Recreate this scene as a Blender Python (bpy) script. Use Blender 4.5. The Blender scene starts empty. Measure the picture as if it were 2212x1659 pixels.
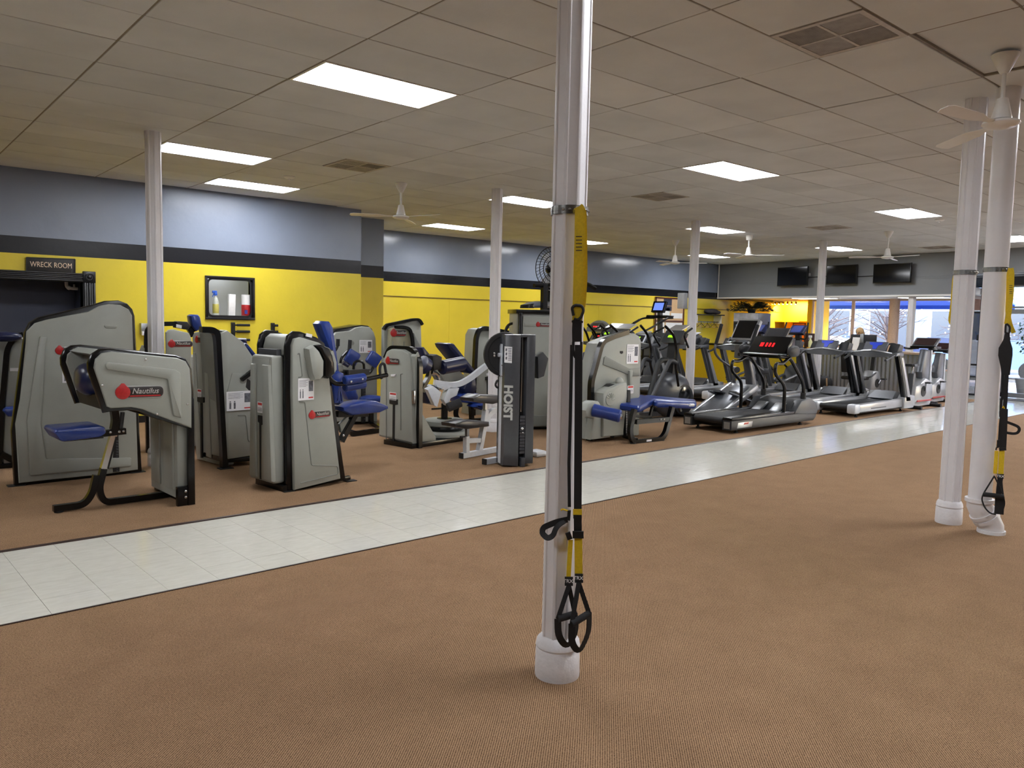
import bpy, bmesh, math, random
from mathutils import Vector, Matrix
RND = random.Random(7)
SC = bpy.context.scene
COL = SC.collection
V = Vector
# ---------------------------------------------------------------- camera, world, exposure
CAMH = 1.6
FPX, YAW, PIT, ROL = 1696.6, 0.86493, -0.08147, 0.02122
_f = V((math.cos(YAW)*math.cos(PIT), math.sin(YAW)*math.cos(PIT), math.sin(PIT)))
_r = V((math.sin(YAW), -math.cos(YAW), 0))
_u = _r.cross(_f)
CR = _r*math.cos(ROL)+_u*math.sin(ROL)
CU = _u*math.cos(ROL)-_r*math.sin(ROL)
CF = _f
cam = bpy.data.cameras.new('camera'); camo = bpy.data.objects.new('camera', cam); COL.objects.link(camo)
cam.sensor_width = 36; cam.lens = 36*FPX/2212; cam.clip_end = 300; cam.clip_start = .05
M = Matrix((CR, CU, -CF)).transposed().to_4x4(); M.translation = V((0, 0, CAMH)); camo.matrix_world = M
SC.camera = camo
SC.view_settings.view_transform = 'Standard'; SC.view_settings.look = 'None'
SC.view_settings.exposure = 0.0; SC.view_settings.gamma = 1
SC.cycles.use_denoising = True
SC.cycles.max_bounces = 7; SC.cycles.diffuse_bounces = 4; SC.cycles.transparent_max_bounces = 8; SC.cycles.adaptive_threshold = .02; SC.cycles.caustics_reflective = False; SC.cycles.caustics_refractive = False
SC.cycles.sample_clamp_indirect = 6
w = bpy.data.worlds.new('sky'); SC.world = w; w.use_nodes = True
_n = w.node_tree.nodes; _sky = _n.new('ShaderNodeTexSky'); _sky.sky_type = 'NISHITA'; _sky.sun_disc = False
_sky.sun_elevation = math.radians(32); _sky.sun_rotation = math.radians(130)
w.node_tree.links.new(_sky.outputs[0], _n['Background'].inputs[0]); _n['Background'].inputs[1].default_value = 2.0
sl = bpy.data.lights.new('sun', 'SUN'); sl.energy = 17; sl.angle = math.radians(.6); sl.color = (1, .95, .87)
slo = bpy.data.objects.new('sun', sl); COL.objects.link(slo)
slo.rotation_euler = V((.45, -.55, -.70)).to_track_quat('-Z', 'Y').to_euler()
LAMP = 31.0       # radiance of the ceiling light panels
CEIL = CAMH+1.825
# ---------------------------------------------------------------- projection helpers (photograph pixels -> places)
def ray(x, y): return CF+CR*((x-1106)/FPX)-CU*((y-829.5)/FPX)
def AT(x, y, z):
    d = ray(x, y); t = (z-CAMH)/d.z; return V((d.x*t, d.y*t, z))
def FL(x, y): return AT(x, y, 0)
def ONX(x, y, X): d = ray(x, y); t = X/d.x; return V((X, d.y*t, CAMH+d.z*t))
def ONY(x, y, Y): d = ray(x, y); t = Y/d.y; return V((d.x*t, Y, CAMH+d.z*t))
def PX(p): q = V(p)-V((0, 0, CAMH)); d = q.dot(CF); return (1106+FPX*q.dot(CR)/d, 829.5-FPX*q.dot(CU)/d, d)
def Z(x0, y0, w, W):            # zoomed-crop coordinates -> photograph pixels
    k = w/W
    return lambda *pts: [(x0+a*k, y0+b*k) for a, b in pts]
class Fr:                       # a vertical working plane standing on the floor from p to q, normal towards the viewer's side
    def __init__(s, p, q):
        p = V((p[0], p[1], 0)); q = V((q[0], q[1], 0))
        s.o = p; s.len = (q-p).length; s.d = (q-p).normalized(); s.n = V((s.d.y, -s.d.x, 0))
    def w(s, a, z, n=0): return s.o+s.d*a+s.n*n+V((0, 0, z))
    def px(s, x, y, n=0):
        d = ray(x, y); t = (n+s.o.dot(s.n))/d.dot(s.n); P = V((0, 0, CAMH))+d*t
        return ((P-s.o).dot(s.d), P.z)
    def pxs(s, pts, n=0): return [s.px(x, y, n) for x, y in pts]
    def mat(s, a, z, n=0):      # matrix for flat lettering: x along, y up, z out
        m = Matrix((s.d, V((0, 0, 1)), s.n)).transposed().to_4x4(); m.translation = s.w(a, z, n); return m
# ---------------------------------------------------------------- mesh helpers
def roundpoly(pts, r, k=4):
    out = []; n = len(pts)
    for i in range(n):
        p0, p, p1 = V(pts[i-1]), V(pts[i]), V(pts[(i+1) % n])
        rr = r[i] if isinstance(r, (list, tuple)) else r
        a = p0-p; b = p1-p; la, lb = a.length, b.length
        if rr <= 0 or la < 1e-6 or lb < 1e-6: out.append(p); continue
        t = min(rr, la*.48, lb*.48); A = p+a/la*t; B = p+b/lb*t
        for j in range(k+1):
            q = j/k; out.append(A*(1-q)**2+p*2*q*(1-q)+B*q*q)
    return out
def fillet(path, r, k=5):
    path = [V(p) for p in path]; out = [path[0]]
    for i in range(1, len(path)-1):
        p0, p, p1 = path[i-1], path[i], path[i+1]
        a = p0-p; b = p1-p; la, lb = a.length, b.length
        t = min(r, la*.49, lb*.49); A = p+a/la*t; B = p+b/lb*t
        for j in range(k+1):
            q = j/k; out.append(A*(1-q)**2+p*2*q*(1-q)+B*q*q)
    out.append(path[-1]); return out
def inset(pts, d):
    n = len(pts); A = sum(pts[i-1][0]*pts[i][1]-pts[i][0]*pts[i-1][1] for i in range(n)); sg = 1 if A > 0 else -1
    out = []
    for i in range(n):
        p0, p, p1 = V(pts[i-1]), V(pts[i]), V(pts[(i+1) % n])
        e0 = (p-p0); e1 = (p1-p)
        if e0.length < 1e-7: e0 = e1
        if e1.length < 1e-7: e1 = e0
        e0 = e0.normalized(); e1 = e1.normalized()
        n0 = V((-e0.y, e0.x))*sg; n1 = V((-e1.y, e1.x))*sg; m = n0+n1
        if m.length < 1e-4: m = n0
        m = m.normalized(); c = max(.35, m.dot(n0)); out.append(p+m*(d/c))
    return out
ORG = {}
class MB:
    def __init__(s): s.v = []; s.f = []
    def add(s, vs, fs):
        o = len(s.v); s.v += [V(v) for v in vs]; s.f += [tuple(o+i for i in f) for f in fs]; return s
    def rings(s, rs, cap=True, closed=False):
        k = len(rs[0]); vs = [p for r in rs for p in r]; fs = []
        m = len(rs)
        for i in range(m if closed else m-1):
            a = i*k; b = ((i+1) % m)*k
            for j in range(k): fs.append((a+j, a+(j+1) % k, b+(j+1) % k, b+j))
        if cap and not closed: fs.append(tuple(range(k))[::-1]); fs.append(tuple((m-1)*k+j for j in range(k)))
        return s.add(vs, fs)
    def box(s, a, b, M=None, bev=0):
        x0, y0, z0 = a; x1, y1, z1 = b
        x0, x1 = min(x0, x1), max(x0, x1); y0, y1 = min(y0, y1), max(y0, y1); z0, z1 = min(z0, z1), max(z0, z1)
        T = (lambda p: M @ V(p)) if M else V
        if bev <= 0:
            vs = [T((x, y, z)) for z in (z0, z1) for x, y in ((x0, y0), (x1, y0), (x1, y1), (x0, y1))]
            return s.add(vs, [(3, 2, 1, 0), (4, 5, 6, 7), (0, 1, 5, 4), (1, 2, 6, 5), (2, 3, 7, 6), (3, 0, 4, 7)])
        bev = min(bev, (x1-x0)*.49, (y1-y0)*.49, (z1-z0)*.49)
        base = roundpoly([(x0, y0), (x1, y0), (x1, y1), (x0, y1)], bev, 2); i1 = inset(base, bev*.3); i2 = inset(base, bev)
        rs = []
        for pts, z in ((i2, z0), (i1, z0+bev*.3), (base, z0+bev), (base, z1-bev), (i1, z1-bev*.3), (i2, z1)):
            rs.append([T((p[0], p[1], z)) for p in pts])
        return s.rings(rs)
    def bar(s, p, q, w, h, up=(0, 0, 1)):       # rectangular bar between two points
        p, q = V(p), V(q); d = (q-p).normalized(); up = V(up)
        sx = d.cross(up)
        if sx.length < 1e-4: sx = d.cross(V((1, 0, 0)))
        sx.normalize(); uy = sx.cross(d)
        c = [(sx*a*w/2+uy*b*h/2) for a, b in ((-1, -1), (1, -1), (1, 1), (-1, 1))]
        return s.rings([[p+x for x in c], [q+x for x in c]])
    def sweep(s, path, prof, up=(0, 0, 1), cap=True, closed=False, scale=None):
        path = [V(p) for p in path]; n = len(path); rs = []; u = V(up); pu = None
        for i in range(n):
            if closed: t = path[(i+1) % n]-path[i-1]
            else: t = path[min(i+1, n-1)]-path[max(i-1, 0)]
            t.normalize()
            if pu is None:
                sx = t.cross(u)
                if sx.length < 1e-3: sx = t.cross(V((1, 0, 0)))
                if sx.length < 1e-3: sx = t.cross(V((0, 1, 0)))
                sx.normalize()
            else:
                sx = t.cross(pu)
                if sx.length < 1e-4: sx = V((1, 0, 0))
                sx.normalize()
            uy = sx.cross(t); pu = uy
            k = scale[i] if scale else 1
            rs.append([path[i]+sx*(a*k)+uy*(b*k) for a, b in prof])
        return s.rings(rs, cap, closed)
    def tube(s, path, r, seg=8, closed=False, r2=None, scale=None, up=(0, 0, 1)):
        r2 = r2 or r
        return s.sweep(path, [(r*math.cos(2*math.pi*i/seg), r2*math.sin(2*math.pi*i/seg)) for i in range(seg)], closed=closed, scale=scale, up=up)
    def rect(s, path, w, h, up=(0, 0, 1), closed=False):
        return s.sweep(path, [(-w/2, -h/2), (w/2, -h/2), (w/2, h/2), (-w/2, h/2)], up, closed=closed)
    def lathe(s, prof, seg=20, M=None, ang=0):
        T = (lambda p: M @ V(p)) if M else V
        return s.rings([[T((r*math.cos(ang+2*math.pi*i/seg), r*math.sin(ang+2*math.pi*i/seg), z)) for i in range(seg)] for r, z in prof])
    def plate(s, fr, pts, n0, n1, bev=0, r=0, back=0):   # outline in the plane of fr, pushed from n0 to n1
        if r: pts = roundpoly(pts, r)
        rs = [[fr.w(a, z, n0) for a, z in (inset(pts, back) if back else pts)]]
        sg = 1 if n1 > n0 else -1
        if bev:
            rs.append([fr.w(a, z, n1-sg*bev) for a, z in pts]); rs.append([fr.w(a, z, n1-sg*bev*.3) for a, z in inset(pts, bev*.3)])
            rs.append([fr.w(a, z, n1) for a, z in inset(pts, bev)])
        else: rs.append([fr.w(a, z, n1) for a, z in pts])
        return s.rings(rs)
    def ball(s, c, rx, ry=None, rz=None, M=None, seg=14, rg=8, pw=1):
        ry = ry or rx; rz = rz or rx; c = V(c); rs = []
        f = lambda t: math.copysign(abs(t)**pw, t)
        for i in range(rg+1):
            th = math.pi*(i/rg); th = min(max(th, .02), math.pi-.02)
            ring = []
            for j in range(seg):
                ph = 2*math.pi*j/seg
                p = V((rx*f(math.sin(th))*f(math.cos(ph)), ry*f(math.sin(th))*f(math.sin(ph)), -rz*f(math.cos(th))))
                ring.append(c+((M @ p) if M else p))
            rs.append(ring)
        return s.rings(rs)
    def build(s, name, mat, parent=None, sm=38):
        me = bpy.data.meshes.new(name); o0 = ORG.get(parent)
        vs = [tuple(v-o0) for v in s.v] if o0 is not None else [tuple(v) for v in s.v]
        me.from_pydata(vs, [], s.f)
        bm = bmesh.new(); bm.from_mesh(me); bmesh.ops.recalc_face_normals(bm, faces=bm.faces); bm.to_mesh(me); bm.free()
        if sm:
            me.shade_smooth(); me.set_sharp_from_angle(angle=math.radians(sm))
        me.materials.append(mat)
        o = bpy.data.objects.new(name, me); COL.objects.link(o)
        if parent is not None:
            o.parent = parent
            if o0 is not None: ORG[o] = o0
        return o
def tag(o, label, cat, group=None):
    o['label'] = label; o['category'] = cat
    if group: o['group'] = group
    return o
def struct(name, mb, mat, parent=None, sm=38):
    o = mb.build(name, mat, parent, sm)
    if parent is None: o['kind'] = 'structure'
    return o
def thing(name, label, cat, loc, group=None, rz=None):    # rz given: parts are modelled in the thing's own frame
    o = bpy.data.objects.new(name, None); COL.objects.link(o); o.location = loc; o.empty_display_size = .1
    if rz is None: ORG[o] = V(loc)
    else: o.rotation_euler = (0, 0, rz)
    return tag(o, label, cat, group)
def copy_tree(o, parent=None):
    c = o.copy(); COL.objects.link(c)
    if parent is not None: c.parent = parent
    for ch in list(o.children): copy_tree(ch, c)
    return c
def text(name, s, size, mat, parent, m, ext=.0015, shear=0, align='CENTER', bold=0, sx=1):
    cu = bpy.data.curves.new(name, 'FONT'); cu.body = s; cu.size = size; cu.extrude = ext; cu.align_x = align; cu.align_y = 'CENTER'; cu.shear = shear; cu.offset = bold; cu.resolution_u = 3
    t = bpy.data.objects.new(name, cu); COL.objects.link(t)
    me = bpy.data.meshes.new_from_object(t.evaluated_get(bpy.context.evaluated_depsgraph_get()))
    bpy.data.objects.remove(t); bpy.data.curves.remove(cu)
    me.transform(m @ Matrix.Diagonal((sx, 1, 1, 1)))
    o0 = ORG.get(parent)
    if o0 is not None: me.transform(Matrix.Translation(-o0))
    me.materials.clear(); me.materials.append(mat)
    o = bpy.data.objects.new(name, me); COL.objects.link(o)
    if parent is not None:
        o.parent = parent
        if o0 is not None: ORG[o] = o0
    return o
# ---------------------------------------------------------------- materials (all node based)
def s2l(c): return tuple(((x/255)/12.92 if x/255 <= .04045 else ((x/255+.055)/1.055)**2.4) for x in c)
MATS = {}
def pm(name, rgb, rough=.5, metal=0, var=.08, scale=30, bump=0, bscale=None, spec=None, coat=0, emit=0, detail=3, rough_var=0):
    if name in MATS: return MATS[name]
    m = bpy.data.materials.new(name); m.use_nodes = True; nt = m.node_tree; b = nt.nodes['Principled BSDF']
    c = s2l(rgb)
    tc = nt.nodes.new('ShaderNodeTexCoord'); no = nt.nodes.new('ShaderNodeTexNoise'); no.inputs['Scale'].default_value = scale; no.inputs['Detail'].default_value = detail
    nt.links.new(tc.outputs['Object'], no.inputs['Vector'])
    rp = nt.nodes.new('ShaderNodeValToRGB'); rp.color_ramp.elements[0].position = .3; rp.color_ramp.elements[1].position = .7
    rp.color_ramp.elements[0].color = tuple(x*(1-var) for x in c)+(1,); rp.color_ramp.elements[1].color = tuple(min(1, x*(1+var)) for x in c)+(1,)
    nt.links.new(no.outputs['Fac'], rp.inputs['Fac']); nt.links.new(rp.outputs['Color'], b.inputs['Base Color'])
    b.inputs['Roughness'].default_value = rough; b.inputs['Metallic'].default_value = metal
    if spec is not None: b.inputs['Specular IOR Level'].default_value = spec
    if coat: b.inputs['Coat Weight'].default_value = coat; b.inputs['Coat Roughness'].default_value = .08
    if emit:
        nt.links.new(rp.outputs['Color'], b.inputs['Emission Color']); b.inputs['Emission Strength'].default_value = emit
    if rough_var:
        mr = nt.nodes.new('ShaderNodeMapRange'); mr.inputs['To Min'].default_value = max(.02, rough-rough_var); mr.inputs['To Max'].default_value = rough+rough_var
        nt.links.new(no.outputs['Fac'], mr.inputs['Value']); nt.links.new(mr.outputs[0], b.inputs['Roughness'])
    if bump:
        n2 = nt.nodes.new('ShaderNodeTexNoise'); n2.inputs['Scale'].default_value = bscale or scale*3; n2.inputs['Detail'].default_value = 4
        nt.links.new(tc.outputs['Object'], n2.inputs['Vector'])
        bp = nt.nodes.new('ShaderNodeBump'); bp.inputs['Strength'].default_value = bump; bp.inputs['Distance'].default_value = .01
        nt.links.new(n2.outputs['Fac'], bp.inputs['Height']); nt.links.new(bp.outputs[0], b.inputs['Normal'])
    MATS[name] = m; return m
def nodes(name):
    m = bpy.data.materials.new(name); m.use_nodes = True; MATS[name] = m
    return m, m.node_tree, m.node_tree.nodes['Principled BSDF'], m.node_tree.nodes.new, m.node_tree.links.new
GREY = pm('machine_grey_plastic', (148, 151, 144), .42, var=.04, scale=6, bump=.12, bscale=260)
GREYD = pm('machine_grey_plastic_dark', (124, 127, 122), .45, var=.04, scale=6, bump=.1, bscale=260)
BLK = pm('black_gloss_paint', (11, 11, 12), .25, var=.1, spec=.35)
BLKM = pm('black_matte_rubber', (17, 17, 19), .6, var=.12, bump=.1, bscale=200)
BLUE = pm('blue_vinyl', (28, 52, 122), .28, var=.1, scale=9, bump=.08, bscale=60)
DBLUE = pm('dark_blue_vinyl', (22, 30, 66), .32, var=.1, scale=9)
CHROME = pm('chrome', (200, 200, 202), .18, 1, var=.04)
STEEL = pm('brushed_steel', (165, 168, 170), .34, .85, var=.05)
SILVER = pm('silver_paint', (165, 167, 170), .3, .45, var=.04)
DSILVER = pm('dark_silver_paint', (96, 99, 105), .33, .4, var=.05)
LGREY = pm('light_grey_paint', (196, 200, 206), .35, .1, var=.04)
CHAR = pm('charcoal_plastic', (36, 38, 41), .45, var=.1, bump=.06, bscale=200)
DGREY = pm('dark_grey_plastic', (60, 62, 66), .42, var=.08)
WHITE = pm('white_label', (225, 225, 228), .5, var=.02)
PAPER = pm('white_paper', (232, 232, 230), .8, var=.03)
INK = pm('dark_ink', (45, 45, 50), .6)
RED = pm('red_plastic', (168, 32, 34), .35, var=.15, scale=60)
REDINK = pm('red_ink', (190, 40, 36), .5)
GOLD = pm('badge_letter_silver', (190, 188, 184), .35, .3)
BOLT = pm('bolt_steel', (190, 190, 190), .25, .9)
YEL = pm('yellow_webbing', (226, 194, 26), .6, var=.08, scale=90, bump=.3, bscale=700)
STRAP = pm('black_webbing', (20, 21, 24), .7, var=.15, scale=120, bump=.3, bscale=700)
FOAM = pm('black_foam_grip', (30, 31, 34), .85, var=.12, bump=.3, bscale=300)
COLW = pm('white_column_paint', (232, 231, 234), .35, var=.03, scale=5, bump=.1, bscale=40)
COLG = pm('column_paint_grey', (128, 131, 138), .35, var=.03, scale=5, bump=.1, bscale=40)
CLAMP = pm('clamp_band_steel', (150, 150, 148), .25, .95, var=.2, scale=60)
TRIMB = pm('black_trim_paint', (18, 18, 21), .35, var=.15)
FANW = pm('white_enamel', (238, 237, 234), .3, var=.02)
BELT = pm('treadmill_belt_rubber', (26, 27, 30), .6, var=.15, scale=80, bump=.15, bscale=500)
GLASSK = pm('dark_display_glass', (16, 17, 20), .12, var=.1)
def glass(name, tint=(1, 1, 1), rough=0.0):
    m, nt, b, N, L = nodes(name)
    g = N('ShaderNodeBsdfGlossy'); g.inputs['Roughness'].default_value = .02+rough
    t = N('ShaderNodeBsdfTransparent'); t.inputs['Color'].default_value = tint+(1,)
    fz = N('ShaderNodeFresnel'); fz.inputs['IOR'].default_value = 1.45
    mx = N('ShaderNodeMixShader'); L(fz.outputs[0], mx.inputs[0]); L(t.outputs[0], mx.inputs[1]); L(g.outputs[0], mx.inputs[2])
    L(mx.outputs[0], nt.nodes['Material Output'].inputs['Surface']); return m
GLASS = glass('clear_glass')
TGLASS = glass('tinted_glass', (.45, .5, .6))
def emission(name, rgb, st):
    m, nt, b, N, L = nodes(name); e = N('ShaderNodeEmission'); e.inputs['Strength'].default_value = st
    no = N('ShaderNodeTexNoise'); no.inputs['Scale'].default_value = 3
    mx = N('ShaderNodeMixRGB'); mx.inputs[1].default_value = s2l(rgb)+(1,); mx.inputs[2].default_value = tuple(x*.97 for x in s2l(rgb))+(1,)
    L(no.outputs['Fac'], mx.inputs[0]); L(mx.outputs[0], e.inputs['Color']); L(e.outputs[0], nt.nodes['Material Output'].inputs['Surface']); return m
LIGHTM = emission('light_panel_diffuser', (248, 250, 255), LAMP)
SCR_R = emission('red_display', (255, 40, 45), 1.6); SCR_G = emission('green_display', (170, 255, 40), 1.5)
SCR_B = emission('blue_display', (120, 150, 255), 1.1); BULB = emission('warm_bulb', (255, 205, 120), 40)
def carpet_mat():
    m, nt, b, N, L = nodes('brown_ribbed_carpet')
    tc = N('ShaderNodeTexCoord'); mp = N('ShaderNodeMapping'); mp.inputs['Rotation'].default_value = (0, 0, math.radians(47)); L(tc.outputs['Object'], mp.inputs[0])
    wv = N('ShaderNodeTexWave'); wv.bands_direction = 'X'; wv.inputs['Scale'].default_value = 36; wv.inputs['Distortion'].default_value = 3.4; wv.inputs['Detail'].default_value = 3; wv.inputs['Detail Scale'].default_value = 9
    L(mp.outputs[0], wv.inputs['Vector'])
    no = N('ShaderNodeTexNoise'); no.inputs['Scale'].default_value = 150; no.inputs['Detail'].default_value = 3; L(tc.outputs['Object'], no.inputs['Vector'])
    nb = N('ShaderNodeTexNoise'); nb.inputs['Scale'].default_value = 3.5; nb.inputs['Detail'].default_value = 8; nb.inputs['Roughness'].default_value = .65; L(tc.outputs['Object'], nb.inputs['Vector'])
    ad = N('ShaderNodeMath'); ad.operation = 'MULTIPLY_ADD'; L(wv.outputs['Fac'], ad.inputs[0]); ad.inputs[1].default_value = .5
    m2 = N('ShaderNodeMath'); m2.operation = 'MULTIPLY'; L(no.outputs['Fac'], m2.inputs[0]); m2.inputs[1].default_value = .75; L(m2.outputs[0], ad.inputs[2])
    rp = N('ShaderNodeValToRGB'); e = rp.color_ramp.elements; e[0].position = .28; e[0].color = s2l((82, 61, 43))+(1,); e[1].position = .86; e[1].color = s2l((184, 150, 117))+(1,)
    L(ad.outputs[0], rp.inputs['Fac'])
    mx = N('ShaderNodeMixRGB'); mx.blend_type = 'MULTIPLY'; mx.inputs[0].default_value = .42
    r2 = N('ShaderNodeValToRGB'); r2.color_ramp.elements[0].position = .35; r2.color_ramp.elements[0].color = (.72, .70, .68, 1); r2.color_ramp.elements[1].position = .65; r2.color_ramp.elements[1].color = (1, 1, 1, 1)
    L(nb.outputs['Fac'], r2.inputs['Fac']); L(rp.outputs[0], mx.inputs[1]); L(r2.outputs[0], mx.inputs[2]); L(mx.outputs[0], b.inputs['Base Color'])
    b.inputs['Roughness'].default_value = .95; b.inputs['Specular IOR Level'].default_value = .1
    bp = N('ShaderNodeBump'); bp.inputs['Strength'].default_value = .7; bp.inputs['Distance'].default_value = .006; L(ad.outputs[0], bp.inputs['Height']); L(bp.outputs[0], b.inputs['Normal'])
    return m
CARPET = carpet_mat()
def tile_mat():
    m, nt, b, N, L = nodes('cream_vinyl_tile')
    tc = N('ShaderNodeTexCoord'); mp = N('ShaderNodeMapping'); mp.inputs['Scale'].default_value = (5, 14, 1); L(tc.outputs['Object'], mp.inputs[0])
    no = N('ShaderNodeTexNoise'); no.inputs['Scale'].default_value = 2.2; no.inputs['Detail'].default_value = 5; no.noise_dimensions = '4D'
    oi = N('ShaderNodeObjectInfo'); mu = N('ShaderNodeMath'); mu.operation = 'MULTIPLY'; mu.inputs[1].default_value = 40; L(oi.outputs['Random'], mu.inputs[0]); L(mu.outputs[0], no.inputs['W'])
    L(mp.outputs[0], no.inputs['Vector'])
    rp = N('ShaderNodeValToRGB'); e = rp.color_ramp.elements; e[0].position = .3; e[0].color = s2l((211, 209, 197))+(1,); e[1].position = .7; e[1].color = s2l((221, 219, 208))+(1,)
    L(no.outputs['Fac'], rp.inputs['Fac']); L(rp.outputs[0], b.inputs['Base Color'])
    b.inputs['Roughness'].default_value = .13; b.inputs['Coat Weight'].default_value = .25; b.inputs['Coat Roughness'].default_value = .06
    n2 = N('ShaderNodeTexNoise'); n2.inputs['Scale'].default_value = 14; L(tc.outputs['Object'], n2.inputs['Vector'])
    bp = N('ShaderNodeBump'); bp.inputs['Strength'].default_value = .05; bp.inputs['Distance'].default_value = .01; L(n2.outputs['Fac'], bp.inputs['Height']); L(bp.outputs[0], b.inputs['Normal'])
    return m
TILE = tile_mat()
def ceil_mat():
    m, nt, b, N, L = nodes('ceiling_tile_fibre')
    tc = N('ShaderNodeTexCoord'); no = N('ShaderNodeTexNoise'); no.inputs['Scale'].default_value = 60; no.inputs['Detail'].default_value = 5; L(tc.outputs['Object'], no.inputs['Vector'])
    oi = N('ShaderNodeObjectInfo')
    st = N('ShaderNodeTexNoise'); st.noise_dimensions = '4D'; st.inputs['Scale'].default_value = 1.6; st.inputs['Detail'].default_value = 5; L(tc.outputs['Object'], st.inputs['Vector'])
    mu = N('ShaderNodeMath'); mu.operation = 'MULTIPLY'; mu.inputs[1].default_value = 60; L(oi.outputs['Random'], mu.inputs[0]); L(mu.outputs[0], st.inputs['W'])
    rp = N('ShaderNodeValToRGB'); e = rp.color_ramp.elements; e[0].position = .25; e[0].color = s2l((206, 209, 210))+(1,); e[1].position = .6; e[1].color = s2l((222, 225, 226))+(1,)
    L(st.outputs['Fac'], rp.inputs['Fac'])
    hv = N('ShaderNodeHueSaturation'); mr = N('ShaderNodeMapRange'); mr.inputs['To Min'].default_value = .93; mr.inputs['To Max'].default_value = 1.04
    L(oi.outputs['Random'], mr.inputs['Value']); L(mr.outputs[0], hv.inputs['Value']); L(rp.outputs[0], hv.inputs['Color']); L(hv.outputs[0], b.inputs['Base Color'])
    b.inputs['Roughness'].default_value = .9; b.inputs['Specular IOR Level'].default_value = .2
    bp = N('ShaderNodeBump'); bp.inputs['Strength'].default_value = .25; bp.inputs['Distance'].default_value = .004; L(no.outputs['Fac'], bp.inputs['Height']); L(bp.outputs[0], b.inputs['Normal'])
    return m
CTILE = ceil_mat()
CGRID = pm('ceiling_grid_bar', (128, 118, 104), .6, var=.1)
def wall_mat(name, z0, z1, rough, bump):
    m, nt, b, N, L = nodes(name)
    ge = N('ShaderNodeNewGeometry'); sp = N('ShaderNodeSeparateXYZ'); L(ge.outputs['Position'], sp.inputs[0])
    def step(z):
        c = N('ShaderNodeMath'); c.operation = 'GREATER_THAN'; L(sp.outputs['Z'], c.inputs[0]); c.inputs[1].default_value = z; return c.outputs[0]
    no = N('ShaderNodeTexNoise'); no.inputs['Scale'].default_value = 2.5; no.inputs['Detail'].default_value = 6; L(ge.outputs['Position'], no.inputs['Vector'])
    a = N('ShaderNodeMixRGB'); L(step(z0), a.inputs[0]); a.inputs[1].default_value = s2l((234, 212, 62))+(1,); a.inputs[2].default_value = s2l((15, 17, 25))+(1,)
    c = N('ShaderNodeMixRGB'); L(step(z1), c.inputs[0]); L(a.outputs[0], c.inputs[1]); c.inputs[2].default_value = s2l((140, 150, 168))+(1,)
    d = N('ShaderNodeMixRGB'); d.blend_type = 'MULTIPLY'; d.inputs[0].default_value = .18; L(c.outputs[0], d.inputs[1]); L(no.outputs['Fac'], d.inputs[2]); L(d.outputs[0], b.inputs['Base Color'])
    b.inputs['Roughness'].default_value = rough
    n2 = N('ShaderNodeTexNoise'); n2.inputs['Scale'].default_value = 9; n2.inputs['Detail'].default_value = 6; L(ge.outputs['Position'], n2.inputs['Vector'])
    bp = N('ShaderNodeBump'); bp.inputs['Strength'].default_value = bump; bp.inputs['Distance'].default_value = .012; L(n2.outputs['Fac'], bp.inputs['Height']); L(bp.outputs[0], b.inputs['Normal'])
    return m
WALLM = wall_mat('painted_wall_bands', 2.332, 2.555, .34, .25)
WALLG = wall_mat('glossy_painted_wall_bands', 2.36, 2.565, .16, .10)
YELW = pm('yellow_gloss_paint', (230, 206, 66), .11, var=.04, scale=2, bump=.02, bscale=5)
GREYW = pm('grey_wall_paint', (128, 131, 136), .45, var=.03, scale=2, bump=.1, bscale=12)
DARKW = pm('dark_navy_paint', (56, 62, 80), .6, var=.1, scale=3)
OFFW = pm('offwhite_wall_paint', (206, 208, 208), .6, var=.03, scale=2)
# ---------------------------------------------------------------- floor
ga = math.radians(1.62)     # the aisle runs a touch off the column grid
def AI(s, t): return V((.55+s*math.cos(ga)-t*math.sin(ga), 4.605+s*math.sin(ga)+t*math.cos(ga), 0))
AW = 1.435
fb = MB(); fb.box((-8, -8, -.12), (30, 20, -.014)); floor = struct('floor', fb, pm('concrete_slab', (90, 86, 78), .8, bump=.2))
def quadbox(mb, pts, z0, z1):
    n = len(pts); mb.rings([[V((p[0], p[1], z0)) for p in pts], [V((p[0], p[1], z1)) for p in pts]])
mb = MB(); quadbox(mb, [(-7, -7), (20.6, -7), (20.6, 4.2), AI(19.3, 0), AI(-7.6, 0)], -.014, 0); struct('carpet', mb, CARPET, floor)
mb = MB(); quadbox(mb, [AI(-7.6, AW), AI(19.3, AW), (19.9, 7.9), (18.2, 14.5), (-7, 14.5)], -.014, 0); struct('carpet', mb, CARPET, floor)
mb = MB(); quadbox(mb, [(20.6, -7), (24.4, -7), (24.4, 17), (18.2, 17), (18.2, 14.5), (19.9, 7.9), AI(19.3, AW), AI(19.3, 0), (20.6, 4.2)], -.014, -.004); struct('lobby_floor', mb, pm('lobby_vinyl', (205, 203, 190), .12, var=.04, scale=6), floor)
for t, wd in ((-.004, .012), (AW+.004, .03)):
    mb = MB(); quadbox(mb, [AI(-7.6, t-wd/2), AI(19.3, t-wd/2), AI(19.3, t+wd/2), AI(-7.6, t+wd/2)], -.014, .005); struct('carpet_edging', mb, pm('dark_rubber_edging', (58, 42, 38), .4), floor)
mb = MB(); mb.box((-8, -8, -.013), (24, 20, -.0128)); 
cells = []
T = .2985; rows = [0, T, 2*T, 3*T, 4*T, AW]
i0 = -.06
proto = {}
for i in range(-24, 65):
    for j in range(5):
        a = i0+i*T; c = AI(a+T/2, (rows[j]+rows[j+1])/2)
        q = PX(c) if (c.x*CF.x+c.y*CF.y) > .6 else (-9e3, 0, 1)
        vis = -60 < q[0] < 2270 and q[1] < 1700
        cells.append((-(1e6/q[2] if vis else -abs(i)), a, j))
cells.sort()
rest = MB()
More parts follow.
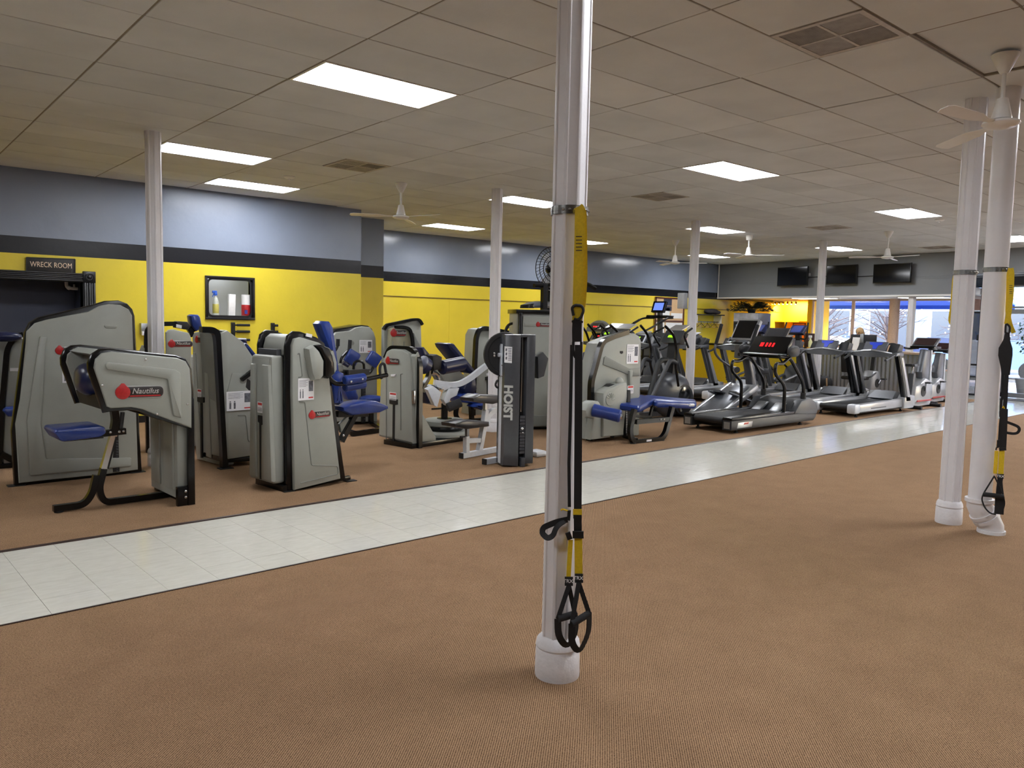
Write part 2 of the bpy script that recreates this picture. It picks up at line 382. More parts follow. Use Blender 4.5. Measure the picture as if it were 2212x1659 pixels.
for k, (key, a, j) in enumerate(cells):
    wd = rows[j+1]-rows[j]
    if k < 290:
        if j not in proto:
            m_ = MB(); m_.box((-T/2+.0011, -wd/2+.0011, -.01), (T/2-.0011, wd/2-.0011, -.004)); o = m_.build('vinyl_tile', TILE, floor, 0); proto[j] = o.data
        else:
            o = bpy.data.objects.new('vinyl_tile', proto[j]); COL.objects.link(o); o.parent = floor
        c = AI(a+T/2, (rows[j]+rows[j+1])/2); o.location = (c.x, c.y, RND.uniform(-.0003, .0003)); o.rotation_euler = (RND.uniform(-.0006, .0006), RND.uniform(-.0006, .0006), ga)
    else:
        quadbox(rest, [AI(a+.0006, rows[j]+.0006), AI(a+T-.0006, rows[j]+.0006), AI(a+T-.0006, rows[j+1]-.0006), AI(a+.0006, rows[j+1]-.0006)], -.01, -.004)
o = rest.build('vinyl_tiling', TILE, floor, 0); o['kind'] = 'stuff'
# ---------------------------------------------------------------- ceiling
GX, GY, TS = 2.70665, 5.32607, .6096
def CG(u, v): return V((GX+u*2*TS, GY+v*TS, CEIL))
U0, U1, V0, V1 = -8, 15, -20, 16
mb = MB(); mb.box((-8, -8, CEIL+.05), (21.3, 16, CEIL+.2)); ceiling = struct('ceiling', mb, pm('ceiling_plenum_board', (90, 82, 70), .9))
LIGHTS = [(0, 0), (0, 6), (1, 9), (4, 6), (5, 12), (4, 0), (8, 0), (8, 6), (12, 6), (12, 12), (8, 12), (12, 0), (-4, 0), (-4, 6), (0, -6), (4, -6), (8, -6), (12, -6), (-4, -6), (4, -12), (0, -12), (8, -12)]
VENTS = [(1.5, -5), (1.5, 5), (5, 3), (9, 3), (13, 3)]
skip = set(LIGHTS)
tl = []
for u in range(U0, U1):
    for v in range(V0, V1):
        if (u, v) in skip: continue
        c = CG(u+.5, v+.5)
        if c.x > 20.7 or c.y > 14.6 or c.x < -8 or c.y < -8: continue
        if c.x < 6.8 and c.y > 12.1: continue
        dcf = c.x*CF.x+c.y*CF.y
        q = PX(c) if dcf > .8 else (-9e3, 0, 1)
        vis = -150 < q[0] < 2360 and -120 < q[1] < 700
        tl.append((-(1e6/q[2]**2 if vis else -abs(u)-abs(v)), u, v))
tl.sort()
rest = MB(); tproto = {}
GAP = .007
def tile_mesh(half):
    if half in tproto: return tproto[half]
    a = (TS if not half else TS/2)-GAP; b = TS/2-GAP
    m_ = MB(); m_.rings([[V((x*(a+i), y*(b+i), z)) for x, y in ((-1, -1), (1, -1), (1, 1), (-1, 1))] for z, i in ((.03, 0), (.003, 0), (0, -.003))])
    o = m_.build('ceiling_tile', CTILE, None, 0); tproto[half] = o.data; bpy.data.objects.remove(o); return tproto[half]
vcells = {(math.floor(u), v): u for u, v in VENTS}
for k, (key, u, v) in enumerate(tl):
    half = (u, v) in vcells
    if k < 296 or half:
        o = bpy.data.objects.new('ceiling_tile', tile_mesh(half)); COL.objects.link(o); o.parent = ceiling
        du = .5
        if half: du = .25 if vcells[(u, v)] > u else .75
        c = CG(u+du, v+.5); dz = RND.uniform(-.0015, .002)
        if (u, v) == (2, -6): dz = .02
        o.location = (c.x, c.y, CEIL+dz); o.rotation_euler = (RND.uniform(-.003, .003), RND.uniform(-.002, .002), 0)
    else:
        c = CG(u+.5, v+.5); rest.box((c.x-TS+GAP, c.y-TS/2+GAP, CEIL), (c.x+TS-GAP, c.y+TS/2-GAP, CEIL+.02))
o = rest.build('ceiling_tiling', CTILE, ceiling, 0); o['kind'] = 'stuff'
for u in range(U0, U1+1):
    x = CG(u, 0).x
    if x > 21: continue
    mb = MB(); mb.box((x-.011, -8, CEIL+.004), (x+.011, 14.6, CEIL+.05)); mb.build('grid_bar', CGRID, ceiling, 0)
for v in range(V0, V1):
    y = CG(0, v).y
    mb = MB(); mb.box((-8, y-.011, CEIL+.0045), (21.2, y+.011, CEIL+.05)); mb.build('grid_bar', CGRID, ceiling, 0)
# light panels
LLAB = {(0, 0): 'bright recessed ceiling light panel ahead of the strapped column', (0, 6): 'recessed ceiling light panel touching the column by the dark doorway', (1, 9): 'recessed ceiling light panel nearest the framed wall window',
        (4, 6): 'recessed ceiling light panel beside the column behind the hoist machine', (5, 12): 'recessed ceiling light panel nearest the stepped wall corner', (4, 0): 'recessed ceiling light panel over the aisle between the strapped columns',
        (8, 6): 'recessed ceiling light panel beside the column among the ellipticals', (12, 6): 'recessed ceiling light panel beside the column nearest the televisions', (12, 12): 'recessed ceiling light panel nearest the corner of grey walls',
        (8, 12): 'recessed ceiling light panel near the glossy back wall above the cardio machines', (8, 0): 'recessed ceiling light panel over the aisle beyond the strapped columns', (12, 0): 'recessed ceiling light panel seen behind the white drain pipe'}
for (u, v) in LIGHTS:
    c = CG(u+.5, v+.5)
    t = thing('ceiling_light', LLAB.get((u, v), 'recessed ceiling light panel behind the viewer'), 'light', (c.x, c.y, CEIL), 'recessed ceiling light panels')
    a, b = TS-.008, TS/2-.008; k = .018
    mb = MB()
    for (x0, y0, x1, y1) in ((-a, -b, a, -b+k), (-a, b-k, a, b), (-a, -b+k, -a+k, b-k), (a-k, -b+k, a, b-k)):
        mb.box((c.x+x0, c.y+y0, CEIL-.002), (c.x+x1, c.y+y1, CEIL+.03))
    mb.build('frame', FANW, t, 0)
    mb = MB(); mb.box((c.x-a+k, c.y-b+k, CEIL+.008), (c.x+a-k, c.y+b-k, CEIL+.02)); mb.build('diffuser', LIGHTM, t, 0)
# air vents
VLAB = ['perforated square ceiling vent with four panels beside the ceiling fan', 'dark grimy ceiling vent near the framed wall window', 'dark ceiling vent beside the aisle light panel', 'dark ceiling vent beyond the second aisle light panel', 'dark ceiling vent closest to the televisions']
VFR = pm('vent_frame_paint', (186, 178, 168), .5, var=.1); VSL = pm('vent_slat_paint', (156, 148, 140), .5, var=.15, scale=12); VDK = pm('vent_grime', (58, 55, 50), .8, var=.3, scale=8)
for k, (u, v) in enumerate(VENTS):
    c = CG(u+.25, v+.5); h = TS/2-.008
    t = thing('ceiling_vent', VLAB[k], 'vent', (c.x, c.y, CEIL), 'ceiling air vents')
    mb = MB()
    for (x0, y0, x1, y1) in ((-h, -h, h, -h+.035), (-h, h-.035, h, h), (-h, -h+.035, -h+.035, h-.035), (h-.035, -h+.035, h, h-.035)): mb.box((c.x+x0, c.y+y0, CEIL-.004), (c.x+x1, c.y+y1, CEIL+.02))
    mb.build('frame', VFR, t, 0)
    mb = MB(); mb.box((c.x-h+.03, c.y-h+.03, CEIL+.02), (c.x+h-.03, c.y+h-.03, CEIL+.025)); mb.build('backing', VDK, t, 0)
    mb = MB(); mb.box((c.x-.009, c.y-h+.035, CEIL-.003), (c.x+.009, c.y+h-.035, CEIL+.012)); mb.box((c.x-h+.035, c.y-.009, CEIL-.003), (c.x+h-.035, c.y+.009, CEIL+.012)); mb.build('cross_bar', VFR, t, 0)
    for qx in (0, 1):
        for qy in (0, 1):
            x0 = c.x-h+.035 if qx == 0 else c.x+.009; x1 = x0+h-.044; y0 = c.y-h+.035 if qy == 0 else c.y+.009; y1 = y0+h-.044
            mb = MB(); n = 24 if k == 0 else 10
            op = .45 if (qx+qy) % 2 else .75
            if k and (qx, qy) == (1, 0) : op = .25
            for i in range(n):
                xx = x0+(i+.5)*(x1-x0)/n; wd = (x1-x0)/n*op/2
                mb.box((xx-wd, y0, CEIL+.0), (xx+wd, y1, CEIL+.006))
            mb.build('louvre_panel', VSL, t, 0)
# smoke / sprinkler discs
for k, (x, y, lab) in enumerate(((625, 381, 'small white smoke detector on ceiling near the framed wall window'), (2030, 474, 'small white smoke detector on ceiling beyond the strapped column'), (1690, 548, 'small white smoke detector on ceiling near the televisions'))):
    c = AT(x, y, CEIL); t = MB(); t.lathe([(.075, 0), (.075, -.012), (.05, -.03), (.02, -.035)], 18, Matrix.Translation(c)); t.lathe([(.018, -.035), (.018, -.05), (.005, -.053)], 10, Matrix.Translation(c))
    tag(t.build('smoke_detector', FANW), lab, 'smoke detector', 'smoke detectors')
# ---------------------------------------------------------------- walls
WY = 12.1
def wallbox(name, a, b, m): mb = MB(); mb.box(a, b); return struct(name, mb, m, None, 0)
DX0, DX1, DZ = .62, 2.53, 1.99          # dark doorway
WX0, WX1, WZ0, WZ1 = 4.22, 4.915, 1.545, 2.135   # framed window
mb = MB()
mb.box((-8, WY, -.01), (DX0, WY+.15, CEIL+.05)); mb.box((DX1, WY, -.01), (WX0, WY+.15, CEIL+.05)); mb.box((WX1, WY, -.01), (6.84, WY+.15, CEIL+.05))
mb.box((DX0, WY, DZ), (DX1, WY+.15, CEIL+.05)); mb.box((WX0, WY, -.01), (WX1, WY+.15, WZ0)); mb.box((WX0, WY, WZ1), (WX1, WY+.15, CEIL+.05))
wall_left = struct('wall_left', mb, WALLM, None, 0)
wallbox('wall_pier', (6.6, 13.0, -.01), (7.83, 14.5, CEIL+.05), WALLM)
wall_back = wallbox('wall_back', (7.6, 14.5, -.01), (24.6, 14.65, CEIL+.05), WALLG)
wallbox('wall_left_return', (6.69, 12.25, -.01), (6.84, 13.2, CEIL+.05), WALLM)
wallbox('wall_rear', (-8.15, -8, -.01), (-8, 14.5, CEIL+.05), GREYW)
wallbox('wall_right', (-8, -8.15, -.01), (24.6, -8, CEIL+.05), GREYW)
# yellow panelling on the back wall
mb = MB(); mb.box((8.0, 14.478, 2.06), (17.58, 14.5, 2.35)); mb.box((19.0, 14.478, 2.06), (24.2, 14.5, 2.35)); struct('trim_1', mb, YELW)
xs = [8.0, 10.44, 12.88, 15.32, 17.58]
for a, b in zip(xs, xs[1:]):
    mb = MB(); mb.box((a+.002, 14.486, .1), (b-.002, 14.5, 2.045)); mb.build('wall_panel', YELW, wall_back, 0)
mb = MB(); mb.box((19.0, 14.486, .1), (24.2, 14.5, 2.045)); mb.build('wall_panel', YELW, wall_back, 0)
mb = MB(); mb.box((8.0, 14.478, 0), (24.2, 14.5, .1)); o = struct('baseboard_back', mb, TRIMB)
mb = MB(); mb.box((2.7, WY-.012, 0), (6.84, WY, .1)); o = struct('baseboard_left', mb, TRIMB)
mb = MB(); mb.box((8.0, 14.470, 2.040), (17.58, 14.5, 2.060)); mb.box((19.0, 14.470, 2.040), (24.2, 14.5, 2.060)); struct('trim_5', mb, pm('dark_mustard_line', (120, 98, 26), .4), None, 0)
# front soffit above the lobby opening (slightly off square), carrying the televisions
def FX(y): return 20.62+(y-14.5)*.094
fs = Fr((FX(14.5), 14.5), (FX(-8), -8))
mb = MB(); mb.plate(fs, [(0, 2.40), (7.35, 2.40), (7.35, 2.89), (22.6, 2.89), (22.6, CEIL+.05), (0, CEIL+.05)], -.2, 0); wall_front = struct('wall_front', mb, GREYW, None, 0)
mb = MB(); mb.plate(fs, [(0, 2.385), (7.35, 2.385), (7.35, 2.425), (0, 2.425)], -.02, .02); struct('trim_2', mb, FANW, None, 0)
for z in (2.80, 2.86):
    mb = MB(); mb.plate(fs, [(0, z), (22, z), (22, z+.015), (0, z+.015)], 0, .012); struct('trim_3', mb, GREYW, None, 0)
# ---------------------------------------------------------------- doorway with fluted black casing, dark room behind
def openroom(name, x0, x1, z0, z1, depth, m):
    mb = MB(); y = WY+.15
    mb.box((x0-.02, y+depth, z0-.02), (x1+.02, y+depth+.03, z1+.02)); mb.box((x0-.05, y, z0-.02), (x0-.02, y+depth, z1+.02)); mb.box((x1+.02, y, z0-.02), (x1+.05, y+depth, z1+.02))
    mb.box((x0-.05, y, z1+.02), (x1+.05, y+depth, z1+.05)); mb.box((x0-.05, y, z0-.05), (x1+.05, y+depth, z0-.02)); return struct(name, mb, m, None, 0)
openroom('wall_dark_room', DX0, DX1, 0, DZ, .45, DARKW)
door = MB(); 
for k in range(5):
    x = DX1+.012+k*.029; door.box((x, WY-.03-(.012 if k % 2 == 0 else 0), 0), (x+.024, WY+.02, DZ+.005), None, .004); x = DX0-.012-k*.029; door.box((x-.024, WY-.03-(.012 if k % 2 == 0 else 0), 0), (x, WY+.02, DZ+.005), None, .004)
    z = DZ+.005+k*.023; door.box((DX0, WY-.03-(.012 if k % 2 == 0 else 0), z), (DX1, WY+.02, z+.019), None, .004)
door.box((DX1, WY-.02, 0), (DX1+.155, WY+.15, DZ+.01)); door.box((DX0-.155, WY-.02, 0), (DX0, WY+.15, DZ+.01)); door.box((DX0, WY-.02, DZ), (DX1, WY+.15, DZ+.12))
door1 = struct('door_1', door, TRIMB)
for x in (DX1+.0, DX0-.155):
    mb = MB(); mb.box((x, WY-.05, DZ-.005), (x+.155, WY+.02, DZ+.15), None, .006)
    mm = Matrix.Translation((x+.0775, WY-.05, DZ+.072)) @ Matrix.Rotation(math.pi/2, 4, 'X')
    mb.lathe([(.06, 0), (.06, .012), (.05, .014), (.045, .004), (.028, .004), (.022, .018), (.004, .022)], 20, mm); mb.build('rosette_block', TRIMB, door1)
# white drain pipe inside the dark room
P = lambda x, y: ONY(x, y, WY+.4)
mb = MB(); mb.tube(fillet([P(143, 609), P(144, 622), P(182, 625)], .04), .022, 10); mb.tube([P(160, 614), P(160, 622)], .014, 8); mb.tube([P(146, 620.5), P(151, 622.6)], .03, 10)
mb.tube([P(182, 625), P(190, 625.4)], .022, 10)
tag(mb.build('drain_pipe', FANW), 'white elbowed pipe inside the dark doorway', 'pipe')
# sign
fw = Fr((0, WY), (1, WY))
t = thing('room_sign', 'black wooden sign reading WRECK ROOM above the dark doorway', 'sign', ONY(110, 586, WY-.02))
mb = MB(); pts = fw.pxs([(57, 587), (57, 556), (162, 560), (162, 591)], .03); mb.plate(fw, pts, 0, .03, .006); mb.build('board', pm('sign_board_black', (30, 28, 28), .5, var=.3, scale=25, bump=.2), t)
mb = MB(); i1 = inset(pts, -.004); fr_ = []
for k in range(4):
    a, b = pts[k], pts[(k+1) % 4]; mb.bar(fw.w(a[0], a[1], .03), fw.w(b[0], b[1], .03), .012, .012)
mb.build('moulding', TRIMB, t)
mk = fw.mat(2.155, 2.197, .031)
text('lettering', 'WRECK ROOM', .098, pm('sign_lettering_tan', (226, 204, 176), .6), t, mk, .001, sx=.74)
# framed window to the office
openroom('wall_office', WX0-.3, WX1+.3, WZ0, WZ1+.25, .55, OFFW)
mb = MB()
for a, b in (((WX0-.035, WZ0-.035), (WX1+.035, WZ0+.0)), ((WX0-.035, WZ1), (WX1+.035, WZ1+.035)), ((WX0-.035, WZ0), (WX0, WZ1)), ((WX1, WZ0), (WX1+.035, WZ1))): mb.box((a[0], WY-.03, a[1]), (b[0], WY+.15, b[1]), None, .004)
win1 = struct('window_1', mb, TRIMB)
mb = MB(); hp = [V(p) for p in ((WX0, WZ0), (WX1, WZ0), (WX1, WZ1), (WX0, WZ1))]
ri = roundpoly([(WX0+.022, WZ0+.03), (WX1-.022, WZ0+.03), (WX1-.022, WZ1-.02), (WX0+.022, WZ1-.02)], .07, 5); ro = [(min(max(x*1.0, WX0), WX1), z) for x, z in ri]
cx, cz = (WX0+WX1)/2, (WZ0+WZ1)/2
ro = [(WX0 if x < cx else WX1, z) if abs(x-cx)/(WX1-WX0) > abs(z-cz)/(WZ1-WZ0) else (x, WZ0 if z < cz else WZ1) for x, z in ri]
n = len(ri); vs = []
for y in (WY-.005, WY+.03):
    vs += [V((x, y, z)) for x, z in ro]+[V((x, y, z)) for x, z in ri]
fsq = []
for k in range(n):
    j = (k+1) % n
    fsq += [(k, j, n+j, n+k), (2*n+k, 2*n+j, 3*n+j, 3*n+k), (n+k, n+j, 3*n+j, 3*n+k)]
mb.add(vs, fsq); mb.build('inner_casing', TRIMB, win1)
mb = MB(); mb.box((WX0, WY+.03, WZ0-.0), (WX1, WY+.14, WZ0+.03)); mb.build('sill', OFFW, win1)
mb = MB(); mb.box(((WX0+WX1)/2-.2, WY+.35, WZ1+.24), ((WX0+WX1)/2+.2, WY+.55, WZ1+.26)); ol = mb.build('ceiling_light', emission('office_fill_panel', (240, 245, 255), 9)); tag(ol, 'unseen light panel added to brighten the office behind the framed window', 'light')  # unseen glowing panel, added above the opening to brighten the office recess
sz = WZ0+.03; yy = WY+.09
def gx(px, py): return ONY(px, py, yy).x
x = gx(466, 670); t = thing('spray_bottle', 'spray bottle with blue trigger and yellow liquid on the window sill', 'bottle', (x, yy, sz))
mb = MB(); Mx = Matrix.Translation((x, yy, sz)); mb.lathe([(.0, 0), (.043, 0), (.047, .01), (.047, .2), (.03, .26), (.015, .285), (.015, .305)], 16, Mx); mb.build('bottle', pm('cloudy_plastic', (196, 200, 190), .3), t)
mb = MB(); mb.lathe([(.0475, .03), (.048, .031), (.048, .17), (.0475, .171)], 16, Mx); mb.build('bottle_label', pm('yellow_fluid', (190, 180, 90), .35), t)
mb = MB(); mb.box((x-.022, yy-.02, sz+.30), (x+.022, yy+.02, sz+.345), None, .008); mb.box((x-.05, yy-.014, sz+.335), (x+.02, yy+.014, sz+.375), None, .006); mb.bar((x-.03, yy, sz+.33), (x-.045, yy, sz+.28), .012, .01); mb.build('trigger_head', pm('blue_plastic', (40, 90, 190), .35), t)
x = gx(491, 670)
mb = MB(); mb.box((x-.055, yy-.03, sz), (x+.05, yy+.03, sz+.33), Matrix.Translation((x, yy, 0)) @ Matrix.Rotation(.04, 4, 'Y') @ Matrix.Translation((-x, -yy, 0)), .006); tag(mb.build('paper_stack', PAPER), 'white paper stack on the window sill', 'paper')
x = gx(531, 670); t = thing('paper_towel_roll', 'paper towel roll with red wrapper on the window sill', 'paper towel', (x, yy, sz)); Mx = Matrix.Translation((x, yy, sz))
mb = MB(); mb.lathe([(.065, .001), (.065, .33), (.02, .331), (.02, .1)], 18, Mx); mb.build('roll', PAPER, t)
mb = MB(); mb.lathe([(.0665, .002), (.0675, .004), (.0675, .17), (.0665, .172)], 18, Mx); mb.build('wrapper', RED, t)
mb = MB(); mb.box((x-.045, yy-.069, sz+.03), (x+.0, yy-.06, sz+.09)); mb.build('wrapper_print', pm('blue_print', (50, 60, 140), .5), t)
# bar handles hanging on the wall
for px_, z0, lab in ((504, 1.06, 'black wall rack with paired handles under the framed window'), (590, 1.0, 'black wall rack post right of the paired handles')):
    c = ONY(px_, 700, WY-.03); t = thing('handle_rack', lab, 'rack', (c.x, WY, z0)); mb = MB(); mb.box((c.x-.03, WY-.03, z0), (c.x+.03, WY, 1.47), None, .004); mb.build('post', BLKM, t)
    for z in (1.43, 1.33, 1.2):
        e = c.x+(.25 if px_ < 550 else .07)
        mb = MB(); mb.tube([(c.x, WY-.05, z), (e, WY-.05, z)], .012, 8); mb.tube([(c.x+.05, WY-.05, z), (e, WY-.05, z)] if px_ < 550 else [(c.x+.03, WY-.05, z), (e, WY-.05, z)], .02, 10); mb.box((c.x-.02, WY-.06, z-.02), (c.x+.02, WY-.03, z+.02)); mb.build('handle', FOAM, t)
# spray dispenser bracket left of the column
t = thing('wall_dispenser', 'small metal dispenser fixed on the yellow wall behind the column', 'dispenser', ONY(309, 740, WY-.02)); zz = Z(0, 640, 320, 1264)
mb = MB(); mb.plate(fw, fw.pxs(zz((1205, 230), (1290, 232), (1290, 325), (1205, 325)), .08), 0, .08, .006); mb.build('body', STEEL, t)
mb = MB(); mb.plate(fw, fw.pxs(zz((1212, 300), (1262, 302), (1262, 335), (1212, 333)), .11), .08, .11, .004); mb.build('spout', WHITE, t)
# ---------------------------------------------------------------- columns
def col_section(r):
    pts = []
    for k in range(8):
        for d, rr in ((-5, 1.06), (0, 1.075), (5, 1.06), (8, .985), (22.5, .955), (37, .985)):
            a = math.radians(k*45+d+22.5); pts.append((r*rr*math.cos(a), r*rr*math.sin(a)))
    return pts
def column(x, y, r, lab, top=CEIL+.02, base=True, rot=0, m=None):
    t = thing('column', lab, 'column', (x, y, 0), 'white steel columns'); se = col_section(r); c, s_ = math.cos(rot), math.sin(rot)
    mb = MB(); mb.rings([[V((x+a*c-b*s_, y+a*s_+b*c, z)) for a, b in se] for z in (.0, .6, 1.4, top)]); mb.build('shaft', m or COLW, t, 24)
    if base:
        mb = MB(); b = .1; mb.lathe([(b, 0), (b+.002, .02), (b, .125), (b-.006, .133), (b+.001, .142), (b-.004, .168), (r*1.12, .185), (r*1.05, .19)], 28, Matrix.Translation((x, y, 0))); mb.build('base_collar', pm('base_collar_paint', (230, 229, 232), .4, var=.05, scale=14, bump=.5, bscale=26), t)
    return t
C_main = (2.415, 2.475)
c0 = column(*C_main, .072, 'white fluted column with a suspension strap hanging on it, beside the vinyl aisle', rot=.12)
column(2.47, 8.60, .075, 'white fluted column behind the curl machine near the dark doorway', rot=.3)
column(7.06, 8.69, .075, 'white fluted column behind the hoist machine', rot=.3)
column(11.66, 8.72, .075, 'white fluted column among the elliptical trainers', rot=.3)
column(16.05, 8.66, .075, 'white fluted column behind the treadmills closest to the reception desk', rot=.3)
column(20.22, 8.50, .085, 'white column at the lobby opening with a grey painted upper part', top=2.39, rot=.3)
mb = MB(); mb.rings([[V((20.22+a, 8.5+b, z)) for a, b in col_section(.088)] for z in (2.39, CEIL+.02)]); tag(mb.build('column_casing', COLG), 'grey painted column top rising past the televisions', 'column')
C_r1 = (6.935, 2.515)
c1 = column(*C_r1, .078, 'white fluted column beside the drain pipe, its strap hanging on the far side', rot=.2)
# the drain pipe with an elbow at its foot
C_p = (6.79, 2.245)
t = thing('drain_pipe', 'white round drain pipe with a double elbow at its foot and a suspension strap', 'pipe', (C_p[0], C_p[1], 0)); x, y = C_p
mb = MB(); mb.lathe([(.083, .27), (.083, CEIL+.02)], 28, Matrix.Translation((x, y, 0))); mb.build('shaft', COLW, t)
rv = V((CR.x, CR.y, 0)).normalized()
cen = V((x, y, 0)); 
path = [cen+V((0, 0, .27)), cen+V((0, 0, .22)), cen+rv*.03+V((0, 0, .16)), cen+rv*.075+V((0, 0, .105)), cen+rv*.105+V((0, 0, .05)), cen+rv*.11]
mb = MB(); mb.tube(path, .09, 24, up=rv); mb.build('elbow', COLW, t)
for p_, d_, rr in ((cen+V((0, 0, .262)), V((0, 0, 1)), .104), (cen+rv*.035+V((0, 0, .155)), V((-.55, 0, .83)), .1), (cen+rv*.062+V((0, 0, .118)), V((-.55, 0, .83)), .099), (cen+rv*.108+V((0, 0, .012)), V((0, 0, 1)), .1)):
    dd = (rv*d_.x+V((0, 0, d_.z))).normalized(); mb = MB(); mb.tube([p_-dd*.014, p_+dd*.014], rr, 24, up=rv if abs(dd.z) > .99 else (0, 0, 1)); mb.build('hub_ring', COLW, t)
# hose-clamp bands
def zon(px_, py_, c): d = ray(px_, py_); return CAMH+d.z*math.hypot(*c)/math.hypot(d.x, d.y)
CL = {}
for key, c, r, p_, par, lab in (('m', C_main, .079, (1222, 457), c0, 'main'), ('r', C_r1, .086, (2088, 589), c1, 'r'), ('p', C_p, .0855, (2165, 583), t, 'p')):
    z = zon(*p_, c); CL[key] = z; M_ = Matrix.Translation((c[0], c[1], z))
    mb = MB(); mb.lathe([(r-.004, -.018), (r+.002, -.018), (r+.002, .018), (r-.004, .018)], 30, M_); mb.build('clamp_band', CLAMP, par)
    mb = MB(); mb.lathe([(r+.001, -.005), (r+.0035, -.005), (r+.0035, .005), (r+.001, .005)], 30, M_)
    for k in range(7):
        a = 3.6+k*.35; q = V((c[0]+math.cos(a)*(r+.003), c[1]+math.sin(a)*(r+.003), z)); mb.ball(q, .008, .008, .006, None, 8, 5)
    mb.build('clamp_screw', CLAMP, par)
# ---------------------------------------------------------------- suspension straps
def viewframe(c, off, side=0):
    g = V((c[0], c[1], 0)); r_ = V((CR.x, CR.y, 0)).normalized(); tw = -V((c[0], c[1], 0)).normalized()
    r_ = V((-tw.y, tw.x, 0)); o = g+tw*off+r_*side
    return Fr(o-r_*0, o+r_)
def ribbon(mb, fr, pts, w, n=0, th=.003, rnd=.0):
    path = [fr.w(*fr.px(p[0], p[1], n+(p[2] if len(p) > 2 else 0)), n+(p[2] if len(p) > 2 else 0)) for p in pts]
    if rnd: path = fillet(path, rnd)
    return mb.rect(path, w, th, up=fr.n)
f = viewframe(C_main, .085)
t = thing('suspension_strap', 'yellow and black suspension strap with foam handles hanging on the near fluted column', 'suspension strap', f.w(.04, .25, 0), 'suspension straps')
m1 = Z(1140, 400, 180, 830); m2 = Z(1140, 1060, 180, 679)
mb = MB(); ribbon(mb, f, m1((505, 213), (518, 240), (515, 500), (503, 900), (495, 1200), (492, 1345)), .041, .012, rnd=.03); ribbon(mb, f, m1((505, 213), (545, 260), (552, 500), (556, 900), (540, 1190), (500, 1345)), .034, -.02, rnd=.03); mb.build('anchor_loop', YEL, t)
mb = MB()
for y in (512, 547, 582, 616, 650): ribbon(mb, f, m1((510, y-4), (510, y+4)), .026, .0145, .001)
mb.build('tick_mark', INK, t)
mb = MB(); q = lambda pts, n=.02: [f.w(*f.px(a, b, n), n) for a, b in pts]
mb.tube(fillet(q(m1((455, 1300), (440, 1220), (470, 1195), (540, 1200), (558, 1245), (530, 1320), (500, 1345), (460, 1330))), .02), .006, 8, closed=False); mb.build('carabiner', BLKM, t)
mb = MB(); ribbon(mb, f, m1((492, 1345), (488, 1440), (490, 1560)), .04, .014, .014); ribbon(mb, f, m1((495, 1350), (494, 1370)), .048, .014, .02); mb.build('strap_keeper', BLKM, t)
mb = MB(); mb.tube(fillet(q(m1((455, 1560), (450, 1640), (465, 1700), (500, 1750), (530, 1700), (535, 1560)), .012), .02), .006, 8); mb.build('equalizer_loop', STRAP, t)
for pts, w_, n_ in (([(1235, 745), (1232, 900), (1229, 1000), (1230, 1095)], .014, .012), ([(1250, 745), (1249, 950), (1248, 1100)], .033, .018)): mb = MB(); ribbon(mb, f, pts, w_, n_, .004); mb.build('main_strap', STRAP, t)
mb = MB(); ribbon(mb, f, m2((405, 150), (405, 200)), .038, .022, .008); mb.build('adjuster_tab', YEL, t)
mb = MB(); ribbon(mb, f, m2((405, 195), (405, 225)), .036, .022, .01); ribbon(mb, f, m2((407, 225), (408, 350)), .034, .02, .006); mb.rect(q(m2((365, 358), (455, 358)), .03), .03, .014, up=f.n); ribbon(mb, f, m2((338, 160), (332, 240)), .014, .02, .016); mb.rect(q(m2((325, 340), (345, 395)), .02), .022, .012, up=f.n); mb.build('cam_buckle', BLKM, t)
mb = MB(); lp = [f.w(*f.px(a, b, n), n) for (a, b), n in zip(m2((325, 235), (230, 255), (125, 300), (115, 345), (160, 390), (205, 370), (235, 290), (300, 248)), (.02, .03, .045, .05, .055, .055, .05, .03))]
mb.rect(fillet(lp, .03), .003, .026, up=(0, 0, 1)); mb.build('foot_tab', STRAP, t)
mb = MB(); mb.tube(q(m2((270, 160), (285, 150), (310, 158), (330, 165)), .02), .004, 6); mb.build('cord_knot', YEL, t)
mb = MB(); ribbon(mb, f, m2((350, 400), (345, 480), (338, 600), (332, 710)), .02, .016, .003); ribbon(mb, f, m2((412, 375), (415, 690)), .034, .022, .004); mb.build('lower_webbing', YEL, t)
for (cx_, cz_, n_) in ((335, 738, .022), (417, 713, .028)):
    mb = MB(); ribbon(mb, f, m2((cx_, cz_-36), (cx_, cz_+36)), .036, n_, .006); lo = mb.build('label_sleeve', STRAP, t)
    a_, z_ = f.px(*m2((cx_-6 if cx_ < 400 else cx_-5, cz_))[0], n_+.004); text('lettering', 'TRX', .022, WHITE, lo, f.mat(a_, z_, n_+.004), .0006, bold=.0004)
def handle(zf, apex, gl, gr, bot, n, wv=.03, tp=STRAP):
    mb = MB(); g0 = f.w(*f.px(*gl, n+.03), n+.03); g1 = f.w(*f.px(*gr, n-.01), n-.01); ap = f.w(*f.px(*apex, n), n); b_ = f.w(*f.px(*bot, n), n)
    mb.rect(fillet([ap, ap+(g0-ap)*.5, g0], .05), .005, wv*.9, up=(0, 0, 1)) if False else None
    mb.rect([ap, ap.lerp(g0, .5), g0], .02, .004, up=f.n); mb.rect([ap, ap.lerp(g1, .5), g1], .02, .004, up=f.n)
    mid = b_; l1 = g0.lerp(b_, .55)+(g0-g1).normalized()*.025; l2 = g1.lerp(b_, .55)+(g1-g0).normalized()*.03
    mb.rect(fillet([g0, l1, mid, l2, g1], .08), .03, .004, up=f.n); mb.build('handle_loop', tp, t)
    mb = MB(); mb.tube([g0, g0.lerp(g1, .05), g0.lerp(g1, .95), g1], .0155, 12); mb.build('foam_grip', FOAM, t)
P2 = lambda a, b: m2((a, b))[0]
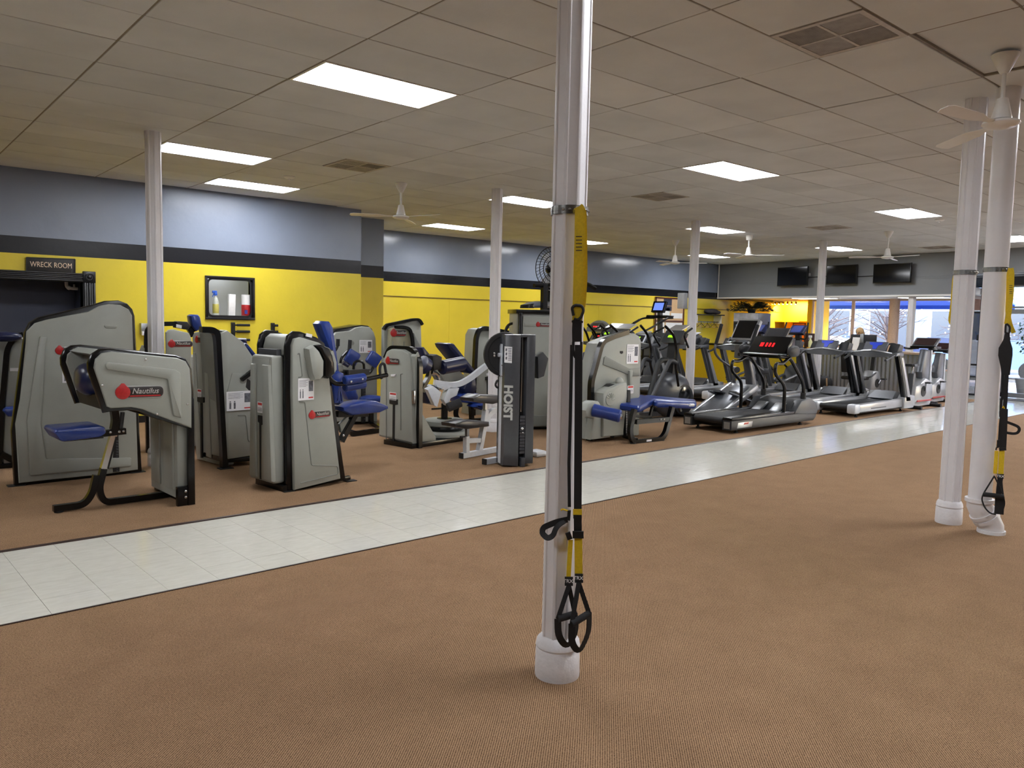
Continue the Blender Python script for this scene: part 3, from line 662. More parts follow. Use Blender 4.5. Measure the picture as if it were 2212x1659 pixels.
handle(m2, P2(335, 775), P2(245, 1045), P2(385, 1005), P2(325, 1285), .02)
handle(m2, P2(415, 750), P2(360, 1085), P2(500, 1000), P2(420, 1325), .032)
# strap on the drain pipe
f = viewframe(C_p, .1); m3 = Z(2000, 540, 212, 1099); m4 = Z(2000, 860, 212, 1099)
t = thing('suspension_strap', 'yellow and black suspension strap hanging on the round drain pipe', 'suspension strap', f.w(.05, .3, 0), 'suspension straps')
q = lambda pts, n=.02: [f.w(*f.px(a, b, n), n) for a, b in pts]
mb = MB(); ribbon(mb, f, m3((950, 205), (962, 260), (955, 480), (930, 700), (905, 830)), .035, 0, rnd=.03); ribbon(mb, f, m3((950, 205), (930, 260), (925, 480), (915, 700), (945, 840), (985, 930)), .03, -.03, rnd=.03); mb.build('anchor_loop', YEL, t)
mb = MB()
for y in (398, 420, 442, 464, 484): ribbon(mb, f, m3((952, y-3), (952, y+3)), .02, .003, .001)
mb.build('tick_mark', INK, t)
mb = MB(); mb.tube(fillet(q(m3((905, 825), (893, 850), (890, 930), (935, 935), (942, 860), (905, 825)), 0), .015), .007, 8); mb.build('carabiner', BLKM, t)
mb = MB(); mb.sweep(q(m3((913, 935), (905, 1010), (893, 1100), (890, 1180), (895, 1300), (893, 1400)), 0), [(-.03, -.01), (.03, -.01), (.03, .01), (-.03, .01)], up=f.n, scale=[.5, .75, 1.5, 1.55, 1.15, .9]); mb.build('strap_bundle', STRAP, t)
for pts, w_, n_ in ((m3((868, 1180), (862, 1400), (856, 1659))+m4((845, 20), (838, 160)), .019, -.005), (m3((905, 1380), (893, 1659))+m4((892, 20), (880, 130)), .028, .002), (m4((838, 200), (826, 290), (812, 540)), .01, -.005)): mb = MB(); ribbon(mb, f, pts, w_, n_, .004); mb.build('main_strap', STRAP, t)
mb = MB(); ribbon(mb, f, m4((880, 120), (872, 330), (860, 570)), .046, .004, .02); ribbon(mb, f, m4((838, 140), (838, 210)), .02, 0, .02); ribbon(mb, f, m4((812, 470), (808, 550)), .018, 0, .016); mb.rect(q(m4((820, 575), (900, 568)), .012), .022, .016, up=f.n); mb.tube(q(m4((785, 580), (790, 555), (812, 548)), 0), .006, 6); mb.build('cam_buckle', BLKM, t)
mb = MB(); lp = q(m4((905, 268), (980, 295), (1035, 320), (1050, 350), (1030, 390), (980, 400), (905, 388)), .01); mb.rect(fillet(lp, .03), .003, .02, up=(0, 0, 1)); mb.build('foot_tab', STRAP, t)
mb = MB(); mb.tube(q(m4((858, 110), (868, 90), (880, 118)), .01), .005, 6); mb.build('cord_knot', YEL, t)
mb = MB(); ribbon(mb, f, m4((792, 590), (775, 845)), .026, -.01, .003); ribbon(mb, f, m4((852, 585), (838, 850)), .036, .01, .004); mb.build('lower_webbing', YEL, t)
mb = MB(); ribbon(mb, f, m4((835, 850), (834, 898)), .046, .014, .006); lo = mb.build('label_sleeve', STRAP, t)
a_, z_ = f.px(*m4((834, 876))[0], .018); text('lettering', 'TRX', .026, WHITE, lo, f.mat(a_, z_, .018), .0006, bold=.0006)
mb = MB(); ribbon(mb, f, m4((834, 895), (820, 1000), (812, 1100)), .036, .008, .005); ribbon(mb, f, m4((828, 1100), (818, 1300)), .062, .01, .006); ribbon(mb, f, m4((845, 900), (860, 1060), (882, 1180), (865, 1240), (845, 1300)), .012, .02, .004, rnd=.04); mb.build('handle_loop', STRAP, t)
mb = MB(); mb.tube(fillet(q(m4((768, 870), (650, 1060), (622, 1130), (660, 1230), (720, 1290), (785, 1303)), .04), .04), .006, 6); mb.tube(q(m4((770, 880), (835, 1010), (868, 1100)), .04), .006, 6); mb.build('handle_cord', STRAP, t)
mb = MB(); mb.tube(q(m4((645, 1078), (755, 1088), (872, 1105)), .05), .018, 12); mb.build('foam_grip', FOAM, t)
# anchor loop peeking past the fluted column
f = viewframe(C_r1, -.03)
t = thing('suspension_strap', 'yellow anchor loop of a suspension strap on the far side of the fluted column', 'suspension strap', f.w(-.1, 1.4, 0), 'suspension straps')
q = lambda pts, n=0: [f.w(*f.px(a, b, n), n) for a, b in pts]
mb = MB(); ribbon(mb, f, m3((335, 268), (318, 330), (305, 500), (290, 660), (272, 780), (285, 830), (300, 760), (325, 600), (345, 300)), .03, 0, rnd=.03); mb.build('anchor_loop', YEL, t)
mb = MB(); ribbon(mb, f, m3((290, 820), (292, 930), (310, 960)), .012, 0, .006); mb.build('strap_tail', pm('tan_webbing', (150, 110, 60), .7), t)
mb = MB()
for y in (420, 441, 462, 483, 503): ribbon(mb, f, m3((312, y-3), (312, y+3)), .02, .003, .001)
mb.build('tick_mark', INK, t)
# ---------------------------------------------------------------- ceiling fans
def fan(c, drop, R_, rot, lab, top='cone'):
    t = thing('ceiling_fan', lab, 'ceiling fan', (c[0], c[1], CEIL), 'white ceiling fans'); T_ = Matrix.Translation((c[0], c[1], CEIL))
    mb = MB(); mb.lathe([(.085, 0), (.08, -.02), (.05, -.08), (.028, -.12), (.02, -.125)] if top == 'cone' else [(.065, 0), (.065, -.04), (.055, -.1), (.02, -.11)], 20, T_); mb.build('canopy', FANW, t)
    mb = MB(); mb.tube([(c[0], c[1], CEIL-.1), (c[0], c[1], CEIL-drop+.14)], .014, 10); mb.build('downrod', FANW, t)
    mb = MB(); mb.lathe([(.02, -drop+.16), (.035, -drop+.155), (.055, -drop+.06), (.062, -drop+.03), (.062, -drop+.022)], 20, T_); mb.build('motor_cover', FANW, t)
    mb = MB(); mb.lathe([(.06, -drop+.02), (.11, -drop+.005), (.115, -drop-.01), (.09, -drop-.03), (.03, -drop-.04)], 24, T_); mb.build('motor_hub', FANW, t)
    for k in range(3):
        a = math.radians(rot+120*k); mb = MB(); m_ = T_ @ Matrix.Rotation(a, 4, 'Z') @ Matrix.Translation((0, 0, -drop-.005)) @ Matrix.Rotation(.22, 4, 'X')
        pr = [(.09, -.02), (.2, -.03), (.3, -.055), (R_*.8, -.06), (R_-.03, -.055), (R_, -.02), (R_, .03), (R_-.04, .05), (.3, .045), (.2, .02), (.09, .02)]
        mb.rings([[m_ @ V((x, y, z+(-.02 if False else 0)-.03*(x-.1)**2)) for x, y in pr] for z in (-.002, .002)]); mb.build('blade', FANW, t)
fan((5.88, 9.32), .448, .7, 43, 'white ceiling fan hanging before the stepped wall corner')
fan((14.05, 11.03), .486, .7, 65, 'white ceiling fan nearest the plain grey back wall', 'cone')
fan((14.16, 9.25), .403, .7, 52, 'white ceiling fan with a short round canopy beside the column', 'cup')
fan((15.2, 6.9), .48, .7, 12, 'white ceiling fan in front of the rightmost television')
fan((5.95, 2.0), .442, .7, 52, 'large white ceiling fan beside the strapped columns')
# ---------------------------------------------------------------- televisions
TVB = pm('television_bezel', (16, 16, 18), .3); TVS = pm('television_screen', (10, 11, 14), .08, var=.1)
tv = [((1680, 578), (1742, 576.5), (1743, 617), (1681, 616)), ((1786, 574), (1847.5, 572.5), (1849, 613), (1787, 614.5)), ((1887, 571), (1964, 567.5), (1966, 609.5), (1888, 612.5))]
TL = ['black television on the grey wall next to the corner', 'black television partly behind the white column', 'black television beside the grey column top']
for c, lab in zip(tv, TL):
    pts = fs.pxs(c, .16); a0 = min(p[0] for p in pts); a1 = max(p[0] for p in pts); z0 = min(p[1] for p in pts); z1 = max(p[1] for p in pts)
    t = thing('television', lab, 'television', fs.w((a0+a1)/2, z0, 0), 'wall televisions')
    mb = MB(); mb.plate(fs, [(a0, z0), (a1, z0), (a1, z1), (a0, z1)], .11, .16, .008); mb.build('bezel', TVB, t)
    mb = MB(); mb.plate(fs, [(a0+.015, z0+.025), (a1-.015, z0+.025), (a1-.015, z1-.015), (a0+.015, z1-.015)], .158, .1615); mb.build('screen', TVS, t)
    mb = MB(); am = (a0+a1)/2; mb.plate(fs, [(am-.12, z0+.15), (am+.12, z0+.15), (am+.12, z1-.12), (am-.12, z1-.12)], 0, .11); mb.build('wall_bracket', BLKM, t)
mb = MB(); cp = [fs.w(*fs.px(a, b, .03), .03) for a, b in ((1742, 601), (1752, 599), (1787, 597))]; mb.tube(cp, .012, 6); cp = [fs.w(*fs.px(a, b, .03), .03) for a, b in ((1846, 598), (1866, 597), (1889, 596))]; mb2 = MB(); mb2.tube(cp, .012, 6)
tag(mb.build('television_cable', BLKM), 'black cable joining the corner television to the middle television', 'cable', 'television cables'); tag(mb2.build('television_cable', BLKM), 'black cable joining the middle television to the last television', 'cable', 'television cables')
mb = MB(); mb.plate(fs, fs.pxs([(1746, 590), (1751, 590), (1751, 596), (1746, 596)]), 0, .02, .003); tag(mb.build('wall_outlet', WHITE), 'small white outlet on grey wall beside the corner television', 'outlet')
mb = MB(); pth = [(FX(14.5)-.03, 14.46, 2.42), (FX(14.5)-.03, 14.46, CEIL)]; mb.tube(pth, .02, 8); tag(mb.build('conduit_pipe', FANW), 'thin white conduit in the corner of the grey walls', 'pipe')
# ---------------------------------------------------------------- lobby, storefront, street
GX_ = 23.5
LYEL = pm('lobby_yellow_paint', (240, 190, 30), .5, var=.04, scale=2)
mb = MB(); quadbox(mb, [(FX(7.2)+.05, 7.2), (24.6, 7.2), (24.6, 14.5), (FX(14.5)+.05, 14.5)], 2.44, 2.6); mb.box((20.9, -8, 2.9), (21.25, 7.4, 3.0)); struct('ceiling_lobby', mb, OFFW, None, 0)
mb = MB(); mb.box((GX_, 13.1, -.01), (24.6, 14.5, .95)); mb.box((24.4, 13.1, .95), (24.6, 14.5, 2.45)); mb.box((GX_, 12.95, -.01), (24.6, 13.1, 2.45)); struct('wall_alcove', mb, LYEL, None, 0)
t = thing('wall_shelf', 'yellow shelf unit in the lit alcove beyond the reception desk', 'shelf', (24.2, 13.9, 1.75))
mb = MB(); mb.box((23.9, 13.6, 1.72), (24.4, 14.49, 1.76)); mb.build('shelf_board', LYEL, t, 0)
mb = MB(); mb.box((23.9, 14.1, 1.35), (24.4, 14.49, 1.38)); mb.build('lower_board', LYEL, t, 0)
mb = MB(); mb.box((23.9, 14.08, 1.38), (24.4, 14.11, 1.72)); mb.build('divider', LYEL, t, 0)
t = thing('notice_board', 'orange framed board on the alcove wall under the shelf', 'board', (24.38, 13.85, 1.1))
mb = MB(); mb.box((24.37, 13.66, 1.05), (24.4, 14.06, 1.68), None, .004); mb.build('board', pm('orange_cork', (206, 140, 84), .8, var=.1), t)
mb = MB()
for a, b in (((13.63, 1.03), (14.09, 1.05)), ((13.63, 1.68), (14.09, 1.70)), ((13.63, 1.05), (13.66, 1.68)), ((14.06, 1.05), (14.09, 1.68))): mb.box((24.36, a[0], a[1]), (24.4, b[0], b[1]))
mb.build('frame', pm('brown_frame', (90, 50, 30), .5), t)
mb = MB(); mb.box((24.365, 13.95, 1.15), (24.369, 14.04, 1.25)); mb.build('note', PAPER, t)
# track of spot lamps
t = thing('track_light', 'track of six small spot lamps glowing in the alcove', 'light', (23.75, 14, 2.42)); mb = MB(); mb.box((23.74, 13.62, 2.40), (23.77, 14.48, 2.425)); mb.build('track', FANW, t)
for k in range(6):
    y = 13.68+k*.15; mb = MB(); M_ = Matrix.Translation((23.78, y, 2.33)) @ Matrix.Rotation(.6, 4, 'Y'); mb.lathe([(.012, .06), (.03, .05), (.034, -.03), (.03, -.032), (.02, -.0)], 12, M_); mb.tube([(23.755, y, 2.41), (23.77, y, 2.36)], .006, 6); h = mb.build('spot_lamp', pm('bronze_lamp', (120, 80, 40), .35, .6), t)
    mb = MB(); mb.lathe([(.001, -.024), (.026, -.026), (.001, -.028)], 10, M_); mb.build('bulb', BULB, h)
    if k % 2 == 0:
        L_ = bpy.data.lights.new('spot_lamp_light', 'SPOT'); L_.energy = 70; L_.color = (1, .74, .34); L_.spot_size = 2.7; L_.shadow_soft_size = .03; lo = bpy.data.objects.new('spot_lamp_light', L_); COL.objects.link(lo); lo.location = (23.80, y, 2.26); lo.rotation_euler = V((.5, 0, -.87)).to_track_quat('-Z', 'Y').to_euler()
# lobby ceiling light strips
for k, (y0, y1) in enumerate(((11.4, 12.6), (8.3, 9.5))):
    t = thing('lobby_light', ('light panel on the lobby ceiling above the reception monitor', 'light panel on the lobby ceiling next to the grey column')[k], 'light', (22, (y0+y1)/2, 2.43), 'lobby light panels'); mb = MB(); mb.box((21.6, y0, 2.415), (22.2, y1, 2.44)); mb.build('frame', FANW, t, 0); mb = MB(); mb.box((21.63, y0+.03, 2.41), (22.17, y1-.03, 2.416)); mb.build('diffuser', emission('lobby_diffuser', (250, 246, 240), 8) if k == 0 else MATS['lobby_diffuser'], t, 0)
# storefront glazing
FRM = pm('storefront_frame_cream', (226, 196, 172), .5); FRK = pm('storefront_frame_black', (22, 23, 27), .35); ALU = pm('aluminium_frame', (150, 152, 156), .35, .6)
mb = MB(); mb.box((GX_, 7.42, -.01), (GX_+.12, 12.95, .42)); struct('wall_sill', mb, OFFW, None, 0)
ys = [12.95, 11.62, 9.95, 8.6, 7.5]
wn = 2
for a, b in zip(ys, ys[1:]):
    mb = MB()
    for p0, p1 in (((a-.04, .42), (a, 2.44)), ((b, .42), (b+.04, 2.44)), ((b+.04, .42), (a-.04, .47)), ((b+.04, 2.39), (a-.04, 2.44))): mb.box((GX_, p0[0], p0[1]), (GX_+.07, p1[0], p1[1]))
    o = struct('window_%d' % wn, mb, FRM, None, 0); wn += 1
    mb = MB(); mb.box((GX_+.03, b+.04, .47), (GX_+.036, a-.04, 2.39)); mb.build('pane', GLASS, o, 0)
mb = MB(); mb.lathe([(.14, 0), (.14, 2.44)], 20, Matrix.Translation((GX_-.2, 10.28, 0))); tag(mb.build('lobby_column', pm('peach_paint', (226, 190, 162), .5)), 'peach painted round column against the storefront window', 'column')
# glazed vestibule side and entrance doors
DXX = 21.0
mb = MB(); mb.box((DXX-.12, -8, 2.66), (DXX+.1, 7.5, 2.9)); struct('trim_4', mb, FRK, None, 0)
def glazed(name, x, y0, y1, z0, z1, m, zm=(), fw_=.045):
    global wn
    mb = MB()
    for p0, p1 in (((y0, z0), (y0+fw_, z1)), ((y1-fw_, z0), (y1, z1)), ((y0, z0), (y1, z0+fw_)), ((y0, z1-fw_), (y1, z1))): mb.box((x-.03, p0[0], p0[1]), (x+.03, p1[0], p1[1]))
    for z in zm: mb.box((x-.03, y0, z-fw_/2), (x+.03, y1, z+fw_/2))
    o = struct(name, mb, m, None, 0); mb = MB(); mb.box((x-.004, y0+fw_, z0+fw_), (x+.004, y1-fw_, z1-fw_)); mb.build('pane', GLASS, o, 0); return o
glazed('window_6', DXX, 7.17, 7.47, .0, 2.66, FRK, (.75, 2.02)); glazed('window_7', DXX, 6.78, 7.17, 0, 2.66, FRK, (.75, 2.02))
dd_ = glazed('door_2', DXX, 5.75, 6.66, .02, 2.1, ALU, (), .11); glazed('window_8', DXX, 5.70, 6.72, 2.12, 2.66, ALU)
mb = MB(); mb.box((DXX-.05, 6.66, 0), (DXX+.05, 6.78, 2.66)); mb.box((DXX-.05, 5.63, 0), (DXX+.05, 5.75, 2.66)); mb.build('jamb', ALU, dd_, 0)
mb = MB(); mb.tube([(DXX-.03, 6.52, 1.05), (DXX-.08, 6.52, 1.05), (DXX-.08, 6.52, 1.45), (DXX-.03, 6.52, 1.45)], .012, 8); mb.build('pull_handle', CHROME, dd_)
mb = MB(); mb.box((DXX-.07, 7.1, 1.34), (DXX-.02, 7.24, 1.48), None, .01); mb.build('lock_box', BLKM, bpy.data.objects['window_6'])
for k, y in enumerate((4.6, 3.4, 2.2, 1.0, -.2, -1.4, -2.6, -3.8, -5)): glazed('window_%d' % (9+k), DXX, y, y+1.13, 0, 2.66, FRK, (2.1,))
mb = MB(); mb.box((DXX, 7.47, 0), (DXX+.06, 7.5, 2.66)); 
for x in (DXX+.06, DXX+1.2, GX_-.05): mb.box((x, 7.44, 0), (x+.05, 7.5, 2.44))
mb.box((DXX, 7.44, 2.36), (GX_, 7.5, 2.44)); mb.box((DXX, 7.44, 0), (GX_, 7.5, .06)); o = struct('window_20', mb, FRK, None, 0)
mb = MB(); mb.box((DXX+.06, 7.465, .06), (GX_, 7.472, 2.36)); mb.build('pane', TGLASS, o, 0)
mb = MB(); mb.box((DXX-.7, 5.6, -.004), (DXX-.1, 6.9, .012), None, .006); tag(mb.build('door_mat', pm('grey_doormat', (96, 96, 98), .95, bump=.4)), 'grey doormat inside the glass entrance door', 'mat')
# outside
mb = MB(); mb.box((21.05, -30, -.16), (80, 60, -.05)); struct('ground_street', mb, pm('asphalt', (140, 138, 140), .9, var=.15, scale=4), None, 0)
mb = MB(); mb.box((21.05, -30, -.05), (27.5, 60, -.012)); struct('ground_sidewalk', mb, pm('sidewalk_concrete', (205, 190, 185), .9, var=.08, scale=2), None, 0)
mb = MB()
fa = Fr((24.0, 14.2), (24.0, 7.6))
mb.rings([[V((24.65, y, 2.52)), V((25.6, y, 2.34)), V((25.6, y, 2.2)), V((25.57, y, 2.2)), V((25.57, y, 2.31)), V((24.65, y, 2.48))] for y in (14.4, 7.9)])
tag(mb.build('awning', pm('blue_awning_canvas', (40, 92, 205), .7, var=.08)), 'blue canvas awning outside the storefront windows', 'awning')
def facade(name, lab, x, y0, y1, h, m, cols, rows, zz0, wh, ww, wm):
    t = thing(name, lab, 'building', (x, (y0+y1)/2, -.05)); mb = MB(); mb.box((x, y0, -.05), (x+8, y1, h)); mb.build('wall', m, t, 0)
    mb = MB(); mb.box((x-.2, y0, h-.3), (x+.1, y1, h)); mb.build('cornice', OFFW, t, 0)
    for r in range(rows):
        for c in range(cols):
            yc = y0+(c+.5)*(y1-y0)/cols; z = zz0+r*3.3
            mb = MB(); mb.box((x-.08, yc-ww/2-.08, z-.08), (x+.02, yc+ww/2+.08, z+wh+.08)); fo = mb.build('window', OFFW, t, 0)
            mb = MB(); mb.box((x-.10, yc-ww/2, z), (x-.07, yc+ww/2, z+wh)); mb.build('pane', wm, fo, 0)
WG = pm('dark_window_glass', (60, 70, 90), .1)
facade('shop_building', 'blue-grey shop building across the street with dark windows', 43, 8, 24, 7.5, pm('bluegrey_siding', (120, 134, 165), .8, var=.1), 5, 2, .6, 1.9, 2.0, WG)
facade('shop_building', 'dark brick building across the street seen through the glass entrance', 44, -16, 7.6, 8, pm('brown_brick', (120, 84, 70), .9, var=.2, scale=8), 5, 2, .5, 2.0, 2.2, WG)
facade('shop_building', 'pale stucco building far along the street', 47, 25, 45, 6.5, pm('pale_stucco', (226, 222, 214), .9), 4, 2, .7, 1.8, 1.8, WG)
# street trees wrapped with light strings
def tree(x, y, h, lab, seed, bulbs=26):
    r = random.Random(seed); t = thing('street_tree', lab, 'tree', (x, y, -.03), 'bare street trees'); mb = MB(); mb.tube([(x, y, -.03), (x+.05, y-.04, h*.35), (x-.03, y+.05, h*.6)], .1, 8, scale=[1.2, .9, .7]); tr = mb.build('trunk', pm('tree_bark', (92, 82, 84), .9, var=.2), t)
    mb = MB(); pts = []
    for k in range(34):
        a = r.uniform(0, 6.28); e = r.uniform(.1, 1.0); L_ = r.uniform(.6, 1.7); p0 = V((x, y, h*r.uniform(.3, .6))); d = V((math.cos(a)*math.cos(e), math.sin(a)*math.cos(e), math.sin(e)))
        p1 = p0+d*L_*.5+V((0, 0, .05)); p2 = p0+d*L_+V((0, 0, r.uniform(-.25, .1))); mb.tube([p0, p1, p2], .022, 5, scale=[1, .7, .25]); pts += [p1, p2, p1.lerp(p2, .5)]
        for _ in range(2):
            q = p1.lerp(p2, r.random()); d2 = V((r.uniform(-1, 1), r.uniform(-1, 1), r.uniform(-.5, .8)))*.35; mb.tube([q, q+d2], .009, 4, scale=[1, .4])
    o = mb.build('branches', MATS['tree_bark'], t); o['kind'] = 'stuff'
    mb = MB()
    for p in r.sample(pts, bulbs): mb.ball(p, .02, seg=6, rg=4)
    o = mb.build('string_bulbs', emission('string_bulb', (255, 244, 225), 8) if 'string_bulb' not in MATS else MATS['string_bulb'], t); o['kind'] = 'stuff'
tree(27.4, 12.3, 3.3, 'bare street tree with light strings behind the reception monitor', 3); tree(27.4, 9.4, 3.2, 'bare street tree with light strings right of the peach column', 5, 32); tree(27.6, 14.6, 3.4, 'bare street tree with light strings near the blue awning end', 8, 10)
def car(x, y, lab, m, rz=math.pi/2):
    t = thing('parked_car', lab, 'car', (x, y, -.05), 'parked cars', rz); prof = [(-2.1, .35), (-2.15, .75), (-1.5, .88), (-.9, 1.36), (.6, 1.38), (1.2, .95), (2.0, .85), (2.15, .6), (2.1, .35)]
    mb = MB(); mb.rings([[V((a*(1-.02*abs(k)), k*.42, z if z < 1 else z-.04*abs(k))) for a, z in prof] for k in (-2, -1.9, 1.9, 2)]); mb.build('body', m, t)
    mb = MB(); mb.rings([[V((a, k*.8, z)) for a, z in ((-1.35, .93), (-.85, 1.3), (.55, 1.32), (1.05, .95))] for k in (-1.02, 1.02)]); mb.build('windows', WG, t)
    for a in (-1.35, 1.35):
        for k in (-.75, .75): mb = MB(); mb.lathe([(.32, -.1), (.33, 0), (.32, .1)], 18, Matrix.Translation((a, k, .32)) @ Matrix.Rotation(math.pi/2, 4, 'X')); mb.build('wheel', BLKM, t)
car(30.2, 15.8, 'white parked car beyond the storefront next to the yellow alcove', pm('white_car_paint', (236, 236, 238), .2)); car(30.3, 9.9, 'pale blue parked car beyond the storefront behind the peach column', pm('blue_car_paint', (120, 150, 200), .2)); car(33.5, 12.5, 'dark blue car in the far lane of the street', pm('navy_car_paint', (50, 60, 96), .2))
car(30.0, 4.2, 'silver parked car beyond the glass entrance door', pm('silver_car_paint', (190, 192, 196), .2, .3))
# potted tree outside the door
t = thing('potted_tree', 'leafy tree in a grey pot outside the glass entrance door', 'plant', (22.4, 6.52, -.012)); mb = MB(); mb.lathe([(.02, 0), (.2, 0), (.27, .42), (.25, .43), (.22, .36)], 20, Matrix.Translation((22.4, 6.52, -.012))); mb.build('pot', pm('grey_pot', (120, 118, 118), .8), t)
mb = MB(); mb.tube([(22.4, 6.52, .3), (22.42, 6.5, .9), (22.38, 6.54, 1.5)], .02, 6); mb.build('stem', MATS['tree_bark'], t)
LEAF = pm('dark_green_leaf', (46, 74, 44), .5, var=.3, scale=20)
def leaves(mb, c, rx, rz, n, L_, seed, droop=.3):
    r = random.Random(seed)
    for k in range(n):
        d = V((r.gauss(0, 1), r.gauss(0, 1), r.gauss(0, 1))).normalized()*r.random()**.4; p = V(c)+V((d.x*rx, d.y*rx, d.z*rz)); a = r.uniform(0, 6.28); v = V((math.cos(a), math.sin(a), r.uniform(-.6, .4)-droop)).normalized(); s_ = v.cross(V((0, 0, 1))).normalized()*L_*.22
        mb.add([p, p+v*L_*.5+s_, p+v*L_, p+v*L_*.5-s_], [(0, 1, 2, 3)])
mb = MB(); leaves(mb, (22.4, 6.52, 1.5), .3, .55, 420, .13, 4); o = mb.build('foliage', LEAF, t, 0); o['kind'] = 'stuff'
# inflatable / balloon figure outside
t = thing('balloon', 'orange and red balloon glowing in the sun outside the window', 'balloon', (24.6, 8.25, -.01)); M_ = Matrix.Translation((24.6, 8.3, 1.35)) @ Matrix.Rotation(.5, 4, 'X'); mb = MB(); mb.ball((24.6, 8.3, 1.38), .22, .22, .34, Matrix.Rotation(.6, 3, 'X')); mb.build('body', pm('orange_balloon', (240, 150, 100), .3), t); mb = MB(); mb.ball((24.6, 8.1, 1.72), .09, .1, .12); mb.build('knot', pm('red_balloon', (220, 70, 70), .3), t); mb = MB(); mb.tube([(24.6, 8.25, -.01), (24.6, 8.28, 1.1)], .012, 6); mb.build('pole', STEEL, t)
# ---- half wall and reception desk
HX = 18.35
t = thing('reception_desk', 'yellow half wall and reception desk with a black top and corrugated front', 'desk', (HX, 11, 0))
mb = MB(); mb.box((HX, 10.35, 0), (HX+.14, 14.42, 1.02)); mb.build('half_wall', pm('half_wall_yellow', (206, 178, 30), .45, var=.05), t, 0)
mb = MB(); mb.box((HX-.05, 10.3, 1.02), (HX+.2, 14.42, 1.07), None, .006); mb.build('wall_cap', BLK, t)
mb = MB(); n = 60; pth = []
for k in range(n+1):
    q = k/n; y = 10.35-q*2.75; pth.append((HX+.12+.35*q*q+(.02 if k % 2 else 0), y))
mb.rings([[V((x, y, z)) for x, y in pth]+[V((x+.06, y, z)) for x, y in pth[::-1]] for z in (.02, 1.0)]); mb.build('corrugated_front', STEEL, t, 20)
mb = MB(); mb.rings([[V((x-.06, y, z)) for x, y in pth[::4]]+[V((x+.75, y, z)) for x, y in pth[::-4]] for z in (1.0, 1.045)]); mb.build('desk_top', pm('desk_top_wood', (176, 152, 124), .35, var=.1), t)
DT = 1.047
# things on the desk
t = thing('computer_monitor', 'black computer monitor with its back to the gym on the desk', 'monitor', (19.0, 9.62, DT)); fm = Fr((18.95, 10.08), (19.05, 9.12)); 
q0 = fm.px(1872, 731)[1]; 
pts = fm.pxs(((1806, 731), (1890, 731), (1892, 752), (1870, 756), (1808, 756))); mb = MB()
a0, z1 = fm.px(1838, 722); a1, _z = fm.px(1893, 722); z0 = fm.px(1893, 752)[1]
mb.plate(fm, [(a0, z0), (a1, z0), (a1, z1), (a0, z1)], -.05, 0, .01); mb.build('screen_back', pm('monitor_plastic', (24, 25, 28), .4), t)
mb = MB(); am = (a0+a1)/2-.02; mb.plate(fm, [(am-.05, DT+.02), (am+.05, DT+.02), (am+.04, z1+.02), (am-.04, z1+.02)], 0, .05, .01); mb.build('stand', STEEL, t)
mb = MB(); mb.plate(fm, [(am-.14, DT), (am+.14, DT), (am+.14, DT+.015), (am-.14, DT+.015)], -.12, .12); mb.build('stand_base', STEEL, t)
mb = MB(); fp = Fr((18.72, 10.1), (18.80, 9.2)); a0, z0 = fp.px(1838, 752); a1, z1 = fp.px(1858, 729); mb.plate(fp, [(a0, DT), (a1-.03, DT), (a1, z1), (a0+.04, z1)], 0, .01); tag(mb.build('paper_notice', PAPER), 'white paper notice standing before the reception monitor', 'paper')
c = V((18.62, 10.95, 0)); p = ONX(1750, 750, 18.45); t = thing('spray_bottle', 'clear spray bottle of yellowish cleaner on the black desk cap', 'bottle', (18.45, p.y, 1.07)); Mx = Matrix.Translation((18.45, p.y, 1.07)); mb = MB(); mb.lathe([(.0, 0), (.05, 0), (.05, .14), (.02, .2), (.016, .24)], 14, Mx); mb.build('bottle', pm('pale_yellow_plastic', (222, 220, 160), .3), t); mb = MB(); mb.box((-.02, -.03, .24), (.02, .05, .3), Mx, .006); mb.bar(Mx @ V((0, .03, .24)), Mx @ V((0, .05, .19)), .012, .012); mb.build('trigger_head', WHITE, t)
p = ONX(1753, 737, 18.6); mb = MB(); fq = Fr((18.62, p.y+.3), (18.62, p.y-.3)); mb.plate(fq, [(.1, 1.07), (.52, 1.07), (.52, 1.42), (.1, 1.42)], -.02, .02, .005); tag(mb.build('menu_board', pm('dark_brown_board', (60, 34, 30), .5)), 'dark brown square board standing on the desk', 'board')
t = thing('desk_organizer', 'small grey cup on the reception desk left of the paper notice', 'cup', (18.9, 10.25, DT)); mb = MB(); mb.lathe([(.05, 0), (.055, .11), (.05, .11), (.045, .02)], 14, Matrix.Translation((18.9, 10.25, DT))); mb.build('cup', DGREY, t); mb = MB(); mb.tube([(18.9, 10.25, DT+.03), (18.92, 10.22, DT+.19)], .006, 6); mb.build('pen', INK, t)
# person behind the desk
t = thing('person', 'person with blonde hair and dark olive jacket leaning behind the monitor', 'person', (19.85, 9.55, 0))
def skin(name, mat, parent, vs, es, rad, sub=2):
    me = bpy.data.meshes.new(name); o0 = ORG[parent]; me.from_pydata([tuple(V(v)-o0) for v in vs], es, []); o = bpy.data.objects.new(name, me); COL.objects.link(o); o.parent = parent; ORG[o] = o0
    o.modifiers.new('skin', 'SKIN'); me.skin_vertices or None
    sv = me.skin_vertices[0].data if me.skin_vertices else None
    if sv is None:
        bm = bmesh.new(); bm.from_mesh(me); ly = bm.verts.layers.skin.verify(); bm.verts.ensure_lookup_table()
        for i, v in enumerate(bm.verts): v[ly].radius = rad[i]; v[ly].use_root = (i == 0)
        bm.to_mesh(me); bm.free()
    else:
        for i, d in enumerate(sv): d.radius = rad[i]; d.use_root = (i == 0)
    ms = o.modifiers.new('smooth', 'SUBSURF'); ms.levels = sub; ms.render_levels = sub; me.materials.append(mat)
    for pl_ in me.polygons: pl_.use_smooth = True
    return o
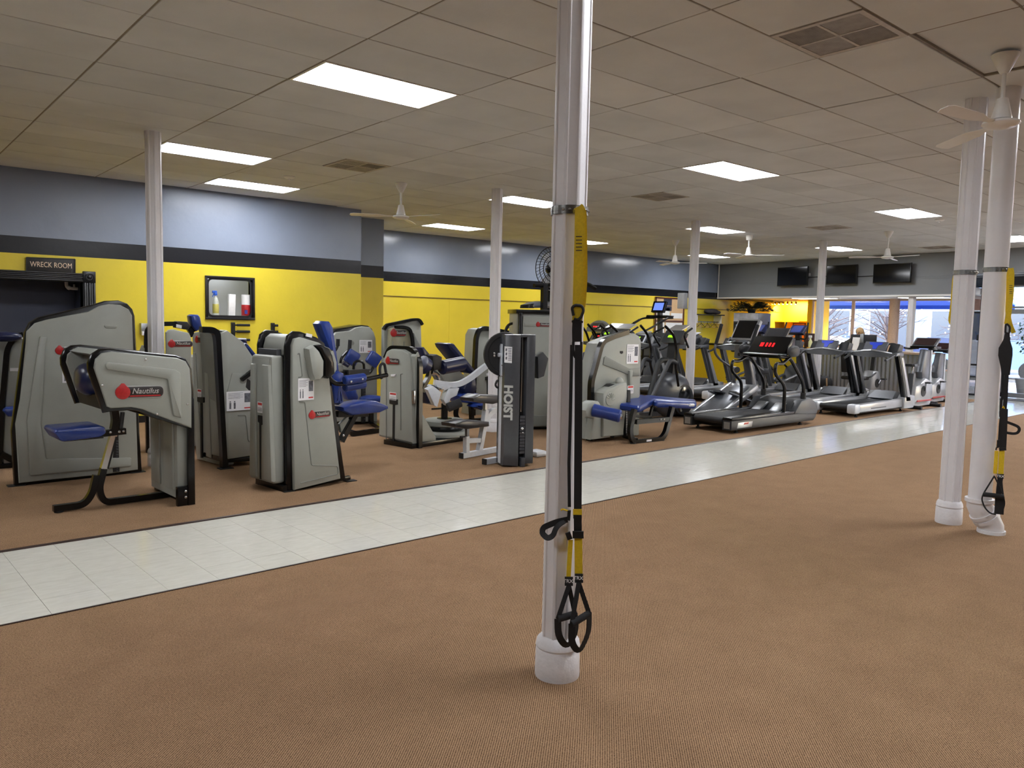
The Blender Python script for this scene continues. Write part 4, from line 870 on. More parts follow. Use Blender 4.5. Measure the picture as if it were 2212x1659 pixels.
B0 = V((19.85, 9.55, 0)); B = lambda x, y, z: B0+V((x, y, z))
SKINM = pm('skin_tone', (214, 168, 142), .5, var=.05)
HD = 1.455
vs = [B(.1, 0, .86), B(.05, 0, 1.08), B(-.03, 0, 1.28), B(-.08, 0, 1.37), B(-.12, 0, 1.45), B(-.13, 0, HD-.02), B(-.13, 0, HD+.07),
      B(-.03, .17, 1.29), B(-.18, .33, 1.16), B(-.38, .42, 1.09), B(-.47, .43, 1.08), B(-.03, -.17, 1.29), B(-.12, -.26, 1.1), B(-.38, -.2, 1.08), B(-.47, -.18, 1.08),
      B(.1, .1, .82), B(.06, .11, .46), B(.1, .11, .07), B(-.06, .12, .035), B(.1, -.1, .82), B(.06, -.11, .46), B(.1, -.11, .07), B(-.06, -.12, .035)]
es = [(0, 1), (1, 2), (2, 3), (3, 4), (4, 5), (5, 6), (2, 7), (7, 8), (8, 9), (9, 10), (2, 11), (11, 12), (12, 13), (13, 14), (0, 15), (15, 16), (16, 17), (17, 18), (0, 19), (19, 20), (20, 21), (21, 22)]
def rd(*a): return [(x, x) if not isinstance(x, tuple) else x for x in a]
skin('body', SKINM, t, vs, es, rd(.13, .12, .12, .07, .055, .085, .075, .06, .045, .034, .032, .06, .045, .034, .032, .08, .055, .045, .035, .08, .055, .045, .035))
jv = [vs[0], vs[1], vs[2], vs[3], vs[7], vs[8], vs[9], vs[11], vs[12], vs[13]]
skin('jacket', pm('olive_jacket', (62, 60, 52), .8, var=.1), t, jv, [(0, 1), (1, 2), (2, 3), (2, 4), (4, 5), (5, 6), (2, 7), (7, 8), (8, 9)], rd(.16, .15, .15, .075, .085, .065, .05, .085, .065, .05))
skin('trousers', pm('dark_trousers', (36, 38, 46), .85), t, [vs[0], vs[15], vs[16], vs[17], vs[19], vs[20], vs[21]], [(0, 1), (1, 2), (2, 3), (0, 4), (4, 5), (5, 6)], rd(.15, .095, .075, .06, .095, .075, .06))
mb = MB(); mb.ball(B(-.1, 0, HD+.045), .1, .098, .1, None, 16, 10); mb.ball(B(-.05, .05, HD-.06), .06, .06, .13, None, 10, 8); mb.ball(B(-.05, -.05, HD-.06), .06, .06, .13, None, 10, 8); mb.build('hair', pm('blonde_hair', (196, 160, 112), .6, var=.2, scale=60), t)
mb = MB(); hx = B(-.215, 0, HD)
for s_ in (-1, 1): mb.ball(B(-.21, .033*s_, HD+.005), .012, .014, .009, None, 8, 6); mb.tube([B(-.216, .02*s_, HD+.027), B(-.213, .05*s_, HD+.027)], .004, 5)
mb.build('eyes', INK, t)
mb = MB(); mb.tube([B(-.212, 0, HD+.01), B(-.235, 0, HD-.03), B(-.213, 0, HD-.04)], .011, 6, scale=[.6, 1, .8]); mb.build('nose', SKINM, t)
mb = MB(); mb.tube([B(-.212, .025, HD-.065), B(-.219, 0, HD-.067), B(-.212, -.025, HD-.065)], .006, 6); mb.build('mouth', pm('lip', (176, 96, 90), .5), t)
for s_ in (-1, 1):
    y0 = .43 if s_ > 0 else -.18
    for k in range(5):
        o_ = (k-2)*.018; mb = MB(); b_ = B(-.47, y0+o_, 1.085)
        if k == 0: b_ = B(-.45, y0-.03*s_, 1.085); mb.tube([b_, b_+V((-.03, -.03*s_, -.008)), b_+V((-.055, -.035*s_, -.018))], .009, 6, scale=[1, .95, .7])
        else: L_ = (.06, .075, .08, .07, .055)[k]; mb.tube([b_, b_+V((-L_*.5, o_*.2, .006)), b_+V((-L_, o_*.3, -.02))], .0085, 6, scale=[1, .95, .7])
        mb.build('finger', SKINM, t)
t = thing('office_chair', 'black curved office chair back behind the reception desk', 'chair', (20.1, 8.95, 0)); mb = MB(); mb.box((19.9, 8.75, .5), (20.32, 9.17, .57), None, .03); mb.build('seat', BLKM, t); mb = MB(); mb.tube(fillet([(20.3, 8.77, .55), (20.36, 8.77, 1.05), (20.3, 8.85, 1.2), (20.3, 9.05, 1.2), (20.36, 9.15, 1.05), (20.3, 9.15, .55)], .1), .02, 8); mb.build('back_frame', BLKM, t); mb = MB(); mb.tube([(20.1, 8.95, .1), (20.1, 8.95, .5)], .025, 8); mb.build('post', CHROME, t)
for k in range(5):
    a = k*1.257; mb = MB(); mb.bar((20.1, 8.95, .1), (20.1+.28*math.cos(a), 8.95+.28*math.sin(a), .06), .04, .03); mb.ball((20.1+.28*math.cos(a), 8.95+.28*math.sin(a), .03), .03, seg=8, rg=6); mb.build('leg', BLKM, t)
# bags on the floor by the desk
t = thing('backpack', 'black backpack on the floor against the corrugated desk', 'bag', (18.22, 9.68, 0)); mb = MB(); mb.ball((18.2, 9.66, .2), .13, .24, .2, None, 16, 10, .7); mb.build('body', pm('black_nylon', (32, 31, 33), .7, var=.2, bump=.3, bscale=40), t); mb = MB(); mb.tube([(18.1, 9.5, .35), (18.04, 9.46, .2), (18.1, 9.48, .05)], .02, 6); mb.build('strap', pm('tan_strap', (150, 120, 84), .7), t); mb = MB(); mb.tube(fillet([(18.15, 9.8, .36), (18.12, 9.72, .44), (18.15, 9.62, .38)], .05), .012, 6); mb.build('handle', BLKM, t)
mb = MB(); mb.ball((18.1, 10.02, .15), .10, .10, .15, None, 12, 8, .75); tag(mb.build('plastic_bag', pm('white_plastic_bag', (196, 198, 206), .4, bump=.8, bscale=18)), 'crumpled white plastic bag beside the black backpack', 'bag')
mb = MB(); mb.ball((18.28, 10.22, .32), .05, .07, .09, None, 10, 8, .8); mb.ball((18.28, 10.24, .15), .06, .08, .16, None, 10, 8, .8); tag(mb.build('clothes_bundle', pm('tan_cloth', (150, 130, 110), .9, bump=.6, bscale=20)), 'tan bundle of clothes beside the white column', 'clothes')
# ---- bulletin board
fb_ = Fr((10, 14.478), (20, 14.478))
t = thing('bulletin_board', 'tall cork bulletin board with pinned papers on the yellow back wall', 'bulletin board', (18.3, 14.478, .9)); c = [fb_.px(a, b) for a, b in ((1415, 641), (1477, 648), (1477, 770), (1415, 770))]
a0, a1, z1, z0 = c[0][0], c[1][0], 2.34, .95; mb = MB(); mb.plate(fb_, [(a0, z0), (a1, z0), (a1, z1), (a0, z1)], 0, .02); mb.build('cork', pm('cork', (204, 170, 128), .9, var=.1, scale=60), t)
for x0, y0, x1, y1 in ((a0, z0, a0+.04, z1), (a1-.04, z0, a1, z1), (a0, z1-.04, a1, z1), (a0, z0, a1, z0+.04), (a0, 1.64, a1, 1.68)): mb = MB(); mb.plate(fb_, [(x0, y0), (x1, y0), (x1, y1), (x0, y1)], .02, .04); mb.build('frame_rail', pm('mahogany_frame', (82, 34, 26), .4), t)
DBL = pm('poster_navy', (40, 48, 70), .5, var=.4, scale=12)
for (u0, v0, u1, v1, m) in ((.28, .83, .56, .97, DBL), (.3, .72, .56, .82, DBL), (.8, .82, .98, .92, PAPER), (.05, .56, .5, .78, PAPER), (.55, .57, .95, .68, PAPER), (.05, .05, .33, .48, PAPER), (.38, .2, .95, .48, PAPER), (.4, .04, .6, .16, PAPER), (.65, .03, .95, .17, PAPER)):
    mb = MB(); W_, H_ = a1-a0, z1-z0; mb.plate(fb_, [(a0+u0*W_, z0+v0*H_), (a0+u1*W_, z0+v0*H_), (a0+u1*W_, z0+v1*H_), (a0+u0*W_, z0+v1*H_)], .02, .023); mb.build('pinned_sheet', m, t)
# coat hooks and hangers
t = thing('coat_rail', 'coat rail with a shelf fixed on the yellow wall by the reception desk', 'coat rack', (19.9, 14.3, 1.5)); mb = MB(); mb.box((19.2, 14.12, 1.86), (20.5, 14.478, 1.89)); mb.build('shelf', pm('black_shelf', (30, 28, 26), .5), t, 0); mb = MB(); mb.tube([(19.2, 14.25, 1.66), (20.5, 14.25, 1.66)], .014, 8); mb.build('rail', CHROME, t)
for x in (19.25, 20.45): mb = MB(); mb.box((x-.012, 14.2, 1.62), (x+.012, 14.478, 1.86)); mb.build('bracket', FANW, t)
for k, x in enumerate((19.35, 19.51, 19.67, 19.83, 19.99, 20.15, 20.31)):
    mb = MB(); a = RND.uniform(-.3, .3); c_, s_ = math.cos(a), math.sin(a); P_ = lambda u, z: V((x+u*s_, 14.25+u*c_*.7, z)); mb.tube(fillet([P_(0, 1.68), P_(.02, 1.655), P_(0, 1.62), P_(-.2, 1.5), P_(.2, 1.5), P_(0, 1.62)], .02), .007, 5); tag(mb.build('coat_hanger', pm('hanger_wood', (190, 150, 100), .4) if k % 2 == 0 else BLKM), ('wooden' if k % 2 == 0 else 'black')+' clothes hanger on the coat rail', 'hanger', 'clothes hangers')
mb = MB(); mb.ball((20.05, 14.3, 1.98), .3, .14, .085, None, 14, 8, .8); mb.ball((20.25, 14.28, 1.955), .15, .15, .06, None, 10, 6, .8); tag(mb.build('gym_bag', pm('dark_gym_bag', (52, 48, 50), .8, var=.3, scale=8)), 'dark folded gym bag on the coat rail shelf', 'bag')
# drinks cooler with plant
t = thing('drinks_cooler', 'grey upright drinks cooler with a lit glass door beside the alcove', 'refrigerator', (20.9, 13.55, 0)); mb = MB(); mb.box((20.75, 13.1, 0), (21.4, 13.98, 1.96), None, .02); mb.build('cabinet', DSILVER, t)
mb = MB(); mb.box((20.735, 13.12, 1.7), (20.75, 13.96, 1.95)); mb.build('header', pm('header_print', (176, 178, 190), .4, var=.25, scale=5), t); mb = MB(); mb.box((20.73, 13.14, .2), (20.75, 13.94, 1.66)); mb.build('door', CHAR, t); mb = MB(); mb.box((20.722, 13.22, .3), (20.731, 13.86, 1.6)); mb.build('glass', emission('cooler_glow', (150, 190, 235), .8), t)
mb = MB(); mb.box((20.715, 13.5, .3), (20.724, 13.54, 1.6)); mb.build('door_mullion', CHAR, t)
t = thing('potted_fern', 'dark green bushy fern on top of the drinks cooler', 'plant', (21.05, 13.55, 1.96)); mb = MB(); mb.lathe([(.1, 0), (.14, .12), (.12, .12), (.1, .05)], 14, Matrix.Translation((21.05, 13.55, 1.96))); mb.build('pot', BLKM, t); mb = MB()
r = random.Random(2)
for k in range(150):
    a = r.uniform(0, 6.28); L_ = r.uniform(.3, .75); h = r.uniform(.06, .26); p0 = V((21.05, 13.55, 2.08)); d = V((math.cos(a)*.8, math.sin(a), 0)); prev = None
    for i in range(7):
        q = (i+1)/7; pc = p0+d*L_*q+V((0, 0, h*math.sin(q*2.8)-.08*q*q)); pc.z = min(pc.z, 2.36); s_ = d.cross(V((0, 0, 1)))
        for sg in (-1, 1): e = pc+s_*sg*.09*(1-q*.6)+d*.03+V((0, 0, -.02)); mb.add([pc, pc+d*.05, e+d*.03, e], [(0, 1, 2, 3)])
o = mb.build('fronds', pm('fern_green', (38, 52, 40), .6, var=.3, scale=12), t, 0); o['kind'] = 'stuff'
# speaker/thermostat boxes
mb = MB(); p = ONX(1484, 650, 11.6); mb.box((11.5, 8.80, p.z-.14), (11.62, 8.94, p.z+.14), None, .01); tag(mb.build('control_box', LGREY), 'small grey control box fixed to the column among the ellipticals', 'box')
# ================================================================ strength machines
def slab(mb, fr, pts, n0, n1, bev, r=0):
    if r: pts = roundpoly(pts, r)
    a, b = min(n0, n1), max(n0, n1); bev = min(bev, (b-a)*.49)
    seq = ((bev, a), (bev*.3, a+bev*.3), (0, a+bev), (0, b-bev), (bev*.3, b-bev*.3), (bev, b))
    return mb.rings([[fr.w(x, z, n) for x, z in (inset(pts, i) if i else pts)] for i, n in seq])
def pxslab(mb, fr, px, n0, n1, bev, r=0, at=None): return slab(mb, fr, fr.pxs(px, n1 if at is None else at), n0, n1, bev, r)
def pp(fr, pts, n): return [fr.w(*fr.px(a, b, n), n) for a, b in pts]
BADGE = pm('badge_black', (46, 42, 42), .3); RIM = pm('badge_rim', (150, 150, 146), .3, .5)
def badge(fr, c, w, n, parent, tilt=0, letters=True, squash=.27):
    a, z = fr.px(*c, n); h = w*squash; ca, sa = math.cos(tilt), math.sin(tilt)
    R_ = lambda pts: [(a+x*ca-y*sa, z+x*sa+y*ca) for x, y in pts]
    mb = MB(); mb.plate(fr, R_(roundpoly([(-w/2, -h/2), (w/2, -h/2), (w/2, h/2), (-w/2, h/2)], h*.5, 5)), n-.004, n+.004, .002); o = mb.build('badge_rim', RIM, parent)
    k = w*.02
    mb = MB(); mb.plate(fr, R_(roundpoly([(-w/2+k, -h/2+k), (w/2-k, -h/2+k), (w/2-k, h/2-k), (-w/2+k, h/2-k)], h*.45, 5)), n, n+.0055, .001); mb.build('badge_plate', BADGE, o)
    mb = MB(); rr = h*.56; cx_ = -w/2+rr*.95; pts = [(cx_+rr*math.cos(t_)*(1.0 if not (1.2 < t_ < 1.9) else 1), rr*math.sin(t_)+(.28*rr if 1.2 < t_ < 1.9 else 0)) for t_ in [i*2*math.pi/18 for i in range(18)]]
    mb.plate(fr, R_(pts), n-.004, n+.008, .003); mb.build('shell_emblem', RED, o)
    mb = MB(); mb.plate(fr, R_([(-w*.22, -h*.36), (w*.42, -h*.36), (w*.42, -h*.26), (-w*.22, -h*.26)]), n+.0045, n+.006); mb.build('badge_stripe', RED, o)
    if letters:
        m_ = fr.mat(a+w*.1*ca, z+w*.1*sa+h*.06, n+.0057) @ Matrix.Rotation(tilt, 4, 'Z'); text('badge_lettering', 'Nautilus', h*.62, GOLD, o, m_, .0008, shear=.25, bold=.0006, sx=.98)
def placard(fr, c, w, h, n, parent):
    a, z = fr.px(*c, n); mb = MB(); mb.plate(fr, [(a-w/2, z-h/2), (a+w/2, z-h/2), (a+w/2, z+h/2), (a-w/2, z+h/2)], n-.003, n+.003); o = mb.build('instruction_placard', WHITE, parent)
    mb = MB(); B_ = lambda x0, y0, x1, y1: mb.plate(fr, [(a+x0*w, z+y0*h), (a+x1*w, z+y0*h), (a+x1*w, z+y1*h), (a+x0*w, z+y1*h)], n+.002, n+.0036)
    for k in range(6): B_(-.44, .40-k*.055, .1-.1*(k % 2), .415-k*.055)
    for k in range(2): B_(-.4+k*.16, -.4, -.33+k*.16, -.08); B_(-.39+k*.16, -.06, -.34+k*.16, .0)
    B_(.16, -.1, .44, .38); o2 = mb.build('placard_print', pm('placard_grey_ink', (96, 98, 106), .6, var=.5, scale=40), o)
    mb = MB(); mb.plate(fr, [(a+.15*w, z-.42*h), (a+.44*w, z-.42*h), (a+.44*w, z-.36*h), (a+.15*w, z-.36*h)], n+.002, n+.0036); mb.build('placard_logo', REDINK, o)
def sticker(fr, c, w, h, n, parent):
    a, z = fr.px(*c, n); mb = MB(); mb.plate(fr, [(a-w/2, z-h/2), (a+w/2, z-h/2), (a+w/2, z+h/2), (a-w/2, z+h/2)], n-.002, n+.002); o = mb.build('warning_sticker', WHITE, parent)
    mb = MB(); mb.plate(fr, [(a-w*.4, z+h*.2), (a+w*.45, z+h*.2), (a+w*.45, z+h*.42), (a-w*.4, z+h*.42)], n+.001, n+.0026); mb.build('sticker_band', REDINK, o)
    mb = MB()
    for k in range(3): mb.plate(fr, [(a-w*.4, z-h*(.05+k*.13)), (a+w*.4, z-h*(.05+k*.13)), (a+w*.4, z-h*(.09+k*.13)), (a-w*.4, z-h*(.09+k*.13))], n+.001, n+.0024)
    mb.build('sticker_print', MATS['placard_grey_ink'], o)
def groove(fr, px, n, parent, w=.011):
    mb = MB(); mb.sweep(fillet(pp(fr, px, n), .02, 3), [(-w/2, -.004), (w/2, -.004), (w*.25, .005), (-w*.25, .005)], up=fr.n); mb.build('panel_groove', GREYD, parent)
def bolts(fr, pts, n, parent, r=.009):
    for c in pts:
        a, z = fr.px(*c, n); M_ = fr.mat(a, z, n); mb = MB(); mb.lathe([(r, 0), (r, .004), (r*.5, .007)], 8, M_); mb.build('bolt', BOLT, parent)
GRP = 'grey and black weight machines'
def mach(label, loc): return thing('weight_machine', label, 'exercise machine', (loc[0], loc[1], 0), GRP)
def foot(mb, p, s=.06): mb.box((p[0]-s, p[1]-s*.7, 0), (p[0]+s, p[1]+s*.7, .008))
# ---- A: tall press tower beside the dark doorway
zA = Z(0, 640, 320, 1264); fr = Fr(FL(33, 1052), FL(305, 1021)); t = mach('tall grey weight machine tower with a sloped top, beside the dark doorway', fr.w(.5, 0, -.3))
outer = zA((125, 1632), (97, 1150), (150, 740), (212, 310), (255, 225), (330, 180), (800, 70), (900, 40), (1010, 35), (1085, 62), (1130, 110), (1150, 170), (1165, 470), (1192, 1180), (1212, 1502))
po = fr.pxs(outer, -.03); mb = MB(); slab(mb, fr, po, -.09, -.02, .015); mb.build('black_frame', BLK, t)
pi = fr.pxs(zA((165, 1595), (135, 1090), (175, 880), (225, 400), (230, 300), (300, 230), (400, 200), (760, 130), (850, 82), (930, 66), (1030, 75), (1100, 112), (1130, 165), (1140, 430), (1165, 1010), (1180, 1480), (940, 1515)), .01)
mb = MB(); slab(mb, fr, pi, -.03, .012, .014); mb.build('side_panel', GREY, t)
mb = MB(); mb.plate(fr, roundpoly(fr.pxs(zA((335, 340), (402, 346), (388, 420), (347, 1085), (392, 1386), (1120, 1375), (1120, 1450), (250, 1530), (226, 1060)), .01), .015, 2), .005, .028, .012); mb.build('panel_ridge', GREY, t)
mb = MB(); mb.plate(fr, roundpoly(fr.pxs(zA((885, 245), (1000, 247), (995, 275), (895, 272)), .01), .02, 3), .005, .02, .006); mb.build('panel_boss', GREY, t)
mb = MB(); slab(mb, fr, [(max(a, .22), z-.02) for a, z in inset(po, .04) if True], -.42, -.09, .02); mb.build('rear_housing', GREYD, t)
mb = MB(); mb.plate(fr, fr.pxs(zA((985, 1180), (1010, 1180), (1020, 1495), (965, 1500), (962, 1400)), .016), .0, .016); sl_ = mb.build('weight_slot', BLKM, t)
for k in range(12):
    mb = MB(); y = 1230+k*23; mb.plate(fr, fr.pxs(zA((990, y), (1010, y), (1011, y+14), (991, y+14)), .02), .01, .02, .002); mb.build('weight_number', DGREY, sl_)
badge(fr, zA((600, 462))[0], .25, .014, t); placard(fr, zA((610, 668))[0], .155, .15, .014, t)
for x in (.02, fr.len-.02):
    for n in (-.06, -.4): mb = MB(); q_ = fr.w(max(x, .2) if n < -.1 else x, 0, n); foot(mb, q_, .07); mb.build('foot_plate', BLKM, t)
mb = MB(); slab(mb, fr, [(.03, .0), (fr.len-.03, 0), (fr.len-.03, .07), (.03, .07)], -.08, -.03, .005); mb.build('base_rail', BLK, t)
# ---- far left machine, cut by the frame
t = mach('grey weight machine with blue pads standing against the dark doorway edge', (1.0, 9.3)); fr = Fr(FL(-75, 1016), FL(30, 1009))
mb = MB(); pl_ = fr.pxs(zA((-300, 1500), (-300, 500), (-260, 400), (90, 355), (190, 350), (240, 420), (240, 1490), (20, 1480)), 0); slab(mb, fr, pl_, -.5, -.04, .03); mb.build('tower', GREY, t)
mb = MB(); mb.rect(fillet(pp(fr, zA((-10, 1490), (0, 1330), (20, 900), (60, 450), (120, 350), (200, 325)), .02), .08), .05, .05, up=fr.n); mb.build('black_frame', BLK, t)
mb = MB(); slab(mb, fr, fr.pxs(zA((60, 540), (45, 660), (20, 1000), (10, 1250), (30, 1440), (240, 1460), (240, 360), (140, 365), (80, 440)), .03), -.03, .03, .02); mb.build('side_panel', GREY, t)
mb = MB(); mb.ball(fr.w(*fr.px(*zA((20, 345))[0], .1), .1), .17, .1, .05, None, 14, 8, .8); mb.build('shoulder_pad', DBLUE, t)
mb = MB(); slab(mb, fr, fr.pxs(zA((25, 965), (50, 945), (240, 940), (240, 1010), (70, 1015)), .1), .0, .25, .025); mb.build('seat', BLUE, t)
mb = MB(); mb.plate(fr, fr.pxs(zA((85, 612), (200, 612), (200, 640), (85, 640)), .036), .03, .034); mb.build('maker_plate', WHITE, t)
mb = MB(); mb.bar(fr.w(*fr.px(*zA((10, 1345))[0], .05), .05), fr.w(*fr.px(*zA((200, 1440))[0], .05), .05), .05, .06); mb.build('lower_arm', BLK, t)
mb = MB(); slab(mb, fr, [(-.02, 0), (.6, 0), (.6, .05), (-.02, .05)], -.5, .05, .005); mb.build('base_rail', BLK, t)
# ---- B: arm-curl machine in front
zB = Z(100, 720, 340, 1376); fr = Fr((1.25, 6.593), (2.19, 6.64)); t = mach('grey arm curl machine with twin rounded panels and a blue seat, beside the aisle', (1.7, 6.95, 0))
W_ = .77
panel = zB((502, 668), (440, 640), (415, 300), (425, 230), (480, 180), (560, 165), (1130, 215), (1220, 255), (1255, 330), (1262, 820), (1215, 815), (840, 660), (740, 640), (550, 645)); 
outl = zB((505, 700), (372, 330), (368, 260), (400, 185), (470, 140), (560, 132), (1140, 192), (1230, 225), (1280, 310), (1300, 500), (1300, 840), (1250, 835), (930, 740), (830, 690), (740, 675), (555, 690))
for kk, n in enumerate((0, -W_)):
    mb = MB(); slab(mb, fr, fr.pxs(outl, 0), n-.07, n-.01, .02); mb.build('black_frame', BLK, t)
    mb = MB(); slab(mb, fr, inset(fr.pxs(zB((525, 640), (470, 470), (412, 300), (425, 225), (480, 172), (570, 160), (1140, 215), (1215, 245), (1250, 310), (1265, 500), (1265, 828), (960, 715), (840, 665), (740, 645), (560, 655)), 0), .0), n-.012, n+.02, .012); mb.build('side_panel', GREY, t)
mb = MB(); mb.plate(fr, roundpoly(fr.pxs(zB((510, 275), (530, 250), (1120, 315), (1170, 345), (1180, 740), (1110, 720), (1055, 400), (525, 315)), .02), .012, 2), .012, .036, .011); mb.build('panel_ridge', GREY, t)
mb = MB(); slab(mb, fr, fr.pxs(zB((560, 215), (1130, 250), (1215, 290), (1255, 400), (1275, 800), (930, 720), (740, 650), (600, 660)), 0), -W_+.01, -.07, .02); mb.build('centre_housing', GREYD, t)
mb = MB(); slab(mb, fr, fr.pxs(zB((500, 560), (600, 560), (600, 680), (530, 680)), 0), -W_+.01, -.07, .01); mb.build('lower_bar', BLKM, t)
mb = MB(); slab(mb, fr, fr.pxs(zB((440, 190), (520, 155), (1180, 220), (1180, 250), (520, 215)), 0), -W_+.0, -.06, .015); mb.build('top_cover', GREY, t)
badge(fr, zB((822, 512))[0], .365, .021, t, tilt=-.02)
bolts(fr, zB((868, 230), (490, 455), (1235, 618), (968, 706)), .02, t)
# hanging pad between the panels
mb = MB(); mb.ball(fr.w(*fr.px(*zB((385, 400))[0], -.4), -.4), .11, .2, .13, None, 16, 10, .8); mb.build('elbow_pad', DBLUE, t)
# tower box under the panels
f2 = Fr(fr.w(*[fr.px(*zB((890, 1330))[0], -.5)[0], 0, -.5])[:2], fr.w(fr.px(*zB((1180, 1480))[0], -.03)[0], 0, -.03)[:2])
a0, a1 = fr.px(*zB((1140, 1100))[0], -.06)[0], fr.len-.015
mb = MB(); slab(mb, fr, [(a0, .06), (a1, .06), (a1, .92), (a0, .92)], -.7, -.06, .03); mb.build('weight_shroud', GREY, t)
fl_ = Fr(fr.w(a0, 0, -.7)[:2], fr.w(a0, 0, -.06)[:2])
for x0, x1 in ((.06, .27), (.37, .58)): mb = MB(); slab(mb, fl_, [(x0, .12), (x1, .12), (x1, .88), (x0, .88)], -.01, .015, .012); mb.build('shroud_rib', GREY, t)
mb = MB(); a2 = fr.len; mb.box((0, 0, 0), (0, 0, 0)) if False else slab(mb, fr, [(a2-.05, 0), (a2+.01, 0), (a2+.01, .9), (a2-.04, .9)], -.04, .0, .006); mb.build('rear_post', BLK, t)
mb = MB(); slab(mb, fr, [(a2-.13, .0), (a2+.005, 0), (a2+.005, .16), (a2-.13, .16)], -.06, -.01, .004); mb.build('base_bracket', BLK, t); bolts(fr, zB((1218, 1382), (1218, 1432)), -.008, t, .011)
mb = MB(); slab(mb, fr, [(a2-.05, 0), (a2+.01, 0), (a2+.01, .95), (a2-.04, .95)], -W_-.02, -W_+.02, .006); mb.build('rear_post', BLK, t)
mb = MB(); mb.bar(fr.w(a2-.03, .03, -W_), fr.w(a2-.03, .03, -.03), .06, .05); mb.build('cross_rail', BLK, t)
nm = -.40
mb = MB(); mb.rect(fillet(pp(fr, zB((478, 1385), (470, 1390)), nm)[:1]+[fr.w(*fr.px(*zB((465, 1380))[0], nm), nm), fr.w(fr.px(*zB((500, 1480))[0], nm)[0], .03, nm), fr.w(a2-.1, .03, nm)], .12, 6), .05, .05, up=(0, 1, 0)) if False else None
S = lambda x, y: fr.px(*zB((x, y))[0], nm)
top = S(490, 1240); lo_ = S(455, 1385)
mb = MB(); mb.rect(fillet([fr.w(*S(500, 1180), nm), fr.w(lo_[0]+.0, lo_[1]+.02, nm), fr.w(S(500, 1470)[0], .03, nm), fr.w(a2-.05, .03, nm)], .11, 6), .05, .05, up=fr.n); mb.build('base_rail', BLK, t)
mb = MB(); mb.rect(fillet([fr.w(*S(437, 1240), nm), fr.w(*S(400, 1400), nm), fr.w(S(330, 1530)[0], .035, nm), fr.w(S(60, 1560)[0], .035, nm)], .12, 6), .05, .05, up=fr.n); mb.build('front_leg', BLK, t)
e = fr.w(S(110, 1580)[0], 0, nm); mb = MB(); mb.lathe([(.035, 0), (.035, .012), (.02, .014)], 12, Matrix.Translation(e)); mb.build('foot_pad', BLKM, t)
mb = MB(); mb.rect([fr.w(*S(500, 1185), nm), fr.w(*S(590, 870), nm)], .05, .05, up=fr.n); mb.build('seat_post', CHROME, t)
mb = MB(); mb.rect([fr.w(*S(530, 1180), nm+.03), fr.w(*S(605, 900), nm+.03)], .008, .01, up=fr.n); mb.build('post_groove', BLKM, t)
mb = MB(); mb.rect(fillet([fr.w(*S(590, 840), nm), fr.w(*S(605, 760), nm), fr.w(*S(590, 660), nm)], .1), .055, .06, up=fr.n); mb.build('upper_post', BLK, t)
mb = MB(); mb.tube([fr.w(*S(650, 840), nm), fr.w(*S(668, 690), nm)], .018, 8); mb.build('gas_strut', DSILVER, t)
mb = MB(); mb.rect([fr.w(*S(455, 880), nm), fr.w(*S(690, 853), nm)], .05, .055, up=fr.n); mb.build('seat_bracket', BLK, t); bolts(fr, zB((560, 865), (638, 860), (675, 855)), nm+.03, t, .011)
mb = MB(); sp = [S(20, 845), S(40, 820), S(420, 788), S(460, 800), S(470, 850), S(420, 885), S(100, 925), S(70, 915)]; slab(mb, fr, roundpoly(sp, .02), nm-.18, nm+.18, .018); mb.build('seat', BLUE, t)
mb = MB(); slab(mb, fr, [S(120, 922), S(470, 880), S(470, 905), S(130, 935)], nm-.1, nm+.1, .006); mb.build('seat_pan', BLK, t)
# ---- C: machine with the badge behind the column
zC = Z(300, 660, 270, 1211); fr = Fr((2.75, 9.35), (3.52, 9.3)); t = mach('grey weight machine with a raised blue headrest, behind the column by the doorway', (3.1, 9.5))
mb = MB(); slab(mb, fr, fr.pxs(zC((265, 1000), (255, 260), (280, 235), (330, 230), (480, 265), (505, 320), (505, 1000)), 0), -.02, .03, .02); mb.build('front_panel', GREY, t)
z_ = fr.px(*zC((265, 1000))[0], 0)[1]; A0 = fr.px(*zC((262, 900))[0], 0)[0]; A1 = A0+.62
mb = MB(); slab(mb, fr, [(A0, .04), (A1, .04), (A1, 1.1), (A0, 1.1)], -.45, 0, .03); mb.build('tower', GREY, t)
mb = MB(); mb.rect(fillet(pp(fr, zC((75, 420), (80, 230), (160, 180), (370, 175), (480, 205), (520, 300)), -.1), .08), .05, .06, up=fr.n); mb.build('black_frame', BLK, t)
mb = MB(); mb.rect([fr.w(fr.px(*zC((75, 420))[0], -.1)[0], 0, -.1), fr.w(*fr.px(*zC((75, 420))[0], -.1), -.1)], .05, .05, up=fr.n); mb.build('rear_post', BLK, t)
mb = MB(); slab(mb, fr, fr.pxs(zC((370, 160), (390, 152), (470, 158), (500, 200), (480, 235), (370, 215)), -.05), -.25, -.05, .01); mb.build('pivot_cover', BLKM, t)
mb = MB(); slab(mb, fr, fr.pxs(zC((487, 100), (510, 86), (560, 88), (580, 110), (602, 215), (545, 250), (500, 200)), -.2), -.33, -.12, .03); mb.build('headrest', BLUE, t)
mb = MB(); mb.bar(fr.w(*fr.px(*zC((500, 200))[0], -.2), -.2), fr.w(*fr.px(*zC((540, 250))[0], -.2), -.2), .05, .04); mb.build('headrest_arm', BLK, t)
badge(fr, zC((404, 372))[0], .27, .032, t)
mb = MB(); mb.plate(fr, fr.pxs(zC((363, 180), (417, 192), (415, 222), (362, 212)), -.04), -.05, -.044); mb.build('maker_plate', WHITE, t)
mb = MB(); slab(mb, fr, fr.pxs(zC((30, 460), (60, 390), (110, 390), (110, 470)), -.1), -.3, -.08, .02); mb.build('side_pod', GREY, t)
